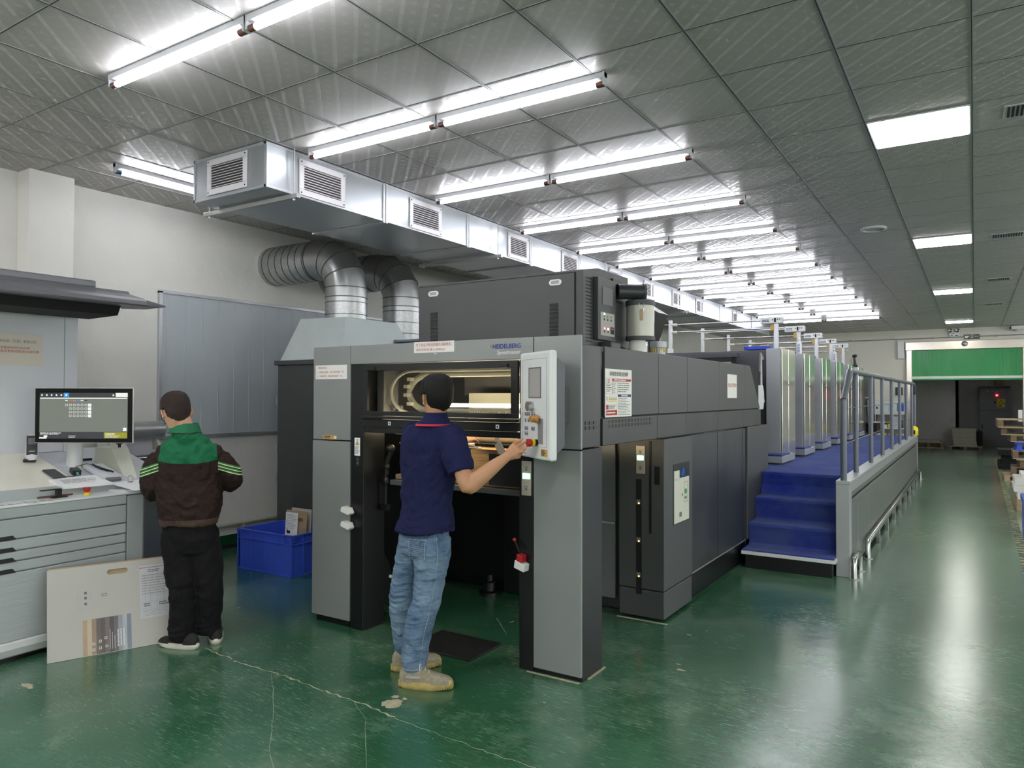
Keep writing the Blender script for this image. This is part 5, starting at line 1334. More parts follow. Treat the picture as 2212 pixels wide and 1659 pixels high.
def shelf_area():
    """work table with shelves against the end wall left of the door"""
    x0, x1, y0, y1 = -2.18, -1.47, 20.7, 21.2
    t = thing('work_shelf', 'grey shelf unit full of cans and boxes left of the roller door', 'shelf unit', ((x0+x1)/2, 21, 0))
    for z in (0.42, 0.76, 1.13): MB().box(x0, x1, y0, y1, z, z+0.025).build('shelf_board', 'console_white', t)
    MB().box(x0, x1, y0, y1-0.05, 1.155, 1.47).build('drawer_box', 'console_white', t, bevel=0.003)
    MB().box(x0, x1, y1-0.02, y1, 0, 1.13).build('back_sheet', 'ink_light', t)
    for x in (x0, x1-0.03):
        for y in (y0, y1-0.03): MB().box(x, x+0.03, y, y+0.03, 0, 1.13).build('leg', 'press_mid', t)
    pl = Plane((x0, y0, 1.155), (1,0,0), (0,0,1)); pl.rect(0.33,0.06,0.45,0.26,0,0.002).rect(0.53,0.06,0.68,0.26,1,0.002).rect(0.05,0.12,0.09,0.17,2,0.002)
    pl.mb.build('labels', [mat('pale_blue', (170, 215, 220), 0.6), 'tarp_blue', 'ink'], t)
    def can(x, z, r, h, m_, lab):
        tag(seated(MB().lathe((x, 20.9, z), [(r*0.96, 0), (r, 0.01), (r, h-0.01), (r*0.9, h)], 18).build('can', m_, smooth=True)), lab, 'can', 'cans and boxes on the shelf')
    def bx(x, w_, z, h, m_, lab):
        tag(seated(MB().box(x, x+w_, 20.75, 20.95, z, z+h).build('box', m_, bevel=0.004)), lab, 'box', 'cans and boxes on the shelf')
    bx(-2.02, 0.13, 0.785, 0.15, 'paper_white', 'white box on the middle shelf of the shelf unit, its left end')
    bx(-1.87, 0.08, 0.785, 0.17, 'yellow', 'yellow box on the middle shelf of the shelf unit')
    bx(-1.76, 0.13, 0.785, 0.3, 'cloth_grey', 'tall pale picture box on the middle shelf of the shelf unit')
    can(-1.56, 0.785, 0.035, 0.2, 'black', 'black can on the middle shelf of the shelf unit, its right end')
    for i, (x, m_, l) in enumerate(((-2.1, 'cloth_grey', 'pale can at the left end of the low shelf'), (-1.96, 'yellow', 'yellow can on the low shelf'), (-1.82, 'console_white', 'white can on the low shelf beside the yellow one'), (-1.68, 'paper_grey', 'beige can on the low shelf'), (-1.54, 'clear_plastic', 'clear can at the right end of the low shelf'))):
        can(x, 0.445, 0.06, 0.2, m_, l)
    s = thing('wall_screen', 'small black monitor on the end wall beside the roller door', 'screen', (-1.74, 22.6, 1.4))
    MB().box(-1.84, -1.66, 22.55, 22.6, 1.62, 1.84).build('screen_case', 'black', s, bevel=0.005)
    MB().box(-1.77, -1.73, 22.6, YB, 1.7, 1.78).build('screen_arm', 'black', s)
    tag(MB().box(-1.76, -1.62, 22.86, 22.89, 1.40, 1.6).build('framed_notice', 'console_white'), 'white framed notice under the small monitor by the roller door', 'notice')
    tag(MB().box(-1.57, -1.49, YB-0.106, YB-0.1, 1.2, 1.5).build('door_notice', 'cloth_grey'), 'pale notice strips on the left guide rail of the roller door', 'notice')
    # clutter seen between the press and the duct on the left
    c = thing('ink_can', 'open grey ink can with yellow and red paint drips on the press roof', 'ink can', (-2.15, 5.5, 1.89))
    MB().lathe((-2.13, 5.52, 1.89), [(0.055, 0), (0.055, 0.09), (0.065, 0.093), (0.065, 0.14), (0.058, 0.142), (0.055, 0.1)], 24).build('can_body', 'unit_dark', c, smooth=True).data.materials[0] = M['tower_face']
    mb = MB()
    rr = random.Random(9)
    for k in range(9):
        a = -pi*0.95*k/9; p = Vector((-2.13+0.0565*cos(a), 5.52+0.0565*sin(a), 1.985)); mb.tube([p, p - Vector((0,0,rr.uniform(0.02,0.07)))], 0.003, 6)
    mb.build('paint_drips', 'yellow', c)
    tag(seated(MB().lathe((-2.32, 5.5, 1.89), [(0.06, 0), (0.06, 0.09), (0.05, 0.1)], 20).build('ink_can', 'copper_cap', smooth=True)), 'small orange-brown ink can behind the grey one on the press roof', 'ink can')
    t2 = thing('roof_pipe', 'silver foil covered flexible pipe standing behind the filter canister', 'pipe', (-2.3, 5.7, 1.89))
    MB().tube([(-2.42, 5.75, 1.89), (-2.42, 5.75, 2.2)], 0.1, 20).build('pipe_body', 'spangle', t2, smooth=True)
    mb = MB()
    for z in (1.95, 2.02, 2.09, 2.16): mb.tube([(-2.42, 5.75, z), (-2.42, 5.75, z+0.012)], 0.104, 20)
    mb.build('pipe_ribs', 'steel', t2)
    o = MB().prism('y', [(-3.0, 1.9), (-2.45, 1.9), (-2.3, 2.32), (-2.65, 2.55), (-3.0, 2.55)], 5.95, 6.2).build('dark_hood', 'black', bevel=0.004)
    tag(seated(o), 'black angular hood behind the filter canister on the press roof', 'hood')
    o = MB().box(-3.25, -2.6, 6.5, 6.8, 1.89, 2.4).build('white_unit', 'console_white', bevel=0.006)
    tag(seated(o), 'white equipment box behind the filter canister on the press roof', 'equipment box')
shelf_area()
# ------------------------------------------------------------------ press control console
def console():
    X = -4.84; y0, y1 = 0.7, 2.75
    t = thing('press_console', 'long grey control console with shallow drawers and sloping light table at the left', 'console', (-5.3, 1.9, 0))
    MB().box(-5.85, X-0.03, y0, y1, 0.03, 0.93).build('console_body', 'console', t)
    MB().prism('z', [(X-0.02, y1+0.004), (X-0.004, y1+0.006), (X-0.004, 2.865), (-5.28, 3.27), (-5.85, 3.27), (-5.85, y1)], 0.03, 0.915).build('console_end', ['console'], t, bevel=0.004)
    MB().obox(((X-0.004-5.28)/2+0.002, (2.865+3.27)/2+0.002, 0.47), (( -5.28-X+0.004)/2*0.985, (3.27-2.865)/2*0.985, 0), (0.0015, 0.0016, 0), (0, 0, 0.44)).build('console_end_panel', 'console_dark', t)
    def fr(z0, z1, m_, name, yb=y1-0.004, dz=0.0):
        return MB().box(X-0.03, X-dz, y0, yb, z0, z1).build(name, m_, t, bevel=0.004)
    fr(0.862, 0.925, 'console', 'front_band')
    hz = []
    for i, (a, b, m_) in enumerate(((0.738, 0.855, 'console'), (0.668, 0.731, 'console_film'), (0.606, 0.661, 'console_film'), (0.541, 0.599, 'console_film'))):
        d = fr(a, b, m_, 'drawer', dz=0.002*i)
        MB().prism('x', [(1.2, a-0.004), (2.08, a-0.004), (2.06, a+0.02), (1.2, a+0.02)], X-0.01, X+0.0005).build('drawer_grip', 'black', d)
    MB().box(X-0.03, X-0.004, y0, y1-0.004, 0.13, 0.534).build('lower_panel', 'console_film', t, bevel=0.004)
    MB().prism('y', [(X+0.012, 0.125), (X-0.03, 0.13), (X-0.03, 0.04), (X-0.012, 0.04), (X+0.012, 0.085)], y0, y1-0.01).build('kick_ledge', 'console_white', t, bevel=0.003)
    MB().box(-5.8, X-0.05, y0+0.02, y1, 0.0, 0.04).build('plinth', 'black', t)
    # front ledge, lip and sloping light table
    MB().box(-5.03, X+0.004, y0, 2.76, 0.925, 0.938).build('front_ledge', 'console_white', t, bevel=0.003)
    pl = Plane((-5.0, 0.9, 0.938), (0,1,0), (-1,0,0)); 
    mb = MB(); rr = random.Random(5)
    for k in range(26): mb.box(-4.93+0.02*rr.random(), -4.9+0.03*rr.random(), 1.2+k*0.045, 1.2+k*0.045+0.03, 0.938, 0.9386)
    mb.box(-4.96, -4.955, 0.9, 2.2, 0.938, 0.9386).box(-4.875, -4.868, 0.9, 2.3, 0.938, 0.9386)
    mb.build('ledge_marks', 'ink_light', t)
    MB().prism('x', [(y0, 0.93), (2.74, 0.93), (2.74, 0.985), (2.42, 0.993), (2.39, 1.008), (y0, 1.012)], -5.03, -5.018).build('table_lip', 'console', t, bevel=0.002)
    MB().prism('y', [(-5.03, 0.94), (-5.03, 0.992), (-5.73, 1.182), (-5.73, 0.94)], y0, 2.56).build('light_table', 'table_top', t, bevel=0.003)
    MB().prism('y', [(-5.03, 0.92), (-5.03, 0.985), (-5.78, 1.19), (-5.78, 0.92)], 2.562, 3.2).build('table_end', 'back_panel', t, bevel=0.003)
    MB().prism('z', [(-5.03, 2.72), (-4.85, 2.74), (-4.85, 2.86), (-5.2, 3.18), (-5.03, 3.18)], 0.92, 0.95).build('corner_shelf', 'console_white', t, bevel=0.003)
    # back panel with side return and canopy
    MB().box(-5.76, -5.725, y0, 2.765, 1.18, 2.215).build('back_board', 'back_panel', t)
    MB().box(-5.80, -5.72, 2.768, 2.86, 1.16, 2.24).build('side_upright', 'back_panel', t, bevel=0.003)
    c = MB().prism('y', [(-4.93, 2.232), (-4.96, 2.262), (-5.0, 2.285), (-5.18, 2.33), (-5.2, 2.352), (-5.8, 2.40), (-5.8, 2.24), (-5.3, 2.236), (-4.96, 2.225)], y0, 2.95).build('canopy', 'hood_grey', t, bevel=0.003)
    MB().hull8([(-4.93, 2.952, 2.228), (-5.3, 2.952, 2.232), (-5.3, 2.952, 2.30), (-4.96, 2.952, 2.27)], [(-5.03, 3.14, 2.246), (-5.3, 3.14, 2.246), (-5.3, 3.14, 2.275), (-5.05, 3.14, 2.26)]).build('canopy_end', 'hood_grey', c, bevel=0.002)
    MB().box(-5.78, -5.2, y0, 2.72, 2.35, 2.40).build('canopy_top_box', 'hood_grey', c, bevel=0.01)
    MB().prism('y', [(-5.12, 2.232), (-5.16, 2.165), (-5.55, 2.16), (-5.62, 2.232)], y0, 2.85).build('canopy_lamp_box', 'black_matte', t)
    # emergency stop and hinge clip on the ledge
    s = MB().lathe((-4.945, 2.54, 0.938), [(0.02, 0), (0.02, 0.016), (0.015, 0.018)], 18).build('stop_base', 'yellow', t, smooth=True)
    MB().lathe((-4.945, 2.54, 0.938), [(0.014, 0.018), (0.02, 0.026), (0.024, 0.045), (0.022, 0.05)], 18).build('stop_button', 'red', t, smooth=True)
    b = thing('lever_clamp', 'small black lever clamp on the ledge of the console', 'clamp', (-4.97, 2.36, 0.938))
    MB().box(-4.985, -4.955, 2.36, 2.39, 0.938, 0.99).box(-4.99, -4.96, 2.27, 2.39, 0.988, 0.995).box(-4.99, -4.94, 2.33, 2.42, 0.938, 0.944).build('clamp_body', 'black', b, bevel=0.002)
    MB().cyl((-4.965, 2.25, 0.95), (-4.965, 2.46, 0.95), 0.006, n=8).build('clamp_rod', 'copper_cap', b)
    # things on the table; slope helper
    def sz(x): return 0.992 + (-5.03 - x)*0.2714
    sl = Vector((-1, 0, 0.2714)).normalized(); sn = Vector((0.2714, 0, 1)).normalized()
    # sheet with company notice on the back board
    o = Vector((-5.725, 2.28, 1.80))
    n_ = thing('wall_notice', 'cream notice with black and red writing on the console back board', 'notice', (-5.72, 2.45, 1.8))
    pl = Plane((-5.725, 2.22, 1.805), (0,1,0), (0,0,1)); pl.rect(0,0,0.395,0.225,0,0.0015); pl.mb.build('sheet', [mat('cream_paper', (212, 203, 190), 0.7)], n_)
    text('合成环保包装（东莞）有限公司', pl.P(0.2, 0.172, 0.0015), (0,1,0), (0,0,1), 'ink_grey', n_, 'writing', width=0.30, height=0.022, off=0.0006)
    text('正常看色时间为30分钟', pl.P(0.205, 0.125, 0.0015), (0,1,0), (0,0,1), 'red_ink', n_, 'writing', width=0.21, height=0.019, off=0.0006)
    text('超过时间我司有权收取适当误机费', pl.P(0.2, 0.1, 0.0015), (0,1,0), (0,0,1), 'red_ink', n_, 'writing', width=0.34, height=0.019, off=0.0006)
    # monitor
    A, B = Vector((-5.420, 2.432, 0)), Vector((-4.852, 2.793, 0))
    r = (B-A).normalized(); u = Vector((0,0,1)); n = r.cross(u).normalized(); W = (B-A).length; H = 0.378; z0 = 1.268
    m = thing('monitor', 'wide black-framed monitor on a grey post over the console', 'monitor', (-5.35, 2.68, sz(-5.42)))
    O = Vector((A.x, A.y, z0))
    def Q(x, y, d): return O + r*x + u*y + n*d
    MB().obox(Q(W/2, H/2, -0.007), r*W/2, u*H/2, n*0.007).build('monitor_case', 'console_white', m, bevel=0.004)
    MB().obox(Q(W/2, H/2, 0.001), r*(W/2-0.004), u*(H/2-0.004), n*0.002).build('monitor_bezel', mat('bezel_black', (8, 8, 8), 0.12, spec=0.25), m, bevel=0.001)
    scr = emis('screen_glow', (128, 134, 124), 0.36, base=(20, 20, 20)); scr.node_tree.nodes['Principled BSDF'].inputs['Roughness'].default_value = 0.15
    dk = emis('screen_dark', (66, 68, 76), 0.3, base=(20, 20, 20)); wh = emis('screen_white', (225, 228, 222), 0.5, base=(40, 40, 40)); bl = emis('screen_blue', (40, 140, 210), 0.55, base=(20, 20, 20)); ye = emis('screen_yellow', (150, 150, 30), 0.45, base=(20, 20, 20)); pk = emis('screen_pink', (220, 50, 120), 0.9, base=(20, 20, 20))
    sx, sy, sw, sh = 0.035, 0.031, W-0.071, 0.312
    p = Plane(Q(sx, sy, 0.003), r, u)
    p.rect(0, 0, sw, sh, 0, 0.001).rect(0, sh-0.03, sw, sh, 1, 0.0015).rect(0, 0, sw, 0.046, 1, 0.0015).rect(0.003, sh-0.04, sw-0.003, sh-0.033, 2, 0.0015)
    p.rect(0.165, sh-0.029, 0.2, sh, 3, 0.002).rect(sw-0.082, sh-0.028, sw, sh, 2, 0.002).rect(sw-0.16, 0.003, sw-0.002, 0.043, 4, 0.002)
    for k in range(5): p.disc(0.016+0.033*k, sh-0.015, 0.006, 2, 0.002)
    p.disc(0.182, sh-0.015, 0.007, 2, 0.0025, 12).disc(sw-0.098, sh-0.016, 0.006, 2, 0.002)
    for k in range(6):
        p.rect(0.175+0.0265*k, sh-0.055, 0.192+0.0265*k, sh-0.049, [2, 4, 5, 3, 2, 1][k], 0.002)
        for j in range(4):
            if (k == 0 and j > 0): continue
            p.frame(0.176+0.0265*k, sh-0.09-0.0243*j, 0.192+0.0265*k, sh-0.076-0.0243*j, 0.002, 2, 0.002)
    for j in range(4): p.rect(0.331, sh-0.094-0.0243*j, 0.354, sh-0.073-0.0243*j, 2, 0.002)
    p.rect(sw-0.03, 0.052, sw-0.006, 0.075, 2, 0.002).rect(0, 0.0, 0.05, 0.01, 2, 0.002).rect(0.03, 0.01, 0.055, 0.022, 2, 0.002)
    p.lines(0.005, 0.026, 0.15, 0.042, 2, 0.5, 2, 0.002, 2).lines(0.2, 0.004, 0.27, 0.022, 2, 0.4, 2, 0.002, 3).lines(sw-0.15, 0.006, sw-0.05, 0.04, 4, 0.4, 2, 0.0025, 3)
    p.mb.build('screen_picture', [scr, dk, wh, bl, ye, pk], m)
    c0 = Vector((-5.43, 2.70, 0))
    MB().lathe((c0.x, c0.y, 0), [(0.052, sz(-5.38)-0.01), (0.05, 1.2), (0.048, 1.30), (0.02, 1.36)], 24).build('monitor_post', 'console_white', m, smooth=True)
    MB().obox((-5.29, 2.665, 1.34), n*0.13, r*0.03, u*0.03).build('monitor_arm', 'console_white', m, bevel=0.006)
    # hand-held colour measuring device on its stand
    dv = thing('colour_meter', 'black and silver hand-held colour measuring device upright on the light table', 'measuring device', (-5.52, 2.46, sz(-5.52)))
    f = Vector((0.9, -0.42, 0)).normalized(); s_ = Vector((0.42, 0.9, 0)).normalized(); c = Vector((-5.55, 2.475, sz(-5.55)))
    MB().obox(c + Vector((-0.03,0,0.008)), f*0.07, s_*0.038, Vector((0,0,0.011))).build('device_shoe', 'black', dv, bevel=0.008)
    up = (Vector((0,0,1)) - f*0.22).normalized(); rs = []
    for h, a, b in ((0.012, 0.030, 0.036), (0.03, 0.036, 0.038), (0.07, 0.038, 0.03), (0.12, 0.037, 0.026), (0.165, 0.034, 0.025), (0.185, 0.026, 0.02), (0.192, 0.015, 0.012)):
        cc = c + f*0.012 + up*h; ring = []
        for k in range(20):
            q = 2*pi*k/20; cq, sq = cos(q), sin(q)
            ring.append(cc + s_*(a*(abs(cq)**0.7)*(1 if cq > 0 else -1)) + f*(b*(abs(sq)**0.7)*(1 if sq > 0 else -1)))
        rs.append(ring)
    MB().rings(rs).build('device_body', 'console_white', dv, smooth=True)
    MB().obox(c + f*0.041 + up*0.115, s_*0.032, up*0.068, f*0.004).build('device_face', 'black', dv, bevel=0.003)
    MB().obox(c + f*0.0455 + up*0.145, s_*0.022, up*0.022, f*0.001).build('device_screen', 'ink_grey', dv)
    text('eXact', c + f*0.0455 + up*0.075, s_, up, 'logo_white', dv, 'lettering', width=0.034, height=0.009, off=0.0005, bold=0.02)
    MB().obox(c + f*0.042 + up*0.03, s_*0.022, up*0.01, f*0.003).build('device_socket', 'black', dv)
    # phone
    def slab(cx, cy, L, Wd, th, ang):
        d = Vector((cos(ang)*1.0, sin(ang), 0)); d.z = -d.x*0.2714; d.normalize(); s2 = sn.cross(d).normalized()
        return Vector((cx, cy, sz(cx))) + sn*(th/2+0.0008), d*L/2, s2*Wd/2, sn*th/2
    a = slab(-5.262, 2.487, 0.175, 0.08, 0.012, radians(-0)); 
    tag(seated(MB().obox(*a).build('phone', 'press_mid', bevel=0.005)), 'dark grey phone in a case lying on the light table', 'phone')
    a = slab(-5.25, 2.615, 0.07, 0.055, 0.036, radians(-8))
    ad = thing('power_adapter', 'small dark power adapter with turquoise plug on the light table behind the phone', 'adapter', (-5.25, 2.615, sz(-5.25)))
    MB().obox(*a).build('adapter_body', 'press_dark', ad, bevel=0.004)
    MB().cyl(a[0]+a[1]*0.9, a[0]+a[1]*1.5-Vector((0,0,0.005)), 0.007, n=10).build('plug', mat('turquoise', (80, 200, 170), 0.4), ad, smooth=True)
    mb = MB(); g = 0.006
    mb.tube([(-5.21, 2.60, sz(-5.21)+0.03), (-5.19, 2.58, sz(-5.19)+g), (-5.2, 2.53, sz(-5.2)+g), (-5.25, 2.49, sz(-5.25)+0.012)], 0.0022, 6)
    mb.tube([(-5.28, 2.63, sz(-5.28)+0.02), (-5.33, 2.66, sz(-5.33)+0.02), (-5.3, 2.72, sz(-5.3)+0.045), (-5.25, 2.8, sz(-5.25)+0.03)], 0.0022, 6)
    mb.build('cable', 'black', ad)
    # stack of printed sheets hanging over the lip
    st = thing('paper_stack', 'stack of white printed sheets lying on the light table edge above the red stop button', 'paper stack', (-5.08, 2.57, sz(-5.08)))
    lo = [(-5.15, 2.40, sz(-5.15)), (-5.165, 2.70, sz(-5.165)), (-4.99, 2.735, 0.982), (-4.995, 2.42, 0.984)]
    hi = [(x, y, z+0.014) for x, y, z in lo]
    MB().hull8(lo, hi).build('sheets', 'paper_white', st)
    pl = Plane(Vector((-5.0, 2.43, sz(-5.0)+0.008)) , (0,1,0), sl); pl.lines(0.02, 0.05, 0.26, 0.13, 7, 0.25, 0, 0.0085, 4); pl.mb.build('print_lines', ['ink_light'], st)
    cp = thing('loose_paper', 'white form sheet lying across the right corner of the console by the man in brown', 'paper', (-4.85, 2.85, 0.955))
    MB().hull8([(-5.04, 2.74, 0.985), (-5.13, 3.06, 1.0), (-4.78, 3.0, 0.952), (-4.82, 2.79, 0.945)], [(-5.04, 2.74, 0.988), (-5.13, 3.06, 1.003), (-4.78, 3.0, 0.955), (-4.82, 2.79, 0.948)]).build('sheet', 'paper_white', cp)
    bc = thing('binder_clip', 'silver binder clip standing on the form sheet at the console corner', 'clip', (-5.0, 2.86, 0.985))
    MB().tube([(-5.0, 2.85, 0.985), (-5.0, 2.845, 1.02), (-5.0, 2.86, 1.035), (-5.0, 2.88, 1.02), (-5.0, 2.875, 0.985)], 0.002, 6).box(-5.01, -4.99, 2.848, 2.876, 0.985, 0.993).build('clip_wire', 'steel', bc)
    k = thing('keyboard_tray', 'pale scale-like tray with pens on the right end of the light table', 'tray', (-5.2, 2.77, 1.05))
    MB().obox((-5.2, 2.775, sz(-5.2)+0.018), (0.13,0,-0.0353), (0,0.07,0), sn*0.014).build('tray_body', 'back_panel', k, bevel=0.008)
    MB().obox((-5.07, 2.78, sz(-5.07)+0.014), (0.016,0,-0.012), (0,0.05,0), Vector((0.01,0,0.02))*0.3).build('tray_front', 'ink_grey', k)
    for i, (dx, dy, ang) in enumerate(((0.0, 0.0, 0.3), (0.03, 0.015, 0.5), (-0.04, -0.01, 0.1))):
        c_ = Vector((-5.2+dx, 2.77+dy, sz(-5.2+dx)+0.04)); d_ = Vector((cos(ang), sin(ang), -0.27)).normalized()*0.055
        tag(seated(MB().cyl(c_-d_, c_+d_, 0.007, n=8).build('pen', 'black')), ['black pen lying across the middle of the pale tray', 'black pen nearest the front of the pale tray', 'black pen at the back of the pale tray'][i], 'pen', 'pens on the pale tray')
    tag(seated(MB().obox((-5.36, 2.745, sz(-5.36)+0.008), (0.03,0.012,-0.006), (-0.008,0.014,0), (0,0,0.004)).build('sticky_note', 'orange_tag')), 'yellow note scrap at the foot of the monitor post', 'note')
    # cream box with slanted face and black knob, roller device behind
    cb = thing('sensor_box', 'cream metal box with slanted face and black knob at the right end of the console', 'equipment box', (-5.35, 3.0, 1.0))
    f0 = [(-5.46, 2.855, 1.05), (-5.13, 2.9, 0.985), (-5.08, 2.965, 0.985), (-5.46, 3.06, 1.05)]
    f1 = [(-5.46, 2.86, 1.215), (-5.29, 2.885, 1.205), (-5.21, 2.965, 1.21), (-5.42, 3.06, 1.225)]
    MB().hull8(f0, f1).build('box_body', 'cream', cb, bevel=0.003)
    MB().cyl((-5.30, 2.95, 1.21), (-5.30, 2.95, 1.235), 0.01, n=10).lathe((-5.30, 2.95, 1.235), [(0.018, 0), (0.024, 0.006), (0.024, 0.016), (0.01, 0.02)], 14).build('knob', 'black', cb, smooth=True)
    MB().box(-5.56, -5.52, 3.0, 3.06, 1.0, 1.29).build('box_column', 'cream', cb, bevel=0.003)
    tag(MB().prism('y', [(-5.6, 1.02), (-5.5, 1.02), (-5.5, 1.13), (-5.53, 1.13)], 2.80, 2.86).build('dark_bracket', 'black'), 'small black bracket between the monitor post and the cream box', 'bracket')
    rd = thing('roller_device', 'polished metal roller device by the wall behind the cream box and the man in brown', 'roller device', (-6.2, 3.75, 0))
    MB().cyl((-6.3, 3.45, 1.28), (-6.3, 3.89, 1.28), 0.078, n=32).build('big_roller', 'steel_dull', rd, smooth=True)
    MB().cyl((-6.2, 3.45, 1.035), (-6.2, 3.8, 1.035), 0.03, n=20).cyl((-6.15, 3.45, 0.97), (-6.15, 3.78, 0.97), 0.028, n=20).build('small_rollers', 'steel', rd, smooth=True)
    MB().box(-6.5, -6.1, 3.42, 3.46, 0.0, 1.3).build('side_frame', 'console_white', rd)
    MB().box(-6.55, -6.35, 3.46, 3.84, 0.0, 1.2).build('rear_housing', 'cloth_grey', rd)
    MB().box(-6.35, -6.05, 3.46, 3.84, 0.0, 0.88).build('front_housing', 'press_dark', rd)
    MB().prism('y', [(-6.05, 0.92), (-6.25, 0.92), (-6.3, 1.02), (-6.2, 1.08), (-6.05, 1.08)], 3.81, 3.84).build('end_plate', 'panel_grey', rd)
    MB().prism('y', [(-6.25, 1.1), (-6.42, 1.1), (-6.42, 1.25), (-6.35, 1.25)], 3.85, 3.88).build('roller_bracket', 'cream', rd)
console()

# ------------------------------------------------------------------ boards leaning on the console
def boards():
    a, b = Vector((-4.655, 2.172, 0.0)), Vector((-4.405, 2.80, 0.0)); r = (b-a).normalized()
    ta = Vector((-4.775, 2.235, 0.525)); 
    side = r; up = (ta - a) ; up = (up - r*up.dot(r)).normalized(); nrm = r.cross(up).normalized()
    if nrm.x < 0: nrm = -nrm
    W, H = 0.705, 0.54
    t = thing('cardboard_folder', 'large pale cardboard folder with punched grip hole leaning on the console front', 'cardboard folder', (-4.55, 2.45, 0))
    # board with a rounded slot cut out
    bm = MB(); th = 0.012
    sx, sz_, hw, hh = 0.38, 0.487, 0.058, 0.016
    hole = []
    for k in range(20):
        q = 2*pi*k/20; s = 1 if cos(q) > 0 else -1
        hole.append((sx + s*(hw-hh) + hh*cos(q), sz_ + hh*sin(q)))
    outer = []
    for x, y in hole:
        dx, dy = x-sx, y-sz_; 
        f = min((W-sx if dx > 0 else sx)/max(abs(dx), 1e-6), (H-sz_ if dy > 0 else sz_)/max(abs(dy), 1e-6))
        outer.append((sx+dx*f, sz_+dy*f))
    corners = [(W, H), (0, H), (0, 0), (W, 0)]
    def P(x, y, d): return a + r*x + up*y + nrm*d
    if True:
        bmm = bmesh.new(); ed = []
        for loop in (hole, [(0,0),(W,0),(W,H),(0,H)]):
            vv = [bmm.verts.new(P(x, y, 0) - ORG[t.name]) for x, y in loop]
            ed += [bmm.edges.new((vv[i], vv[(i+1) % len(vv)])) for i in range(len(vv))]
        bmesh.ops.triangle_fill(bmm, edges=ed, use_beauty=True)
        me_ = bpy.data.meshes.new('board'); bmm.to_mesh(me_); bmm.free(); me_.materials.append(M['board_grey'])
        bo = bpy.data.objects.new('board', me_); COL.objects.link(bo); bo.parent = t; ORG[bo.name] = ORG[t.name]
        so = bo.modifiers.new('thickness', 'SOLIDIFY'); so.thickness = th; so.offset = 0
    vs = []; fs = []; n = 20
    for d in (0, -th):
        vs += [P(x, y, d) for x, y in hole] + [P(x, y, d) for x, y in outer]
    for k in range(n):
        j = (k+1) % n
        fs.append((k, j, n+j, n+k)); fs.append((2*n+k, 3*n+k, 3*n+j, 2*n+j)); fs.append((k, 2*n+k, 2*n+j, j)); fs.append((n+k, n+j, 3*n+j, 3*n+k))
    # corner fans
    cs = len(vs)
    for d in (0, -th): vs += [P(x, y, d) for x, y in corners]
    def between(c):
        best = None
        for k in range(n):
            j = (k+1) % n; p, q = outer[k], outer[j]
            ed = lambda o: ('L' if abs(o[0]) < 1e-6 else '') + ('R' if abs(o[0]-W) < 1e-6 else '') + ('B' if abs(o[1]) < 1e-6 else '') + ('T' if abs(o[1]-H) < 1e-6 else '')
            e1, e2 = ed(p), ed(q)
            if e1 != e2 and set(e1+e2) == set(('R' if c[0] > 0 else 'L') + ('T' if c[1] > 0 else 'B')): return k, j
        return None
    for ci, c in enumerate(corners):
        kj = between(c)
        if kj:
            k, j = kj; fs.append((n+k, n+j, cs+ci)); fs.append((3*n+k, cs+4+ci, 3*n+j)); fs.append((n+k, cs+ci, cs+4+ci, 3*n+k)); fs.append((n+j, 3*n+j, cs+4+ci, cs+ci))
    MB().hull8([P(0.008, 0.01, -th-0.012), P(W, 0.01, -th-0.012), P(W, H+0.008, -th-0.012), P(0.008, H+0.008, -th-0.012)], [P(0.008, 0.01, -th+0.003), P(W, 0.01, -th+0.003), P(W, H+0.008, -th+0.003), P(0.008, H+0.008, -th+0.003)]).build('rear_board', 'kraft', t)
    # printed block at the bottom
    pl = Plane(a + nrm*0.0063, r, up)
    if pl.n.dot(nrm) < 0: pl.n = -pl.n
    cols = [(176, 150, 120), (196, 176, 150), (150, 128, 104), (96, 84, 78), (78, 70, 68), (110, 96, 92), (70, 62, 62), (96, 90, 92), (150, 152, 158), (176, 182, 190), (120, 128, 142)]
    mats = [mat('print_%d' % i, c, 0.3, noise=0.12, nscale=20, stretch=(1, 1, 0.05)) for i, c in enumerate(cols)]
    x0, x1 = 0.185, 0.45; n = len(cols)
    for i in range(n): pl.rect(x0+(x1-x0)*i/n, 0.004, x0+(x1-x0)*(i+1)/n, 0.215, i, 0.0008)
    pl.mb.build('printed_picture', mats, t)
    pl = Plane(a + nrm*0.0063, r, up)
    if pl.n.dot(nrm) < 0: pl.n = -pl.n
    rr = random.Random(2)
    for k in range(3):
        for j in range(14): pl.rect(0.372+0.016*k, 0.03+0.0075*j, 0.380+0.016*k, 0.035+0.0075*j, 0, 0.0014)
    for k in range(3): pl.rect(0.33+0.013*k, 0.02, 0.332+0.013*k, 0.14-0.02*k, 0, 0.0014)
    for (x, y) in ((0.235, 0.06), (0.27, 0.07), (0.3, 0.085), (0.235, 0.025), (0.27, 0.03), (0.305, 0.035)): pl.frame(x, y, x+0.015, y+0.015, 0.003, 0, 0.0014)
    pl.rect(0.16, 0.27, 0.162, 0.38, 1, 0.0014).rect(0.172, 0.27, 0.1735, 0.37, 1, 0.0014)
    for (x, y) in ((0.195, 0.37), (0.195, 0.34), (0.195, 0.305)): pl.rect(x, y, x+0.014, y+0.015, 2, 0.0014)
    pl.frame(0.29, 0.345, 0.318, 0.362, 0.003, 2, 0.0014).rect(0.284, 0.34, 0.2855, 0.37, 1, 0.0014).rect(0.33, 0.34, 0.3315, 0.375, 1, 0.0014).rect(0.225, 0.33, 0.2265, 0.37, 1, 0.0014)
    pl.mb.build('print_marks', ['logo_white', 'ink_light', 'ink_grey'], t)
    # form sheet taped on the board
    f = thing('form_sheet', 'printed white form in a sleeve taped on the cardboard folder beside the trouser leg', 'form', P(0.6, 0.2, 0.002))
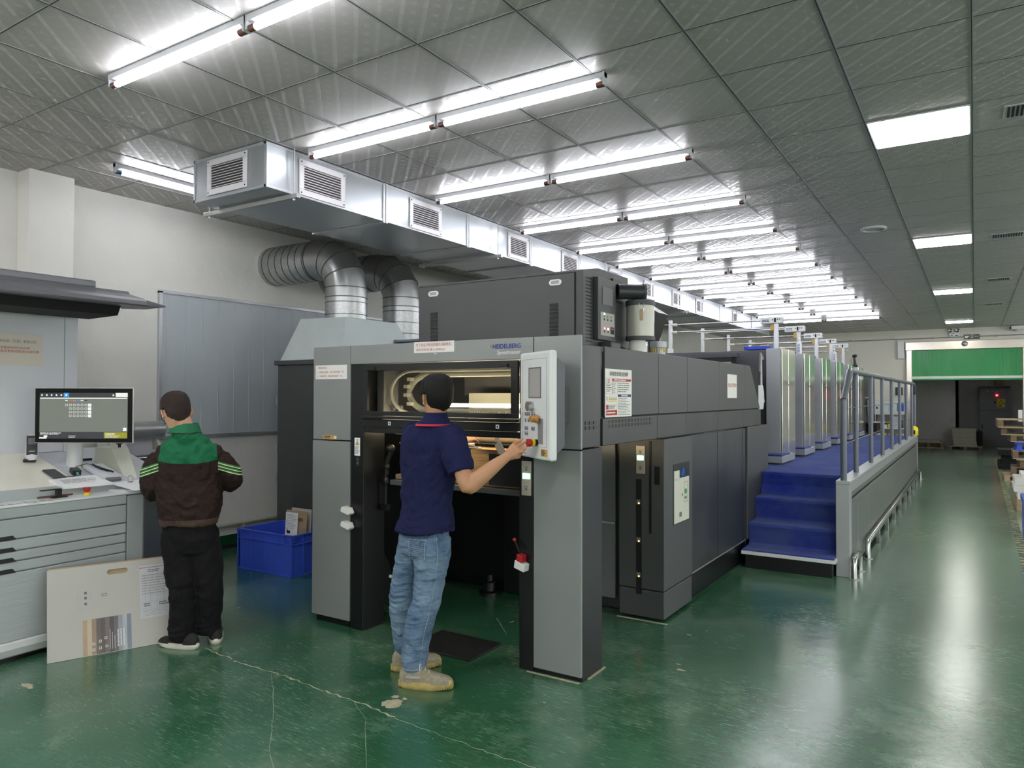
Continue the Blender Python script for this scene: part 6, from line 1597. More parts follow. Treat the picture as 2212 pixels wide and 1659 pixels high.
    pl = Plane(P(0.505, 0.17, 0.0063), r, up)
    if pl.n.dot(nrm) < 0: pl.n = -pl.n
    pl.rect(0, 0, 0.19, 0.33, 0, 0.0025).rect(0, 0.315, 0.19, 0.318, 3, 0.0032)
    for y in (0.06, 0.1, 0.14, 0.155, 0.17, 0.185, 0.2, 0.215, 0.23, 0.245, 0.26, 0.27): pl.rect(0.01, y, 0.18, y+0.0012, 1, 0.0032)
    for x in (0.01, 0.03, 0.06, 0.1, 0.14, 0.179): pl.rect(x, 0.04, x+0.0012, 0.28, 1, 0.0032)
    pl.lines(0.05, 0.285, 0.15, 0.305, 2, 0.5, 2, 0.0032, 3).lines(0.015, 0.145, 0.175, 0.275, 8, 0.35, 1, 0.0032, 6).lines(0.02, 0.07, 0.07, 0.095, 2, 0.6, 2, 0.0032, 7).lines(0.11, 0.07, 0.17, 0.095, 2, 0.6, 2, 0.0032, 9).lines(0.015, 0.01, 0.175, 0.055, 5, 0.25, 1, 0.0032, 6)
    pl.mb.build('sheet', ['cloth_grey', 'ink_light', 'ink_grey', 'red_ink'], f)
    tag(seated(MB().obox((-4.42, 3.02, 0.12), (0.05,0.06,0), (-0.02,0.015,0.0), (0,0,0.12)).build('paper_packet', 'paper_white')), 'white packet standing on the floor behind the legs of the man in brown', 'packet')
boards()

# ------------------------------------------------------------------ blue crate with boards
def crate():
    x0, x1, y0, y1, H = -5.765, -5.045, 4.335, 4.84, 0.365
    t = thing('plastic_crate', 'blue ribbed plastic crate on the floor left of the press', 'crate', ((x0+x1)/2, (y0+y1)/2, 0))
    th = 0.012
    mb = MB()
    mb.box(x0, x1, y0, y0+th, 0, H).box(x0, x1, y1-th, y1, 0, H).box(x0, x0+th, y0, y1, 0, H).box(x1-th, x1, y0, y1, 0, H).box(x0, x1, y0, y1, 0, 0.012)
    mb.build('crate_shell', 'crate_blue', t)
    mb = MB(); e = 0.012
    for z, hh in ((H-0.01, 0.01), (H-0.085, 0.006), (0.0, 0.012)):
        mb.box(x0-e, x1+e, y0-e, y0, z, z+hh).box(x0-e, x1+e, y1, y1+e, z, z+hh).box(x0-e, x0, y0, y1, z, z+hh).box(x1, x1+e, y0, y1, z, z+hh)
    k = 9
    for i in range(k): mb.box(x0+(x1-x0)*i/(k-1)-0.003, x0+(x1-x0)*i/(k-1)+0.003, y0-e*0.9, y0, H-0.085, H)
    for i in (2, 4, 6): mb.box(x0+(x1-x0)*i/8-0.004, x0+(x1-x0)*i/8+0.004, y0-e*0.8, y0, 0, H-0.085)
    mb.box(x0-e, x0, y0-e, y0, 0, H); mb.box(x1-0.0, x1+e, y0-e, y0, 0, H)
    mb.box(x0+0.05, x0+0.056, y0-e*0.8, y0, 0, H-0.085)
    for i in range(5): mb.box(x1, x1+e*0.9, y0+(y1-y0)*i/4-0.003, y0+(y1-y0)*i/4+0.003, H-0.085, H)
    for i in (1, 3): mb.box(x1, x1+e*0.8, y0+(y1-y0)*i/4-0.004, y0+(y1-y0)*i/4+0.004, 0, H-0.085)
    for i in range(3):
        z = H-0.022-0.018*i; mb.box(x0-e, x0+0.06, y0-e, y0, z, z+0.006).box(x1-0.08, x1+e, y0-e, y0, z, z+0.006).box(x1, x1+e, y0, y0+0.1, z, z+0.006)
    mb.build('crate_ribs', 'crate_blue', t, bevel=0.0015)
    # boards standing in the crate
    def board(name, label, xa, xb, y, z1, m_, lean=0.03):
        g = thing(name, label, 'cardboard sheet', ((xa+xb)/2, y, 0.014), 'cardboard sheets in the blue crate')
        MB().hull8([(xa, y, 0.014), (xb, y, 0.014), (xb, y+0.006, 0.014), (xa, y+0.006, 0.014)], [(xa+0.03, y+lean, z1), (xb, y+lean, z1), (xb, y+0.006+lean, z1), (xa+0.03, y+0.006+lean, z1)]).build('board', m_, g)
        return g
    board('cardboard_sheet', 'rear pale cardboard sheet standing in the blue crate', -5.36, -4.97-0.1, 4.55, 0.56, 'board_grey')
    g = board('cardboard_sheet', 'kraft cardboard sheet with grip slot and printing standing in the blue crate', -5.37, -5.07, 4.50, 0.545, 'kraft')
    pl = Plane((-5.34, 4.508, 0.3), (1,0,0), (0,0.055,1)); pl.rect(0.16, 0.16, 0.23, 0.187, 0, 0.004)
    pl.mb.build('grip_slot', ['kraft_dark'], g)
    text('C（包装）', (-5.11, 4.518, 0.385), (1,0,0), (0,0.055,1), 'ink_grey', g, 'writing', width=0.09, height=0.022, off=0.002)
    text('Photography', (-5.11, 4.516, 0.36), (1,0,0), (0,0.055,1), 'ink_grey', g, 'writing', width=0.09, height=0.014, off=0.002)
    f = thing('form_sheet', 'white printed form clipped on the boards in the blue crate', 'form', (-5.25, 4.49, 0.3))
    pl = Plane((-5.325, 4.495, 0.28), (1,0.03,0), (0,0.055,1)); pl.rect(0, 0, 0.155, 0.25, 0, 0.001).lines(0.01, 0.1, 0.145, 0.24, 10, 0.3, 1, 0.0018, 4).lines(0.01, 0.01, 0.145, 0.05, 3, 0.3, 1, 0.0018, 4).rect(0.02, 0.06, 0.065, 0.085, 2, 0.0018).rect(0.02, 0.085, 0.03, 0.1, 2, 0.0018)
    pl.mb.build('sheet', ['paper_white', 'ink_light', 'ink'], f)
crate()

def black_mat():
    o = MB()
    pts = [(-2.93, 3.53), (-2.50, 3.50+0.0), (-2.49, 3.52), (-2.33, 3.79), (-2.34, 3.81), (-2.80, 3.86), (-2.81, 3.85)]
    t = MB()
    return
# ------------------------------------------------------------------ floor mat and floor marks
def floor_things():
    o = MB().box(-3.05, -2.562, 3.555, 3.912, 0.0, 0.012).build('rubber_mat', 'rubber_mat', bevel=0.003)
    tag(seated(o), 'black rubber floor mat in the open bay beside the man in navy', 'mat')
    fl = bpy.data.objects['floor']
    mt = mat('bare_screed', (176, 166, 142), 0.8, noise=0.15, nscale=30)
    mb = MB(); rr = random.Random(11)
    def ragged(pts, w0, w1, st=0.03, j=0.008):
        for (a, b) in zip(pts[:-1], pts[1:]):
            a, b = Vector(a + (0,)), Vector(b + (0,)); L = (b-a).length; d = (b-a).normalized(); s = Vector((-d.y, d.x, 0)); n = max(1, int(L/st)); prev = None
            for i in range(n+1):
                p = a + d*L*i/n + s*rr.uniform(-j, j); w_ = rr.uniform(w0, w1)
                cur = (p + s*w_, p - s*w_)
                if prev: mb.add([(q.x, q.y, 0.0006) for q in (prev[0], prev[1], cur[1], cur[0])], [(0,1,2,3)])
                prev = cur
    ragged([(-4.1, 2.84), (-3.6, 2.80), (-3.3, 2.81), (-2.97, 2.785), (-2.7, 2.78), (-2.44, 2.745)], 0.001, 0.006)
    ragged([(-2.44, 2.745), (-2.1, 2.72), (-1.6, 2.70), (-1.2, 2.66)], 0.0004, 0.002)
    ragged([(-3.42, 2.80), (-3.1, 2.55), (-2.9, 2.38), (-2.7, 2.2), (-2.55, 2.1), (-2.3, 1.8)], 0.0004, 0.0012, 0.08, 0.004)
    ragged([(-2.75, 2.78), (-2.55, 2.66), (-2.35, 2.45), (-2.2, 2.3), (-2.0, 2.0)], 0.0004, 0.0012, 0.08, 0.004)
    ragged([(-2.9, 4.35), (-2.65, 4.1), (-2.75, 4.2)], 0.001, 0.003, 0.06, 0.002)
    def patch(cx, cy, r, n=18, sq=1.0, jj=0.3):
        vs = [(cx + r*(1+rr.uniform(-jj, jj))*cos(2*pi*k/n), cy + sq*r*(1+rr.uniform(-jj, jj))*sin(2*pi*k/n), 0.0007) for k in range(n)]
        mb.add(vs, [tuple(range(n))])
    patch(-2.56, 2.86, 0.05); patch(-2.60, 2.935, 0.02, 12); patch(-2.54, 2.94, 0.014, 10)
    for (x, y, r) in ((-1.46, 4.12, 0.03), (-1.5, 4.2, 0.014), (-1.62, 4.75, 0.02), (-4.4, 1.95, 0.05), (-3.75, 2.8, 0.012), (-3.25, 2.8, 0.018), (-1.9, 3.3, 0.01), (-1.55, 4.9, 0.012), (-2.2, 4.25, 0.012), (-2.45, 4.4, 0.01)): patch(x, y, r, 12, 0.5, 0.5)
    for k in range(90):
        patch(rr.uniform(-4.2, 2.2), rr.uniform(1.7, 7.0), rr.uniform(0.002, 0.006), 7, 0.8, 0.4)
    mb.build('worn_marks', mt, fl, recalc=False)
    # grouting round the machine feet
    g = MB()
    mb = g
    for (x0, x1, y0, y1) in ((-2.2, -1.86, 3.612, 3.622), (-1.855, -1.84, 3.7, 3.92), (-2.2, -1.82, 4.87, 4.885)):
        mb.box(x0, x1, y0, y1, 0.0, 0.004)
    mb.build('grout_edge', mt, fl)
floor_things()

# ------------------------------------------------------------------ people
M['skin'] = mat('skin', (186, 138, 104), 0.5, noise=0.05, nscale=12)
M['skin_light'] = mat('skin_light', (196, 150, 120), 0.5, noise=0.05, nscale=12)
for k_ in ('skin', 'skin_light'): M[k_].node_tree.nodes['Principled BSDF'].inputs['Subsurface Weight'].default_value = 0.08
M['hair'] = mat('hair', (15, 13, 13), 0.62, noise=0.4, nscale=60, bump=0.006, bscale=120, stretch=(1, 1, 0.3), spec=0.3)
M['hair_short'] = mat('hair_short', (48, 38, 33), 0.75, noise=0.5, nscale=22, bump=0.003, bscale=260, spec=0.3)
M['polo_navy'] = mat('polo_navy', (22, 27, 66), 0.9, noise=0.08, nscale=3, bump=0.045, bscale=3.2, stretch=(1, 1, 0.55), spec=0.3)
M['polo_red'] = mat('polo_red', (196, 40, 66), 0.8)
def denim():
    m, t, b = nm('denim'); N, L = t.nodes, t.links
    tc = N.new('ShaderNodeTexCoord'); n = N.new('ShaderNodeTexNoise'); n.inputs['Scale'].default_value = 5; n.inputs['Detail'].default_value = 8; n.inputs['Roughness'].default_value = 0.65
    L.new(tc.outputs['Object'], n.inputs['Vector']); r = N.new('ShaderNodeValToRGB'); e = r.color_ramp.elements
    e[0].position, e[1].position = 0.33, 0.7; e[0].color, e[1].color = lin((60, 88, 122)) + (1,), lin((128, 152, 172)) + (1,)
    L.new(n.outputs[0], r.inputs[0]); L.new(r.outputs[0], b.inputs['Base Color']); b.inputs['Roughness'].default_value = 0.9
    mp = N.new('ShaderNodeMapping'); mp.inputs['Scale'].default_value = (1, 1, 3.2); L.new(tc.outputs['Object'], mp.inputs[0])
    n2 = N.new('ShaderNodeTexNoise'); n2.inputs['Scale'].default_value = 8; n2.inputs['Detail'].default_value = 5; L.new(mp.outputs[0], n2.inputs['Vector'])
    bp = N.new('ShaderNodeBump'); bp.inputs['Distance'].default_value = 0.03; L.new(n2.outputs[0], bp.inputs['Height']); L.new(bp.outputs[0], b.inputs['Normal'])
    return m
M['denim'] = denim()
M['denim_seam'] = mat('denim_seam', (150, 166, 178), 0.9)
M['jacket_brown'] = mat('jacket_brown', (50, 34, 30), 0.8, noise=0.12, nscale=3, bump=0.012, bscale=7)
M['jacket_rib'] = mat('jacket_rib', (84, 64, 56), 0.9, bump=0.003, bscale=120)
M['jacket_green'] = mat('jacket_green', (24, 104, 68), 0.85, noise=0.06, nscale=4, bump=0.006, bscale=7)
M['stripe_pale'] = mat('stripe_pale', (200, 220, 160), 0.8)
M['stripe_green'] = mat('stripe_green', (70, 150, 70), 0.8)
M['trousers_black'] = mat('trousers_black', (14, 14, 15), 0.85, noise=0.2, nscale=4, bump=0.035, bscale=4, stretch=(1, 1, 0.5), spec=0.3)
M['shoe_knit'] = mat('shoe_knit', (146, 138, 118), 0.9, noise=0.2, nscale=60, bump=0.001, bscale=200)
M['shoe_sole'] = mat('shoe_sole', (184, 162, 104), 0.5, noise=0.2, nscale=20)
M['shoe_white'] = mat('shoe_white', (214, 210, 196), 0.55, noise=0.06, nscale=20)
M['shoe_black'] = mat('shoe_black', (34, 33, 33), 0.85, bump=0.001, bscale=200)

def ring_at(c, a, b, n=28, e=2.0, fr=None):
    out = []
    for k in range(n):
        q = 2*pi*k/n; cq, sq = cos(q), sin(q)
        x = (abs(cq)**(2/e))*(1 if cq > 0 else -1); y = (abs(sq)**(2/e))*(1 if sq > 0 else -1)
        out.append(Vector(c) + a*x + b*y)
    return out
def limb(mb, pts, ra, rb, ref, n=20, sub=3):
    """tapered limb through pts, radius ra across ref and rb along ref; smoothed by catmull-rom"""
    P = [Vector(p) for p in pts]; k = len(P); rs = []
    def cr(a, b, c, d, t): return 0.5*((2*b) + (c-a)*t + (2*a-5*b+4*c-d)*t*t + (3*b-a-3*c+d)*t*t*t)
    cs = []; A = []; B = []
    for i in range(k-1):
        for j in range(sub):
            t = j/sub; i0, i3 = max(i-1, 0), min(i+2, k-1)
            cs.append(cr(P[i0], P[i], P[i+1], P[i3], t)); A.append(cr(ra[i0], ra[i], ra[i+1], ra[i3], t)); B.append(cr(rb[i0], rb[i], rb[i+1], rb[i3], t))
    cs.append(P[-1]); A.append(ra[-1]); B.append(rb[-1])
    ref = Vector(ref)
    for i, c in enumerate(cs):
        d = (cs[min(i+1, len(cs)-1)] - cs[max(i-1, 0)]).normalized()
        s = d.cross(ref); 
        if s.length < 1e-3: s = d.cross(Vector((1,0,0)))
        s.normalize(); f = s.cross(d).normalized()
        rs.append(ring_at(c, s*A[i], f*B[i], n))
    mb.rings(rs); return mb
def finger(mb, pts, r):
    k = len(pts); rr = [r*(1-0.12*i) for i in range(k)]; rr[-1] = r*0.45
    limb(mb, pts, rr, rr, (0.3, 0.2, 1), 10, 3); return mb
def fuse(o, voxel, smooth=3, disp=0.0, dscale=0.1):
    m = o.modifiers.new('fuse', 'REMESH'); m.mode = 'VOXEL'; m.voxel_size = voxel; m.use_smooth_shade = True
    if smooth:
        s = o.modifiers.new('soften', 'SMOOTH'); s.factor = 0.5; s.iterations = smooth
    if disp:
        tx = bpy.data.textures.new('folds', 'CLOUDS'); tx.noise_scale = dscale; tx.noise_depth = 2
        t2 = bpy.data.textures.new('creases', 'MARBLE'); t2.noise_scale = dscale*3.2; t2.turbulence = 9; t2.noise_depth = 2; t2.marble_type = 'SHARP'
        d = o.modifiers.new('creases', 'DISPLACE'); d.texture = t2; d.strength = disp*0.75; d.mid_level = 0.5; d.texture_coords = 'GLOBAL'
        d = o.modifiers.new('folds', 'DISPLACE'); d.texture = tx; d.strength = disp; d.mid_level = 0.5; d.texture_coords = 'GLOBAL'
    return o
def seam_on(root, target, name, m_, pts, width, off=0.0025, proj=False):
    """narrow ribbon (or filled patch when width is None) snapped on to a garment"""
    P = [Vector(p) for p in pts]; mb = MB()
    if width is None:
        x0, x1 = min(p.x for p in P), max(p.x for p in P); z0, z1 = min(p.z for p in P), max(p.z for p in P); y = P[0].y; n = 12
        for i in range(n):
            for j in range(n):
                a, b = x0+(x1-x0)*i/n, x0+(x1-x0)*(i+1)/n; c, d = z0+(z1-z0)*j/n, z0+(z1-z0)*(j+1)/n
                cx = abs((a+b)/2-(x0+x1)/2)/((x1-x0)/2)
                if c < z0 + 0.026*cx: continue
                mb.add([(a,y,c),(b,y,c),(b,y,d),(a,y,d)], [(0,1,2,3)])
    else:
        pp = []
        for a, b in zip(P[:-1], P[1:]):
            k = max(2, int((b-a).length/0.012)); pp += [a.lerp(b, i/k) for i in range(k)]
        pp.append(P[-1])
        for i in range(len(pp)-1):
            d = (pp[i+1]-pp[i]).normalized(); s = d.cross(Vector((0,1,0.01))).normalized()*width/2
            mb.add([pp[i]-s, pp[i]+s, pp[i+1]+s, pp[i+1]-s], [(0,1,2,3)])
    o = mb.build(name, m_, root, recalc=False, smooth=True)
    sw = o.modifiers.new('lie_on', 'SHRINKWRAP'); sw.target = target; sw.wrap_method = 'PROJECT' if proj else 'NEAREST_SURFACEPOINT'; sw.wrap_mode = 'ABOVE_SURFACE'; sw.offset = off
    if proj: sw.use_project_x = False; sw.use_project_y = True; sw.use_project_z = False; sw.use_positive_direction = True; sw.use_negative_direction = False
    so = o.modifiers.new('thick', 'SOLIDIFY'); so.thickness = 0.002
    return o
def fold_ridges(mb, prof, S, F, folds):
    """soft cloth folds: thin ridges that follow the outline of a garment; each fold is a list of (angle in degrees, height) and a radius"""
    def at(z, q):
        P = [(Vector(c), a, b) for c, a, b in prof]
        if P[0][0].z > P[-1][0].z: P = P[::-1]
        for (c0, a0, b0), (c1, a1, b1) in zip(P[:-1], P[1:]):
            if c0.z <= z <= c1.z or (c1 is P[-1][0]):
                t = min(1, max(0, (z-c0.z)/max(1e-6, c1.z-c0.z))); c = c0.lerp(c1, t); a = a0+(a1-a0)*t; b = b0+(b1-b0)*t
                if c0.z <= z <= c1.z: break
        c = Vector((c.x, c.y, z)); r = radians(q)
        return c + S*a*cos(r)*0.985 + F*b*sin(r)*0.985
    for pts, r in folds:
        P = []
        for (q0, z0), (q1, z1) in zip(pts[:-1], pts[1:]):
            P += [at(z0+(z1-z0)*i/5, q0+(q1-q0)*i/5) for i in range(5)]
        P.append(at(pts[-1][1], pts[-1][0])); n = len(P)
        mb.tube(P, [r*(0.25+0.75*sin(pi*(i+0.3)/(n-0.4))) for i in range(n)], 8)
def head_frame(c, yaw, pitch, roll=0.0):
    f = Vector((cos(yaw)*cos(pitch), sin(yaw)*cos(pitch), sin(pitch)))
    s = Vector((sin(yaw), -cos(yaw), 0)); u = s.cross(f).normalized()
    R = Matrix.Rotation(roll, 3, f)
    return Vector(c), f, R @ s, R @ u
# head profile: height h, half width, front reach, back reach
HP = [(-0.115, 0.030, 0.062, -0.02), (-0.105, 0.040, 0.078, 0.0), (-0.085, 0.052, 0.083, 0.035), (-0.055, 0.064, 0.084, 0.062), (-0.02, 0.071, 0.086, 0.080), (0.02, 0.0755, 0.089, 0.092), (0.055, 0.077, 0.088, 0.098), (0.085, 0.071, 0.078, 0.088), (0.105, 0.056, 0.058, 0.068), (0.118, 0.034, 0.034, 0.042), (0.123, 0.010, 0.01, 0.012)]
def head_rings(F, k=1.0, grow=0.0, n=32, hp=HP, g0=None, line=0.0):
    c, f, s, u = F; rs = []; G = grow
    for h, w_, fr, bk in hp:
        if g0 is not None: grow = g0 + (G-g0)*min(1, max(0, (h-line)/0.085))**0.8
        mid = (fr-bk)/2; half = (fr+bk)/2
        rs.append(ring_at(c + f*mid*k + u*(h*k + (grow if h > 0 else 0)*max(0, h/0.12)), s*(w_*k+grow), f*(half*k+grow), n, 2.25))
    return rs
def add_head(mb, F, k=1.0):
    c, f, s, u = F
    mb.rings(head_rings(F, k))
    # nose, brow, lips, chin, ears
    mb.rings([ring_at(c + f*(0.084*k) + u*0.018, s*0.009, u*0.010, 10), ring_at(c + f*(0.100*k) - u*0.012, s*0.012, u*0.012, 10), ring_at(c + f*(0.108*k) - u*0.028, s*0.014, u*0.010, 10), ring_at(c + f*(0.09*k) - u*0.037, s*0.012, u*0.006, 10)])
    mb.ellipsoid(c + f*0.080*k + u*0.032, s*0.05, f*0.011, u*0.009)
    mb.ellipsoid(c + f*0.083*k - u*0.056, s*0.022, f*0.009, u*0.005); mb.ellipsoid(c + f*0.082*k - u*0.066, s*0.020, f*0.009, u*0.006)
    mb.ellipsoid(c + f*0.075*k - u*0.1, s*0.02, f*0.012, u*0.012)
    for sg in (-1, 1):
        mb.ellipsoid(c + f*0.058*k + s*sg*0.038 - u*0.02, s*0.02, f*0.022, u*0.02)
        e = c + s*sg*0.078*k - f*0.004 - u*0.004
        mb.ellipsoid(e + s*sg*0.006 - f*0.004 + u*0.006, s*0.007, f*0.016 + s*sg*-0.006, u*0.027)
        mb.ellipsoid(e + s*sg*0.004 - u*0.022, s*0.006, f*0.009, u*0.013)
def add_eyes(F, root):
    c, f, s, u = F
    for sg in (-1, 1):
        MB().ellipsoid(c + f*0.078 + s*sg*0.031 + u*0.012, s*0.012, f*0.009, u*0.006).build('eye', 'logo_white', root, smooth=True)
        MB().ellipsoid(c + f*0.0855 + s*sg*0.031 + u*0.012, s*0.0045, f*0.002, u*0.0045).build('iris', 'black', root, smooth=True)
def add_hair(F, root, m_, grow, nape, side, front, voxel=0.003, name='hair', k=1.0):
    """cap of hair: all head surface above a hairline that dips at the nape and rises at the forehead"""
    c, f, s, u = F; n = 64
    hp = []
    for i in range(len(HP)-1):
        for j in range(5):
            t = j/5; hp.append(tuple(HP[i][q]*(1-t)+HP[i+1][q]*t for q in range(4)))
    hp.append(HP[-1])
    outer = head_rings(F, k, grow, n, hp, 0.0025, nape); inner = head_rings(F, k, -0.004, n, hp)
    mb = MB(); nr = len(hp)
    vs = [p for r in outer for p in r] + [p for r in inner for p in r]; off = nr*n; keep = set(); fs = []
    for i in range(nr-1):
        for a in range(n):
            q = 2*pi*(a+0.5)/n; fw = sin(q); sd = abs(cos(q)); h = hp[i][0]
            if fw > 0: line = side + (front-side)*(fw**1.2)
            else: line = side + (nape-side)*((-fw)**0.7)
            if -0.35 < fw < 0.28 and sd > 0.8: line = side + 0.012
            if h >= line: keep.add((i, a))
    for (i, a) in keep:
        b = (a+1) % n
        fs.append((i*n+a, i*n+b, (i+1)*n+b, (i+1)*n+a)); fs.append((off+i*n+a, off+(i+1)*n+a, off+(i+1)*n+b, off+i*n+b))
        for (di, da, e1, e2) in ((-1, 0, (i, a), (i, b)), (1, 0, (i+1, b), (i+1, a)), (0, -1, (i+1, a), (i, a)), (0, 1, (i, b), (i+1, b))):
            nb = (i+di, (a+da) % n)
            if nb not in keep and 0 <= nb[0] < nr-1:
                p, q2 = e1[0]*n+e1[1], e2[0]*n+e2[1]; fs.append((q2, p, off+p, off+q2))
    top = [(nr-1)*n+a for a in range(n)]; fs.append(tuple(top)); fs.append(tuple(off+t for t in top[::-1]))
    mb.add(vs, fs)
    o = mb.build(name, m_, root, smooth=True)
    m = o.modifiers.new('fuse', 'REMESH'); m.mode = 'VOXEL'; m.voxel_size = voxel; m.use_smooth_shade = True
    sm = o.modifiers.new('soften', 'SMOOTH'); sm.factor = 0.5; sm.iterations = 3
    return o

def shoe(root, heel, toe, width, sole_m, up_m, sole_h=0.035, kind='knit', ankle=None):
    heel, toe = Vector(heel), Vector(toe); d = (toe-heel).normalized(); L = (toe-heel).length; s = Vector((d.y, -d.x, 0)); z = Vector((0,0,1))
    def outline(sc, hz, lift=0.0):
        pts = []
        for k in range(36):
            q = 2*pi*k/36; cx = cos(q); sy = sin(q)
            x = L/2 + cx*L/2*sc*(1 if cx < 0 else 1.0); w_ = width/2*sc*(1.0 + 0.10*cx - 0.14*(1-abs(cx))*0.5)
            e = (abs(sy)**0.75)*(1 if sy > 0 else -1)
            toe_up = lift*max(0, cx)**3
            pts.append(heel + d*x + s*e*w_ + z*(hz + toe_up))
        return pts
    so = MB(); so.rings([outline(0.93, 0.0, 0.01), outline(0.99, 0.008, 0.012), outline(1.02, sole_h*0.6, 0.012), outline(0.97, sole_h, 0.012)])
    if kind == 'knit':
        # ribbed side wall of the sole
        for k in range(44):
            q = 2*pi*k/44; cx = cos(q); sy = sin(q); e = (abs(sy)**0.75)*(1 if sy > 0 else -1)
            p = heel + d*(L/2 + cx*L/2*1.01) + s*e*width/2*1.0*(1+0.1*cx-0.07*(1-abs(cx)))
            so.tube([p + z*0.006, p + z*(sole_h*0.9)], 0.0028, 6)
    so.build('shoe_sole', sole_m, root, smooth=True)
    up = MB(); rs = []
    prof = [(0.02, 0.36, 0.055, 0.5), (0.08, 0.62, 0.085, 0.6), (0.2, 0.82, 0.095, 0.7), (0.36, 0.84, 0.085, 0.8), (0.5, 0.88, 0.066, 0.9), (0.65, 0.94, 0.050, 0.95), (0.8, 0.94, 0.040, 0.95), (0.92, 0.76, 0.032, 0.85), (0.985, 0.4, 0.018, 0.6)]
    for t, wf, h, _ in prof:
        h = h if kind == 'knit' else h*0.72
        c = heel + d*L*t + z*sole_h*0.8
        ring = []
        for k in range(20):
            q = pi*k/19
            ring.append(c + s*cos(q)*width/2*wf + z*(sin(q)**0.7)*h)
        rs.append(ring)
    up.rings(rs); up.build('shoe_upper', up_m, root, smooth=True)
    if kind == 'knit':
        lc = MB()
        for t in (0.40, 0.47, 0.54, 0.61):
            c = heel + d*L*t + z*(sole_h*0.8 + 0.088 - (t-0.36)*0.17)
            lc.tube([c - s*0.022 - z*0.004, c + z*0.003 + d*0.006, c + s*0.022 - z*0.004 + d*0.012], 0.002, 6)
        c = heel + d*L*0.42 + z*(sole_h*0.8+0.088)
        for sg in (-1, 1): lc.tube([c, c + s*sg*0.02 + z*0.018, c + s*sg*0.04 + z*0.004, c + s*sg*0.038 - z*0.02, c + s*sg*0.012 - z*0.006], 0.002, 6)
        lc.build('laces', 'paper', root, smooth=True)
        MB().obox(heel + d*L*0.30 - z*0 + s*width/2*0.86 + z*(sole_h*0.8+0.035), d*0.04, s*0.002, z*0.007).build('shoe_stripe', 'ink_light', root)
    return d

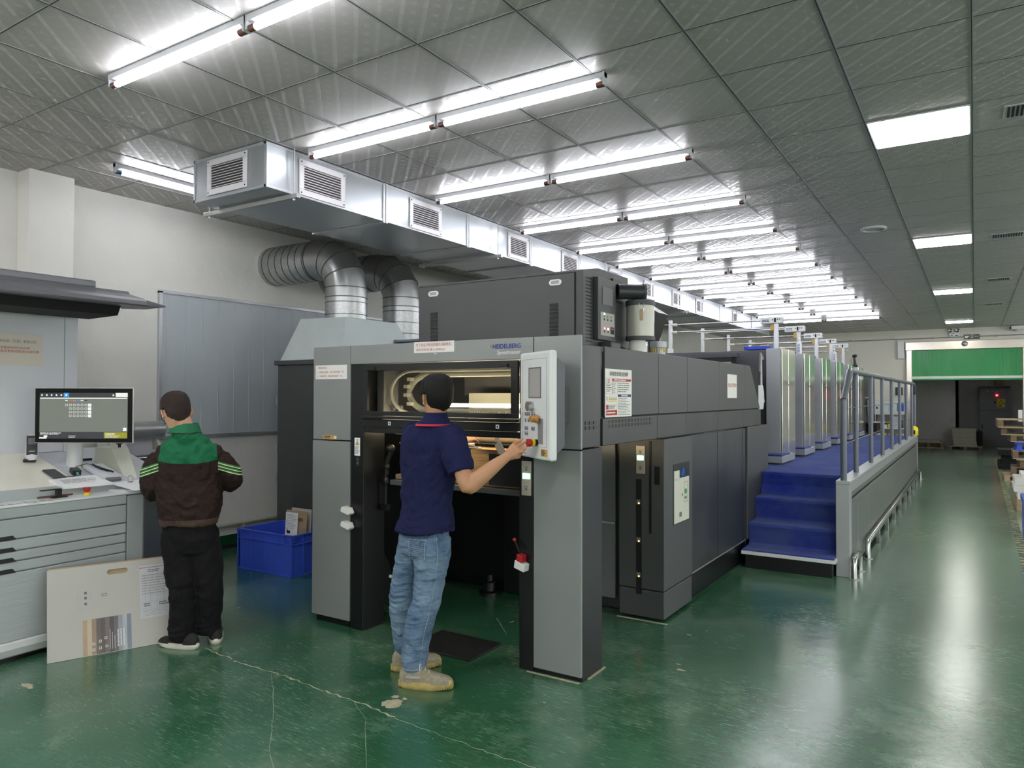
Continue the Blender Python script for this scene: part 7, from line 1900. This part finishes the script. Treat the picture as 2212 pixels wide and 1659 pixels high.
def man_navy():
    root = thing('person', 'man in navy polo shirt and light jeans reaching to the control panel', 'person', (-2.66, 3.24, 0))
    body = MB()
    F = head_frame((-2.578, 3.252, 1.582), radians(150), radians(-8))
    add_head(body, F, 1.0)
    # neck and torso core
    Ft = Vector((-0.10, 0.995, 0)).normalized(); St = Vector((Ft.y, -Ft.x, 0))
    limb(body, [(-2.60, 3.262, 1.40), (-2.588, 3.25, 1.475), (-2.575, 3.235, 1.55)], [0.065, 0.056, 0.058], [0.068, 0.058, 0.06], (0,1,0.01), 24)
    body.rings([ring_at(Vector(c), St*a, Ft*b, 28, 2.4) for c, a, b in (((-2.645, 3.245, 0.85), 0.11, 0.07), ((-2.645, 3.25, 1.0), 0.135, 0.095), ((-2.64, 3.255, 1.2), 0.15, 0.1), ((-2.62, 3.255, 1.36), 0.165, 0.095), ((-2.605, 3.255, 1.43), 0.10, 0.07))])
    # right arm to the stop button
    limb(body, [(-2.475, 3.255, 1.375), (-2.40, 3.215, 1.26), (-2.33, 3.19, 1.135), (-2.312, 3.195, 1.105), (-2.275, 3.228, 1.145), (-2.235, 3.268, 1.19), (-2.195, 3.312, 1.232), (-2.163, 3.350, 1.266)],
         [0.052, 0.050, 0.045, 0.044, 0.047, 0.043, 0.033, 0.026], [0.052, 0.048, 0.043, 0.043, 0.046, 0.040, 0.030, 0.021], (0.5, -0.8, 0.3), 22)
    # right hand: palm and five fingers, back of the hand toward the camera
    d = Vector((0.055, 0.045, 0.055)).normalized()
    n = Vector((0.55, -0.80, 0.2)).normalized(); n = (n - d*n.dot(d)).normalized(); s = d.cross(n).normalized()
    if s.z < 0: s = -s
    W0 = Vector((-2.163, 3.350, 1.266)); K = W0 + d*0.075
    body.rings([ring_at(W0 - d*0.01, s*0.026, n*0.020, 18), ring_at(W0 + d*0.025, s*0.033, n*0.018, 18, 2.4), ring_at(W0 + d*0.055, s*0.040, n*0.016, 18, 2.6), ring_at(K + d*0.008, s*0.040, n*0.013, 18, 2.6), ring_at(K + d*0.02, s*0.034, n*0.008, 18, 2.4)])
    tip = Vector((-2.050, 3.372, 1.338))
    def fg(off, t, r, b=0.008): 
        p0 = K + s*off - d*0.005; t = Vector(t); m1 = p0.lerp(t, 0.42) + n*b; m2 = p0.lerp(t, 0.74) + n*b*0.7
        finger(body, [p0, m1, m2, t], r)
    fg(0.031, (-2.078, 3.382, 1.366), 0.0088, 0.012)
    fg(0.012, (-2.047, 3.385, 1.356), 0.0090, 0.010)
    fg(-0.008, (-2.040, 3.383, 1.333), 0.0088, 0.006)
    fg(-0.028, (-2.052, 3.368, 1.315), 0.0078, 0.004)
    th0 = W0 + d*0.02 - s*0.026
    finger(body, [th0, th0 + d*0.03 - s*0.018, Vector((-2.095, 3.37, 1.292)), Vector((-2.060, 3.385, 1.283))], 0.0100)
    body.ellipsoid(W0 + d*0.03 - s*0.02 - n*0.002, d*0.032, s*0.018, n*0.014)
    # left arm into the machine
    limb(body, [(-2.77, 3.27, 1.39), (-2.82, 3.35, 1.29), (-2.85, 3.44, 1.19), (-2.81, 3.53, 1.235), (-2.745, 3.60, 1.285), (-2.715, 3.64, 1.31)],
         [0.052, 0.048, 0.043, 0.042, 0.034, 0.026], [0.052, 0.046, 0.042, 0.039, 0.031, 0.022], (1, 0.2, 0.1), 22)
    W1 = Vector((-2.715, 3.64, 1.31)); d1 = Vector((0.68, 0.62, 0.22)).normalized(); n1 = Vector((0.1, -0.5, 0.85)).normalized(); n1 = (n1 - d1*n1.dot(d1)).normalized(); s1 = d1.cross(n1).normalized()
    body.rings([ring_at(W1 - d1*0.01, s1*0.026, n1*0.020, 16), ring_at(W1 + d1*0.03, s1*0.035, n1*0.017, 16, 2.4), ring_at(W1 + d1*0.07, s1*0.040, n1*0.014, 16, 2.6), ring_at(W1 + d1*0.085, s1*0.034, n1*0.009, 16, 2.4)])
    for i, off in enumerate((0.030, 0.010, -0.010, -0.029)):
        p0 = W1 + d1*0.07 + s1*off; L = (0.062, 0.072, 0.068, 0.054)[i]
        finger(body, [p0, p0 + d1*L*0.45 + n1*0.004, p0 + d1*L*0.75 - n1*0.014, p0 + d1*L*0.8 - n1*0.034], 0.0086)
    p0 = W1 + d1*0.02 + s1*0.028
    finger(body, [p0, p0 + d1*0.025 + s1*0.02 - n1*0.01, p0 + d1*0.05 + s1*0.024 - n1*0.022, p0 + d1*0.07 + s1*0.018 - n1*0.034], 0.0098)
    # hidden legs inside the jeans, ankles showing
    RL = [(-2.575, 3.235, 0.86), (-2.578, 3.20, 0.636), (-2.580, 3.155, 0.46), (-2.613, 3.125, 0.288), (-2.622, 3.115, 0.075)]
    LL = [(-2.715, 3.245, 0.86), (-2.765, 3.235, 0.62), (-2.812, 3.232, 0.44), (-2.828, 3.25, 0.26), (-2.820, 3.275, 0.075)]
    for Lg in (RL, LL): limb(body, Lg, [0.07, 0.068, 0.05, 0.045, 0.034], [0.07, 0.068, 0.05, 0.045, 0.036], (0,1,0), 18)
    b = body.build('body', 'skin', root, smooth=True); fuse(b, 0.0045, 3)
    add_eyes(F, root)
    add_hair(F, root, 'hair', 0.016, -0.085, 0.004, 0.062)
    # nails
    # jeans
    j = MB(); Fh = Vector((0.22, 0.975, 0)).normalized(); Sh = Vector((Fh.y, -Fh.x, 0))
    j.rings([ring_at(Vector(c), Sh*a, Fh*b_, 32, 2.4) for c, a, b_ in (((-2.645, 3.225, 0.70), 0.150, 0.105), ((-2.645, 3.225, 0.78), 0.150, 0.110), ((-2.645, 3.235, 0.85), 0.140, 0.102), ((-2.645, 3.243, 0.90), 0.13, 0.09))])
    j.ellipsoid((-2.60, 3.165, 0.755), Sh*0.085, Fh*0.065, Vector((0,0,0.085))); j.ellipsoid((-2.71, 3.185, 0.755), Sh*0.08, Fh*0.065, Vector((0,0,0.085)))
    limb(j, [(-2.578, 3.222, 0.80), (-2.572, 3.21, 0.70), (-2.574, 3.195, 0.60), (-2.574, 3.158, 0.46), (-2.600, 3.128, 0.33), (-2.618, 3.118, 0.20), (-2.624, 3.116, 0.085)],
         [0.092, 0.094, 0.088, 0.080, 0.076, 0.070, 0.063], [0.105, 0.105, 0.092, 0.080, 0.078, 0.072, 0.066], (0,1,0), 28)
    limb(j, [(-2.715, 3.235, 0.80), (-2.74, 3.235, 0.70), (-2.768, 3.235, 0.60), (-2.808, 3.235, 0.44), (-2.822, 3.252, 0.30), (-2.822, 3.268, 0.18), (-2.818, 3.278, 0.10)],
         [0.090, 0.088, 0.083, 0.076, 0.072, 0.066, 0.060], [0.105, 0.100, 0.088, 0.077, 0.074, 0.068, 0.063], (0,1,0), 28)
    RP = [((-2.578, 3.222, 0.80), .092, .105), ((-2.572, 3.21, 0.70), .094, .105), ((-2.574, 3.195, 0.60), .088, .092), ((-2.574, 3.158, 0.46), .080, .080), ((-2.600, 3.128, 0.33), .076, .078), ((-2.618, 3.118, 0.20), .070, .072), ((-2.624, 3.116, 0.085), .063, .066)]
    LP = [((-2.715, 3.235, 0.80), .090, .105), ((-2.74, 3.235, 0.70), .088, .1), ((-2.768, 3.235, 0.60), .083, .088), ((-2.808, 3.235, 0.44), .076, .077), ((-2.822, 3.252, 0.30), .072, .074), ((-2.822, 3.268, 0.18), .066, .068), ((-2.818, 3.278, 0.10), .060, .063)]
    X_, Y_ = Vector((1,0,0)), Vector((0,1,0))
    kn = [([(-165, z+0.02), (-90, z-0.012), (-15, z+0.015)], 0.009) for z in (0.53, 0.495, 0.465, 0.43, 0.40, 0.365)] + [([(-150, 0.68), (-90, 0.645), (-40, 0.66)], 0.011), ([(-10, 0.62), (-50, 0.59), (-110, 0.60)], 0.010), ([(-20, 0.30), (-80, 0.27), (-140, 0.285)], 0.008), ([(-150, 0.16), (-90, 0.145), (-30, 0.16)], 0.008)]
    fold_ridges(j, RP, X_, Y_, kn); fold_ridges(j, LP, X_, Y_, kn)
    jo = j.build('jeans', 'denim', root, smooth=True); fuse(jo, 0.0065, 3, 0.012, 0.05)
    # back pocket, side seam and cuffs
    cz = Vector((-2.60, 3.085, 0.80)); nn = Vector((0.1, -1, 0.05)).normalized()
    for a0, b0 in (((-0.055, 0.055), (0.055, 0.055)), ((-0.055, 0.055), (-0.05, -0.04)), ((0.055, 0.055), (0.05, -0.04)), ((-0.05, -0.04), (0.0, -0.065)), ((0.05, -0.04), (0.0, -0.065))):
        pass
    # polo shirt
    p = MB()
    prof = [((-2.643, 3.228, 0.83), 0.168, 0.148), ((-2.643, 3.235, 0.88), 0.162, 0.138), ((-2.645, 3.248, 0.98), 0.146, 0.118), ((-2.645, 3.252, 1.08), 0.152, 0.116), ((-2.64, 3.257, 1.19), 0.165, 0.120), ((-2.628, 3.257, 1.30), 0.182, 0.122), ((-2.615, 3.255, 1.37), 0.180, 0.112), ((-2.607, 3.253, 1.415), 0.148, 0.096), ((-2.598, 3.252, 1.445), 0.085, 0.075), ((-2.592, 3.25, 1.462), 0.066, 0.066)]
    p.rings([ring_at(Vector(c), St*a, Ft*b_, 36, 2.3) for c, a, b_ in prof])
    limb(p, [(-2.50, 3.262, 1.385), (-2.445, 3.238, 1.33), (-2.405, 3.215, 1.25), (-2.375, 3.205, 1.18)], [0.076, 0.080, 0.077, 0.072], [0.080, 0.078, 0.075, 0.070], (0.5, -0.8, 0.3), 26)
    limb(p, [(-2.735, 3.265, 1.385), (-2.79, 3.30, 1.34), (-2.825, 3.36, 1.27), (-2.84, 3.405, 1.22)], [0.072, 0.074, 0.068, 0.064], [0.072, 0.07, 0.066, 0.062], (1, 0.2, 0.1), 26)
    fold_ridges(p, prof, St, Ft, [([(-18, 1.24), (-45, 1.12), (-78, 1.03)], 0.013), ([(-12, 1.17), (-40, 1.02), (-70, 0.93)], 0.012), ([(-10, 1.08), (-30, 0.97), (-52, 0.90)], 0.012), ([(-35, 1.33), (-55, 1.24), (-80, 1.19)], 0.010),
        ([(-165, 1.22), (-140, 1.08), (-112, 0.98)], 0.013), ([(-170, 1.10), (-145, 0.97), (-118, 0.90)], 0.012), ([(-150, 1.33), (-120, 1.22), (-100, 1.18)], 0.010), ([(-125, 0.97), (-95, 0.915), (-65, 0.93)], 0.012), ([(-120, 0.90), (-90, 0.87), (-60, 0.885)], 0.011), ([(-30, 0.92), (-10, 0.88), (10, 0.90)], 0.011), ([(-95, 1.14), (-92, 1.04), (-84, 0.98)], 0.010)])
    po = p.build('polo_shirt', 'polo_navy', root, smooth=True); fuse(po, 0.006, 4, 0.018, 0.07)
    q = MB()
    Cc, cf = Vector((-2.587, 3.249, 1.47)), Vector((-0.55, 0.84, 0)).normalized()
    cs = Vector((cf.y, -cf.x, 0))
    q.rings([ring_at(Cc + Vector((-0.004,-0.012,-0.034)) , cs*0.098, cf*0.096, 32), ring_at(Cc + Vector((0.0,-0.004,-0.008)), cs*0.078, cf*0.078, 32), ring_at(Cc + Vector((0.003,0,0.012)), cs*0.067, cf*0.067, 32), ring_at(Cc + Vector((0.006,-0.002,0.032)), cs*0.063, cf*0.063, 32), ring_at(Cc + Vector((0.006,-0.002,0.03)), cs*0.057, cf*0.057, 32), ring_at(Cc + Vector((0.0,0,-0.01)), cs*0.062, cf*0.062, 32)], caps=False)
    q.build('collar', 'polo_navy', root, smooth=True)
    q = MB(); q.rings([ring_at(Cc + Vector((-0.005,-0.013,-0.042)), cs*0.104, cf*0.102, 32), ring_at(Cc + Vector((-0.004,-0.012,-0.031)), cs*0.0975, cf*0.0955, 32), ring_at(Cc + Vector((-0.004,-0.012,-0.033)), cs*0.090, cf*0.088, 32), ring_at(Cc + Vector((-0.005,-0.013,-0.044)), cs*0.096, cf*0.094, 32)], caps=False, closed=True)
    q.build('collar_stripe', 'polo_red', root, smooth=True)
    shoe(root, (-2.685, 3.062, 0), (-2.412, 3.185, 0), 0.112, 'shoe_sole', 'shoe_knit', 0.04)
    shoe(root, (-2.865, 3.20, 0), (-2.690, 3.435, 0), 0.110, 'shoe_sole', 'shoe_knit', 0.04)
    # back pocket and seams lie on the jeans
    seam_on(root, jo, 'back_pocket', 'denim', [(-2.655, 3.05, 0.80), (-2.545, 3.05, 0.80), (-2.545, 3.05, 0.70), (-2.60, 3.05, 0.675), (-2.655, 3.05, 0.70)], None, proj=True)
    pk = [(-2.655, 3.05, 0.80), (-2.545, 3.05, 0.80), (-2.545, 3.05, 0.70), (-2.60, 3.05, 0.675), (-2.655, 3.05, 0.70), (-2.655, 3.05, 0.80)]
    seam_on(root, jo, 'pocket_seam', 'denim_seam', pk, 0.003, 0.005, proj=True)
    seam_on(root, jo, 'side_seam', 'denim_seam', [(-2.485, 3.15, 0.83), (-2.478, 3.14, 0.70), (-2.488, 3.13, 0.58), (-2.50, 3.11, 0.45), (-2.535, 3.09, 0.30), (-2.560, 3.08, 0.11)], 0.005)
    seam_on(root, jo, 'cuff_seam', 'denim_seam', [(-2.70, 3.08, 0.105), (-2.66, 3.05, 0.105), (-2.62, 3.04, 0.105), (-2.57, 3.06, 0.105), (-2.545, 3.10, 0.105)], 0.005)
man_navy()

def man_brown():
    root = thing('person', 'man in brown jacket with green shoulders and black trousers at the console corner', 'person', (-4.2, 2.85, 0))
    body = MB()
    yaw = radians(150)
    F = head_frame((-4.250, 2.728, 1.487), radians(156), radians(-40), radians(-5))
    add_head(body, F, 1.03)
    Ft = Vector((-0.72, 0.69, 0)).normalized(); St = Vector((Ft.y, -Ft.x, 0))
    limb(body, [(-4.205, 2.765, 1.30), (-4.205, 2.755, 1.37), (-4.225, 2.74, 1.44)], [0.07, 0.060, 0.060], [0.075, 0.064, 0.064], (-0.7,0.7,0.01), 24)
    body.rings([ring_at(Vector(c), St*a, Ft*b, 28, 2.4) for c, a, b in (((-4.255, 2.83, 0.75), 0.11, 0.07), ((-4.25, 2.83, 0.95), 0.15, 0.11), ((-4.22, 2.815, 1.15), 0.17, 0.1), ((-4.205, 2.79, 1.30), 0.11, 0.08))])
    LH, RH = Vector((-4.60, 2.93, 1.06)), Vector((-4.50, 3.08, 1.06))
    limb(body, [(-4.36, 2.70, 1.22), (-4.385, 2.675, 1.09), (-4.41, 2.69, 1.005), (-4.50, 2.79, 1.02), (-4.58, 2.89, 1.045)], [0.05, 0.047, 0.043, 0.037, 0.026], [0.05, 0.047, 0.043, 0.036, 0.022], (0,0.3,1), 20)
    limb(body, [(-4.11, 2.955, 1.20), (-4.09, 3.0, 1.10), (-4.14, 3.05, 1.02), (-4.29, 3.08, 1.03), (-4.42, 3.07, 1.05)], [0.05, 0.047, 0.043, 0.037, 0.026], [0.05, 0.047, 0.043, 0.036, 0.022], (0,0.3,1), 20)
    for (w0, d, sg) in ((Vector((-4.58, 2.89, 1.045)), Vector((-0.6, 0.75, 0.05)).normalized(), 1), (Vector((-4.42, 3.07, 1.05)), Vector((-0.95, -0.1, 0.05)).normalized(), -1)):
        n = Vector((0.1,0.1,1)).normalized(); n = (n-d*n.dot(d)).normalized(); s = d.cross(n).normalized()
        body.rings([ring_at(w0 - d*0.01, s*0.026, n*0.02, 16), ring_at(w0 + d*0.03, s*0.035, n*0.017, 16, 2.4), ring_at(w0 + d*0.07, s*0.04, n*0.013, 16, 2.6), ring_at(w0 + d*0.085, s*0.034, n*0.009, 16, 2.4)])
        for i, off in enumerate((0.030, 0.010, -0.010, -0.029)):
            p0 = w0 + d*0.07 + s*off; L = (0.06, 0.07, 0.066, 0.052)[i]
            finger(body, [p0, p0 + d*L*0.45, p0 + d*L*0.8 - n*0.012, p0 + d*L*0.85 - n*0.03], 0.0086)
        p0 = w0 + d*0.02 - s*sg*0.028
        finger(body, [p0, p0 + d*0.025 - s*sg*0.02, p0 + d*0.045 - s*sg*0.026 - n*0.01, p0 + d*0.065 - s*sg*0.022 - n*0.02], 0.0098)
    LL = [(-4.32, 2.78, 0.72), (-4.275, 2.78, 0.54), (-4.24, 2.78, 0.37), (-4.25, 2.785, 0.2), (-4.255, 2.79, 0.06)]
    RL = [(-4.20, 2.90, 0.72), (-4.19, 2.905, 0.54), (-4.175, 2.91, 0.36), (-4.185, 2.925, 0.2), (-4.19, 2.93, 0.06)]
    for Lg in (RL, LL): limb(body, Lg, [0.07, 0.066, 0.05, 0.045, 0.034], [0.07, 0.066, 0.05, 0.045, 0.036], (0,1,0), 18)
    b = body.build('body', 'skin_light', root, smooth=True); fuse(b, 0.0045, 3)
    add_eyes(F, root)
    add_hair(F, root, 'hair_short', 0.009, -0.092, 0.0, 0.07, k=1.03)
    # glasses
    c, f, s, u = F
    g = MB()
    for sg in (-1, 1):
        cc = c + f*0.103 + s*sg*0.034 + u*0.010
        g.tube([cc + s*0.026*cos(2*pi*k/16) + u*0.019*sin(2*pi*k/16) for k in range(17)], 0.0016, 6)
        g.tube([cc + s*sg*0.026 + u*0.008, c + f*0.05 + s*sg*0.083 + u*0.014, c - f*0.012 + s*sg*0.088 + u*0.012, c - f*0.03 + s*sg*0.085 - u*0.01], 0.0016, 6)
    g.tube([c + f*0.105 - s*0.009 + u*0.012, c + f*0.107 + u*0.015, c + f*0.105 + s*0.009 + u*0.012], 0.0014, 6)
    g.build('glasses', 'black', root, smooth=True)
    # trousers
    j = MB()
    j.rings([ring_at(Vector(c_), St*a, Ft*b_, 32, 2.4) for c_, a, b_ in (((-4.25, 2.835, 0.60), 0.140, 0.108), ((-4.255, 2.832, 0.68), 0.154, 0.122), ((-4.26, 2.83, 0.76), 0.152, 0.115), ((-4.26, 2.83, 0.82), 0.16, 0.11))])
    limb(j, [(-4.300, 2.785, 0.72), (-4.285, 2.778, 0.60), (-4.262, 2.778, 0.46), (-4.246, 2.782, 0.33), (-4.252, 2.788, 0.20), (-4.258, 2.792, 0.10), (-4.262, 2.794, 0.055)],
         [0.080, 0.086, 0.084, 0.078, 0.076, 0.076, 0.076], [0.105, 0.108, 0.095, 0.088, 0.085, 0.083, 0.082], (0,1,0), 28)
    limb(j, [(-4.220, 2.885, 0.72), (-4.20, 2.895, 0.60), (-4.182, 2.91, 0.46), (-4.175, 2.915, 0.33), (-4.182, 2.922, 0.20), (-4.190, 2.93, 0.10), (-4.195, 2.932, 0.06)],
         [0.080, 0.084, 0.080, 0.076, 0.072, 0.069, 0.067], [0.105, 0.108, 0.095, 0.088, 0.082, 0.078, 0.074], (0,1,0), 28)
    LP = [((-4.325, 2.775, 0.72), .09, .105), ((-4.262, 2.778, 0.46), .084, .095), ((-4.246, 2.782, 0.33), .078, .088), ((-4.252, 2.788, 0.20), .076, .085), ((-4.262, 2.794, 0.055), .076, .082)]
    RP = [((-4.205, 2.90, 0.72), .086, .105), ((-4.178, 2.91, 0.46), .082, .095), ((-4.175, 2.915, 0.33), .076, .088), ((-4.182, 2.922, 0.20), .072, .082), ((-4.195, 2.932, 0.06), .067, .074)]
    fl_ = [([(-130, 0.58), (-90, 0.55), (-40, 0.56)], 0.010), ([(-160, 0.42), (-90, 0.39), (-30, 0.41)], 0.011), ([(-150, 0.30), (-90, 0.335), (-30, 0.30)], 0.010), ([(-150, 0.14), (-90, 0.115), (-30, 0.13)], 0.012), ([(-140, 0.10), (-80, 0.085), (-10, 0.10)], 0.011)]
    fold_ridges(j, LP, Vector((1,0,0)), Vector((0,1,0)), fl_); fold_ridges(j, RP, Vector((1,0,0)), Vector((0,1,0)), fl_)
    jo = j.build('trousers', 'trousers_black', root, smooth=True); fuse(jo, 0.007, 3, 0.016, 0.07)
    # jacket
    p = MB()
    prof = [((-4.262, 2.828, 0.775), 0.168, 0.132), ((-4.262, 2.828, 0.83), 0.184, 0.146), ((-4.258, 2.828, 0.94), 0.196, 0.150), ((-4.252, 2.826, 1.05), 0.200, 0.145), ((-4.238, 2.818, 1.14), 0.212, 0.140), ((-4.22, 2.808, 1.21), 0.215, 0.128), ((-4.208, 2.80, 1.265), 0.185, 0.112), ((-4.205, 2.785, 1.305), 0.135, 0.098), ((-4.205, 2.77, 1.345), 0.095, 0.088), ((-4.209, 2.765, 1.375), 0.078, 0.078)]
    p.rings([ring_at(Vector(c_), St*a, Ft*b_, 36, 2.3) for c_, a, b_ in prof])
    limb(p, [(-4.305, 2.725, 1.215), (-4.355, 2.69, 1.165), (-4.385, 2.665, 1.10), (-4.405, 2.675, 1.01), (-4.455, 2.735, 0.985), (-4.53, 2.82, 1.015), (-4.575, 2.875, 1.04)], [0.066, 0.078, 0.074, 0.070, 0.066, 0.056, 0.042], [0.066, 0.076, 0.072, 0.068, 0.064, 0.054, 0.04], (0,0.3,1), 26)
    limb(p, [(-4.125, 2.90, 1.215), (-4.095, 2.94, 1.165), (-4.075, 2.985, 1.11), (-4.11, 3.03, 1.035), (-4.20, 3.06, 1.02), (-4.33, 3.075, 1.035), (-4.41, 3.07, 1.05)], [0.066, 0.078, 0.074, 0.068, 0.062, 0.054, 0.042], [0.066, 0.076, 0.072, 0.066, 0.060, 0.052, 0.04], (0,0.3,1), 26)
    fold_ridges(p, prof, St, Ft, [([(-20, 1.18), (-45, 1.05), (-72, 0.96)], 0.017), ([(-15, 1.08), (-40, 0.95), (-70, 0.88)], 0.016), ([(-12, 0.97), (-35, 0.88), (-60, 0.84)], 0.015), ([(-162, 1.18), (-138, 1.06), (-112, 0.97)], 0.017), ([(-168, 1.07), (-140, 0.94), (-112, 0.87)], 0.016),
        ([(-172, 0.95), (-145, 0.87), (-120, 0.84)], 0.015), ([(-115, 1.0), (-90, 0.90), (-60, 0.92)], 0.015), ([(-110, 0.88), (-85, 0.85), (-60, 0.86)], 0.014), ([(-78, 1.24), (-70, 1.14), (-62, 1.05)], 0.012), ([(-105, 1.22), (-108, 1.12), (-116, 1.04)], 0.012)])
    for (a_, b_, c_, r_) in (((-4.40, 2.655, 1.10), (-4.44, 2.66, 1.06), (-4.43, 2.70, 1.03), 0.016), ((-4.43, 2.64, 1.03), (-4.47, 2.68, 1.0), (-4.46, 2.74, 0.96), 0.016), ((-4.37, 2.63, 1.14), (-4.42, 2.64, 1.11), (-4.44, 2.69, 1.09), 0.014), ((-4.36, 2.62, 1.0), (-4.40, 2.63, 0.95), (-4.44, 2.68, 0.93), 0.015)):
        p.tube([a_, b_, c_], [r_*0.5, r_, r_*0.5], 8)
    # cloth colour zones by position: green yoke, pale stripes on the shoulders, brown body, lighter hem
    m, t, bs = nm('jacket_cloth'); N, L = t.nodes, t.links
    ge = N.new('ShaderNodeTexCoord'); sp = N.new('ShaderNodeSeparateXYZ'); L.new(ge.outputs['Object'], sp.inputs[0])
    def mth(op, a, c_=None, d_=None):
        x = N.new('ShaderNodeMath'); x.operation = op
        for i, v in enumerate((a, c_, d_)):
            if v is None: continue
            if isinstance(v, (int, float)): x.inputs[i].default_value = v
            else: L.new(v, x.inputs[i])
        return x.outputs[0]
    # object space = world minus root location
    lat = mth('ADD', mth('MULTIPLY', mth('ADD', sp.outputs[0], 0.02), St.x), mth('MULTIPLY', mth('ADD', sp.outputs[1], 0.04), St.y))
    z = sp.outputs[2]
    al = mth('ABSOLUTE', lat)
    outer = mth('GREATER_THAN', al, 0.205)
    edge = mth('ADD', 1.17, mth('MULTIPLY', mth('MULTIPLY', lat, lat), 0.6))
    yoke = mth('MULTIPLY', mth('GREATER_THAN', z, edge), mth('LESS_THAN', al, mth('ADD', 0.175, mth('MULTIPLY', mth('SUBTRACT', z, 1.17), -0.12))))
    # stripes: slanted bands on the sleeve heads
    zz = mth('ADD', z, mth('MULTIPLY', al, 0.35))
    band = mth('MULTIPLY', mth('MULTIPLY', mth('GREATER_THAN', zz, 1.185), mth('LESS_THAN', zz, 1.245)), mth('GREATER_THAN', al, 0.172))
    fr_ = mth('FRACT', mth('MULTIPLY', mth('SUBTRACT', zz, 1.185), 1/0.02))
    pale = mth('MULTIPLY', band, mth('LESS_THAN', fr_, 0.3)); grn = mth('MULTIPLY', band, mth('MULTIPLY', mth('GREATER_THAN', fr_, 0.3), mth('LESS_THAN', fr_, 0.7)))
    hem = mth('LESS_THAN', z, 0.815)
    cur = None
    def mixc(f, a, c_):
        x = N.new('ShaderNodeMix'); x.data_type = 'RGBA'; L.new(f, x.inputs[0])
        if isinstance(a, tuple): x.inputs[6].default_value = a
        else: L.new(a, x.inputs[6])
        x.inputs[7].default_value = c_; return x.outputs[2]
    col = mixc(hem, lin((46, 31, 28)) + (1,), lin((86, 66, 58)) + (1,))
    col = mixc(yoke, col, lin((26, 104, 68)) + (1,)); col = mixc(grn, col, lin((60, 130, 64)) + (1,)); col = mixc(pale, col, lin((206, 224, 176)) + (1,))
    L.new(col, bs.inputs['Base Color']); bs.inputs['Roughness'].default_value = 0.82
    n2 = N.new('ShaderNodeTexNoise'); n2.inputs['Scale'].default_value = 7; n2.inputs['Detail'].default_value = 5; L.new(ge.outputs['Object'], n2.inputs['Vector'])
    bp = N.new('ShaderNodeBump'); bp.inputs['Distance'].default_value = 0.035; L.new(n2.outputs[0], bp.inputs['Height']); L.new(bp.outputs[0], bs.inputs['Normal']); bs.inputs['Specular IOR Level'].default_value = 0.3
    po = p.build('jacket', m, root, smooth=True); fuse(po, 0.006, 2, 0.024, 0.06)
    q = MB(); Cc = Vector((-4.212, 2.760, 1.382)); cf = Vector((-0.75, 0.66, 0)).normalized(); cs = Vector((cf.y, -cf.x, 0)); tl = Vector((0, 0, 1)) 
    q.rings([ring_at(Cc + Vector((0.004,-0.004,-0.02)), cs*0.098, cf*0.094 , 32), ring_at(Cc + Vector((0.0,0.0,0.012)), cs*0.088, cf*0.08, 32), ring_at(Cc + Vector((-0.004,0.003,0.038)), cs*0.078, cf*0.072, 32), ring_at(Cc + Vector((-0.004,0.003,0.034)), cs*0.070, cf*0.066, 32), ring_at(Cc + Vector((0,0,-0.015)), cs*0.08, cf*0.078, 32)], caps=False)
    q.build('collar', 'jacket_green', root, smooth=True)
    q = MB(); q.rings([ring_at(Cc + Vector((0.004,-0.004,-0.023)), cs*0.100, cf*0.096, 32), ring_at(Cc + Vector((0.004,-0.004,-0.018)), cs*0.0995, cf*0.0955, 32), ring_at(Cc + Vector((0.004,-0.004,-0.018)), cs*0.092, cf*0.089, 32), ring_at(Cc + Vector((0.004,-0.004,-0.023)), cs*0.092, cf*0.089, 32)], caps=False, closed=True)
    q.build('collar_edge', 'black', root)
    shoe(root, (-4.135, 2.815, 0), (-4.412, 2.730, 0), 0.105, 'shoe_white', 'shoe_black', 0.036, kind='plain')
    shoe(root, (-4.105, 2.92, 0), (-4.34, 3.08, 0), 0.10, 'shoe_white', 'shoe_black', 0.036, kind='plain')
man_brown()
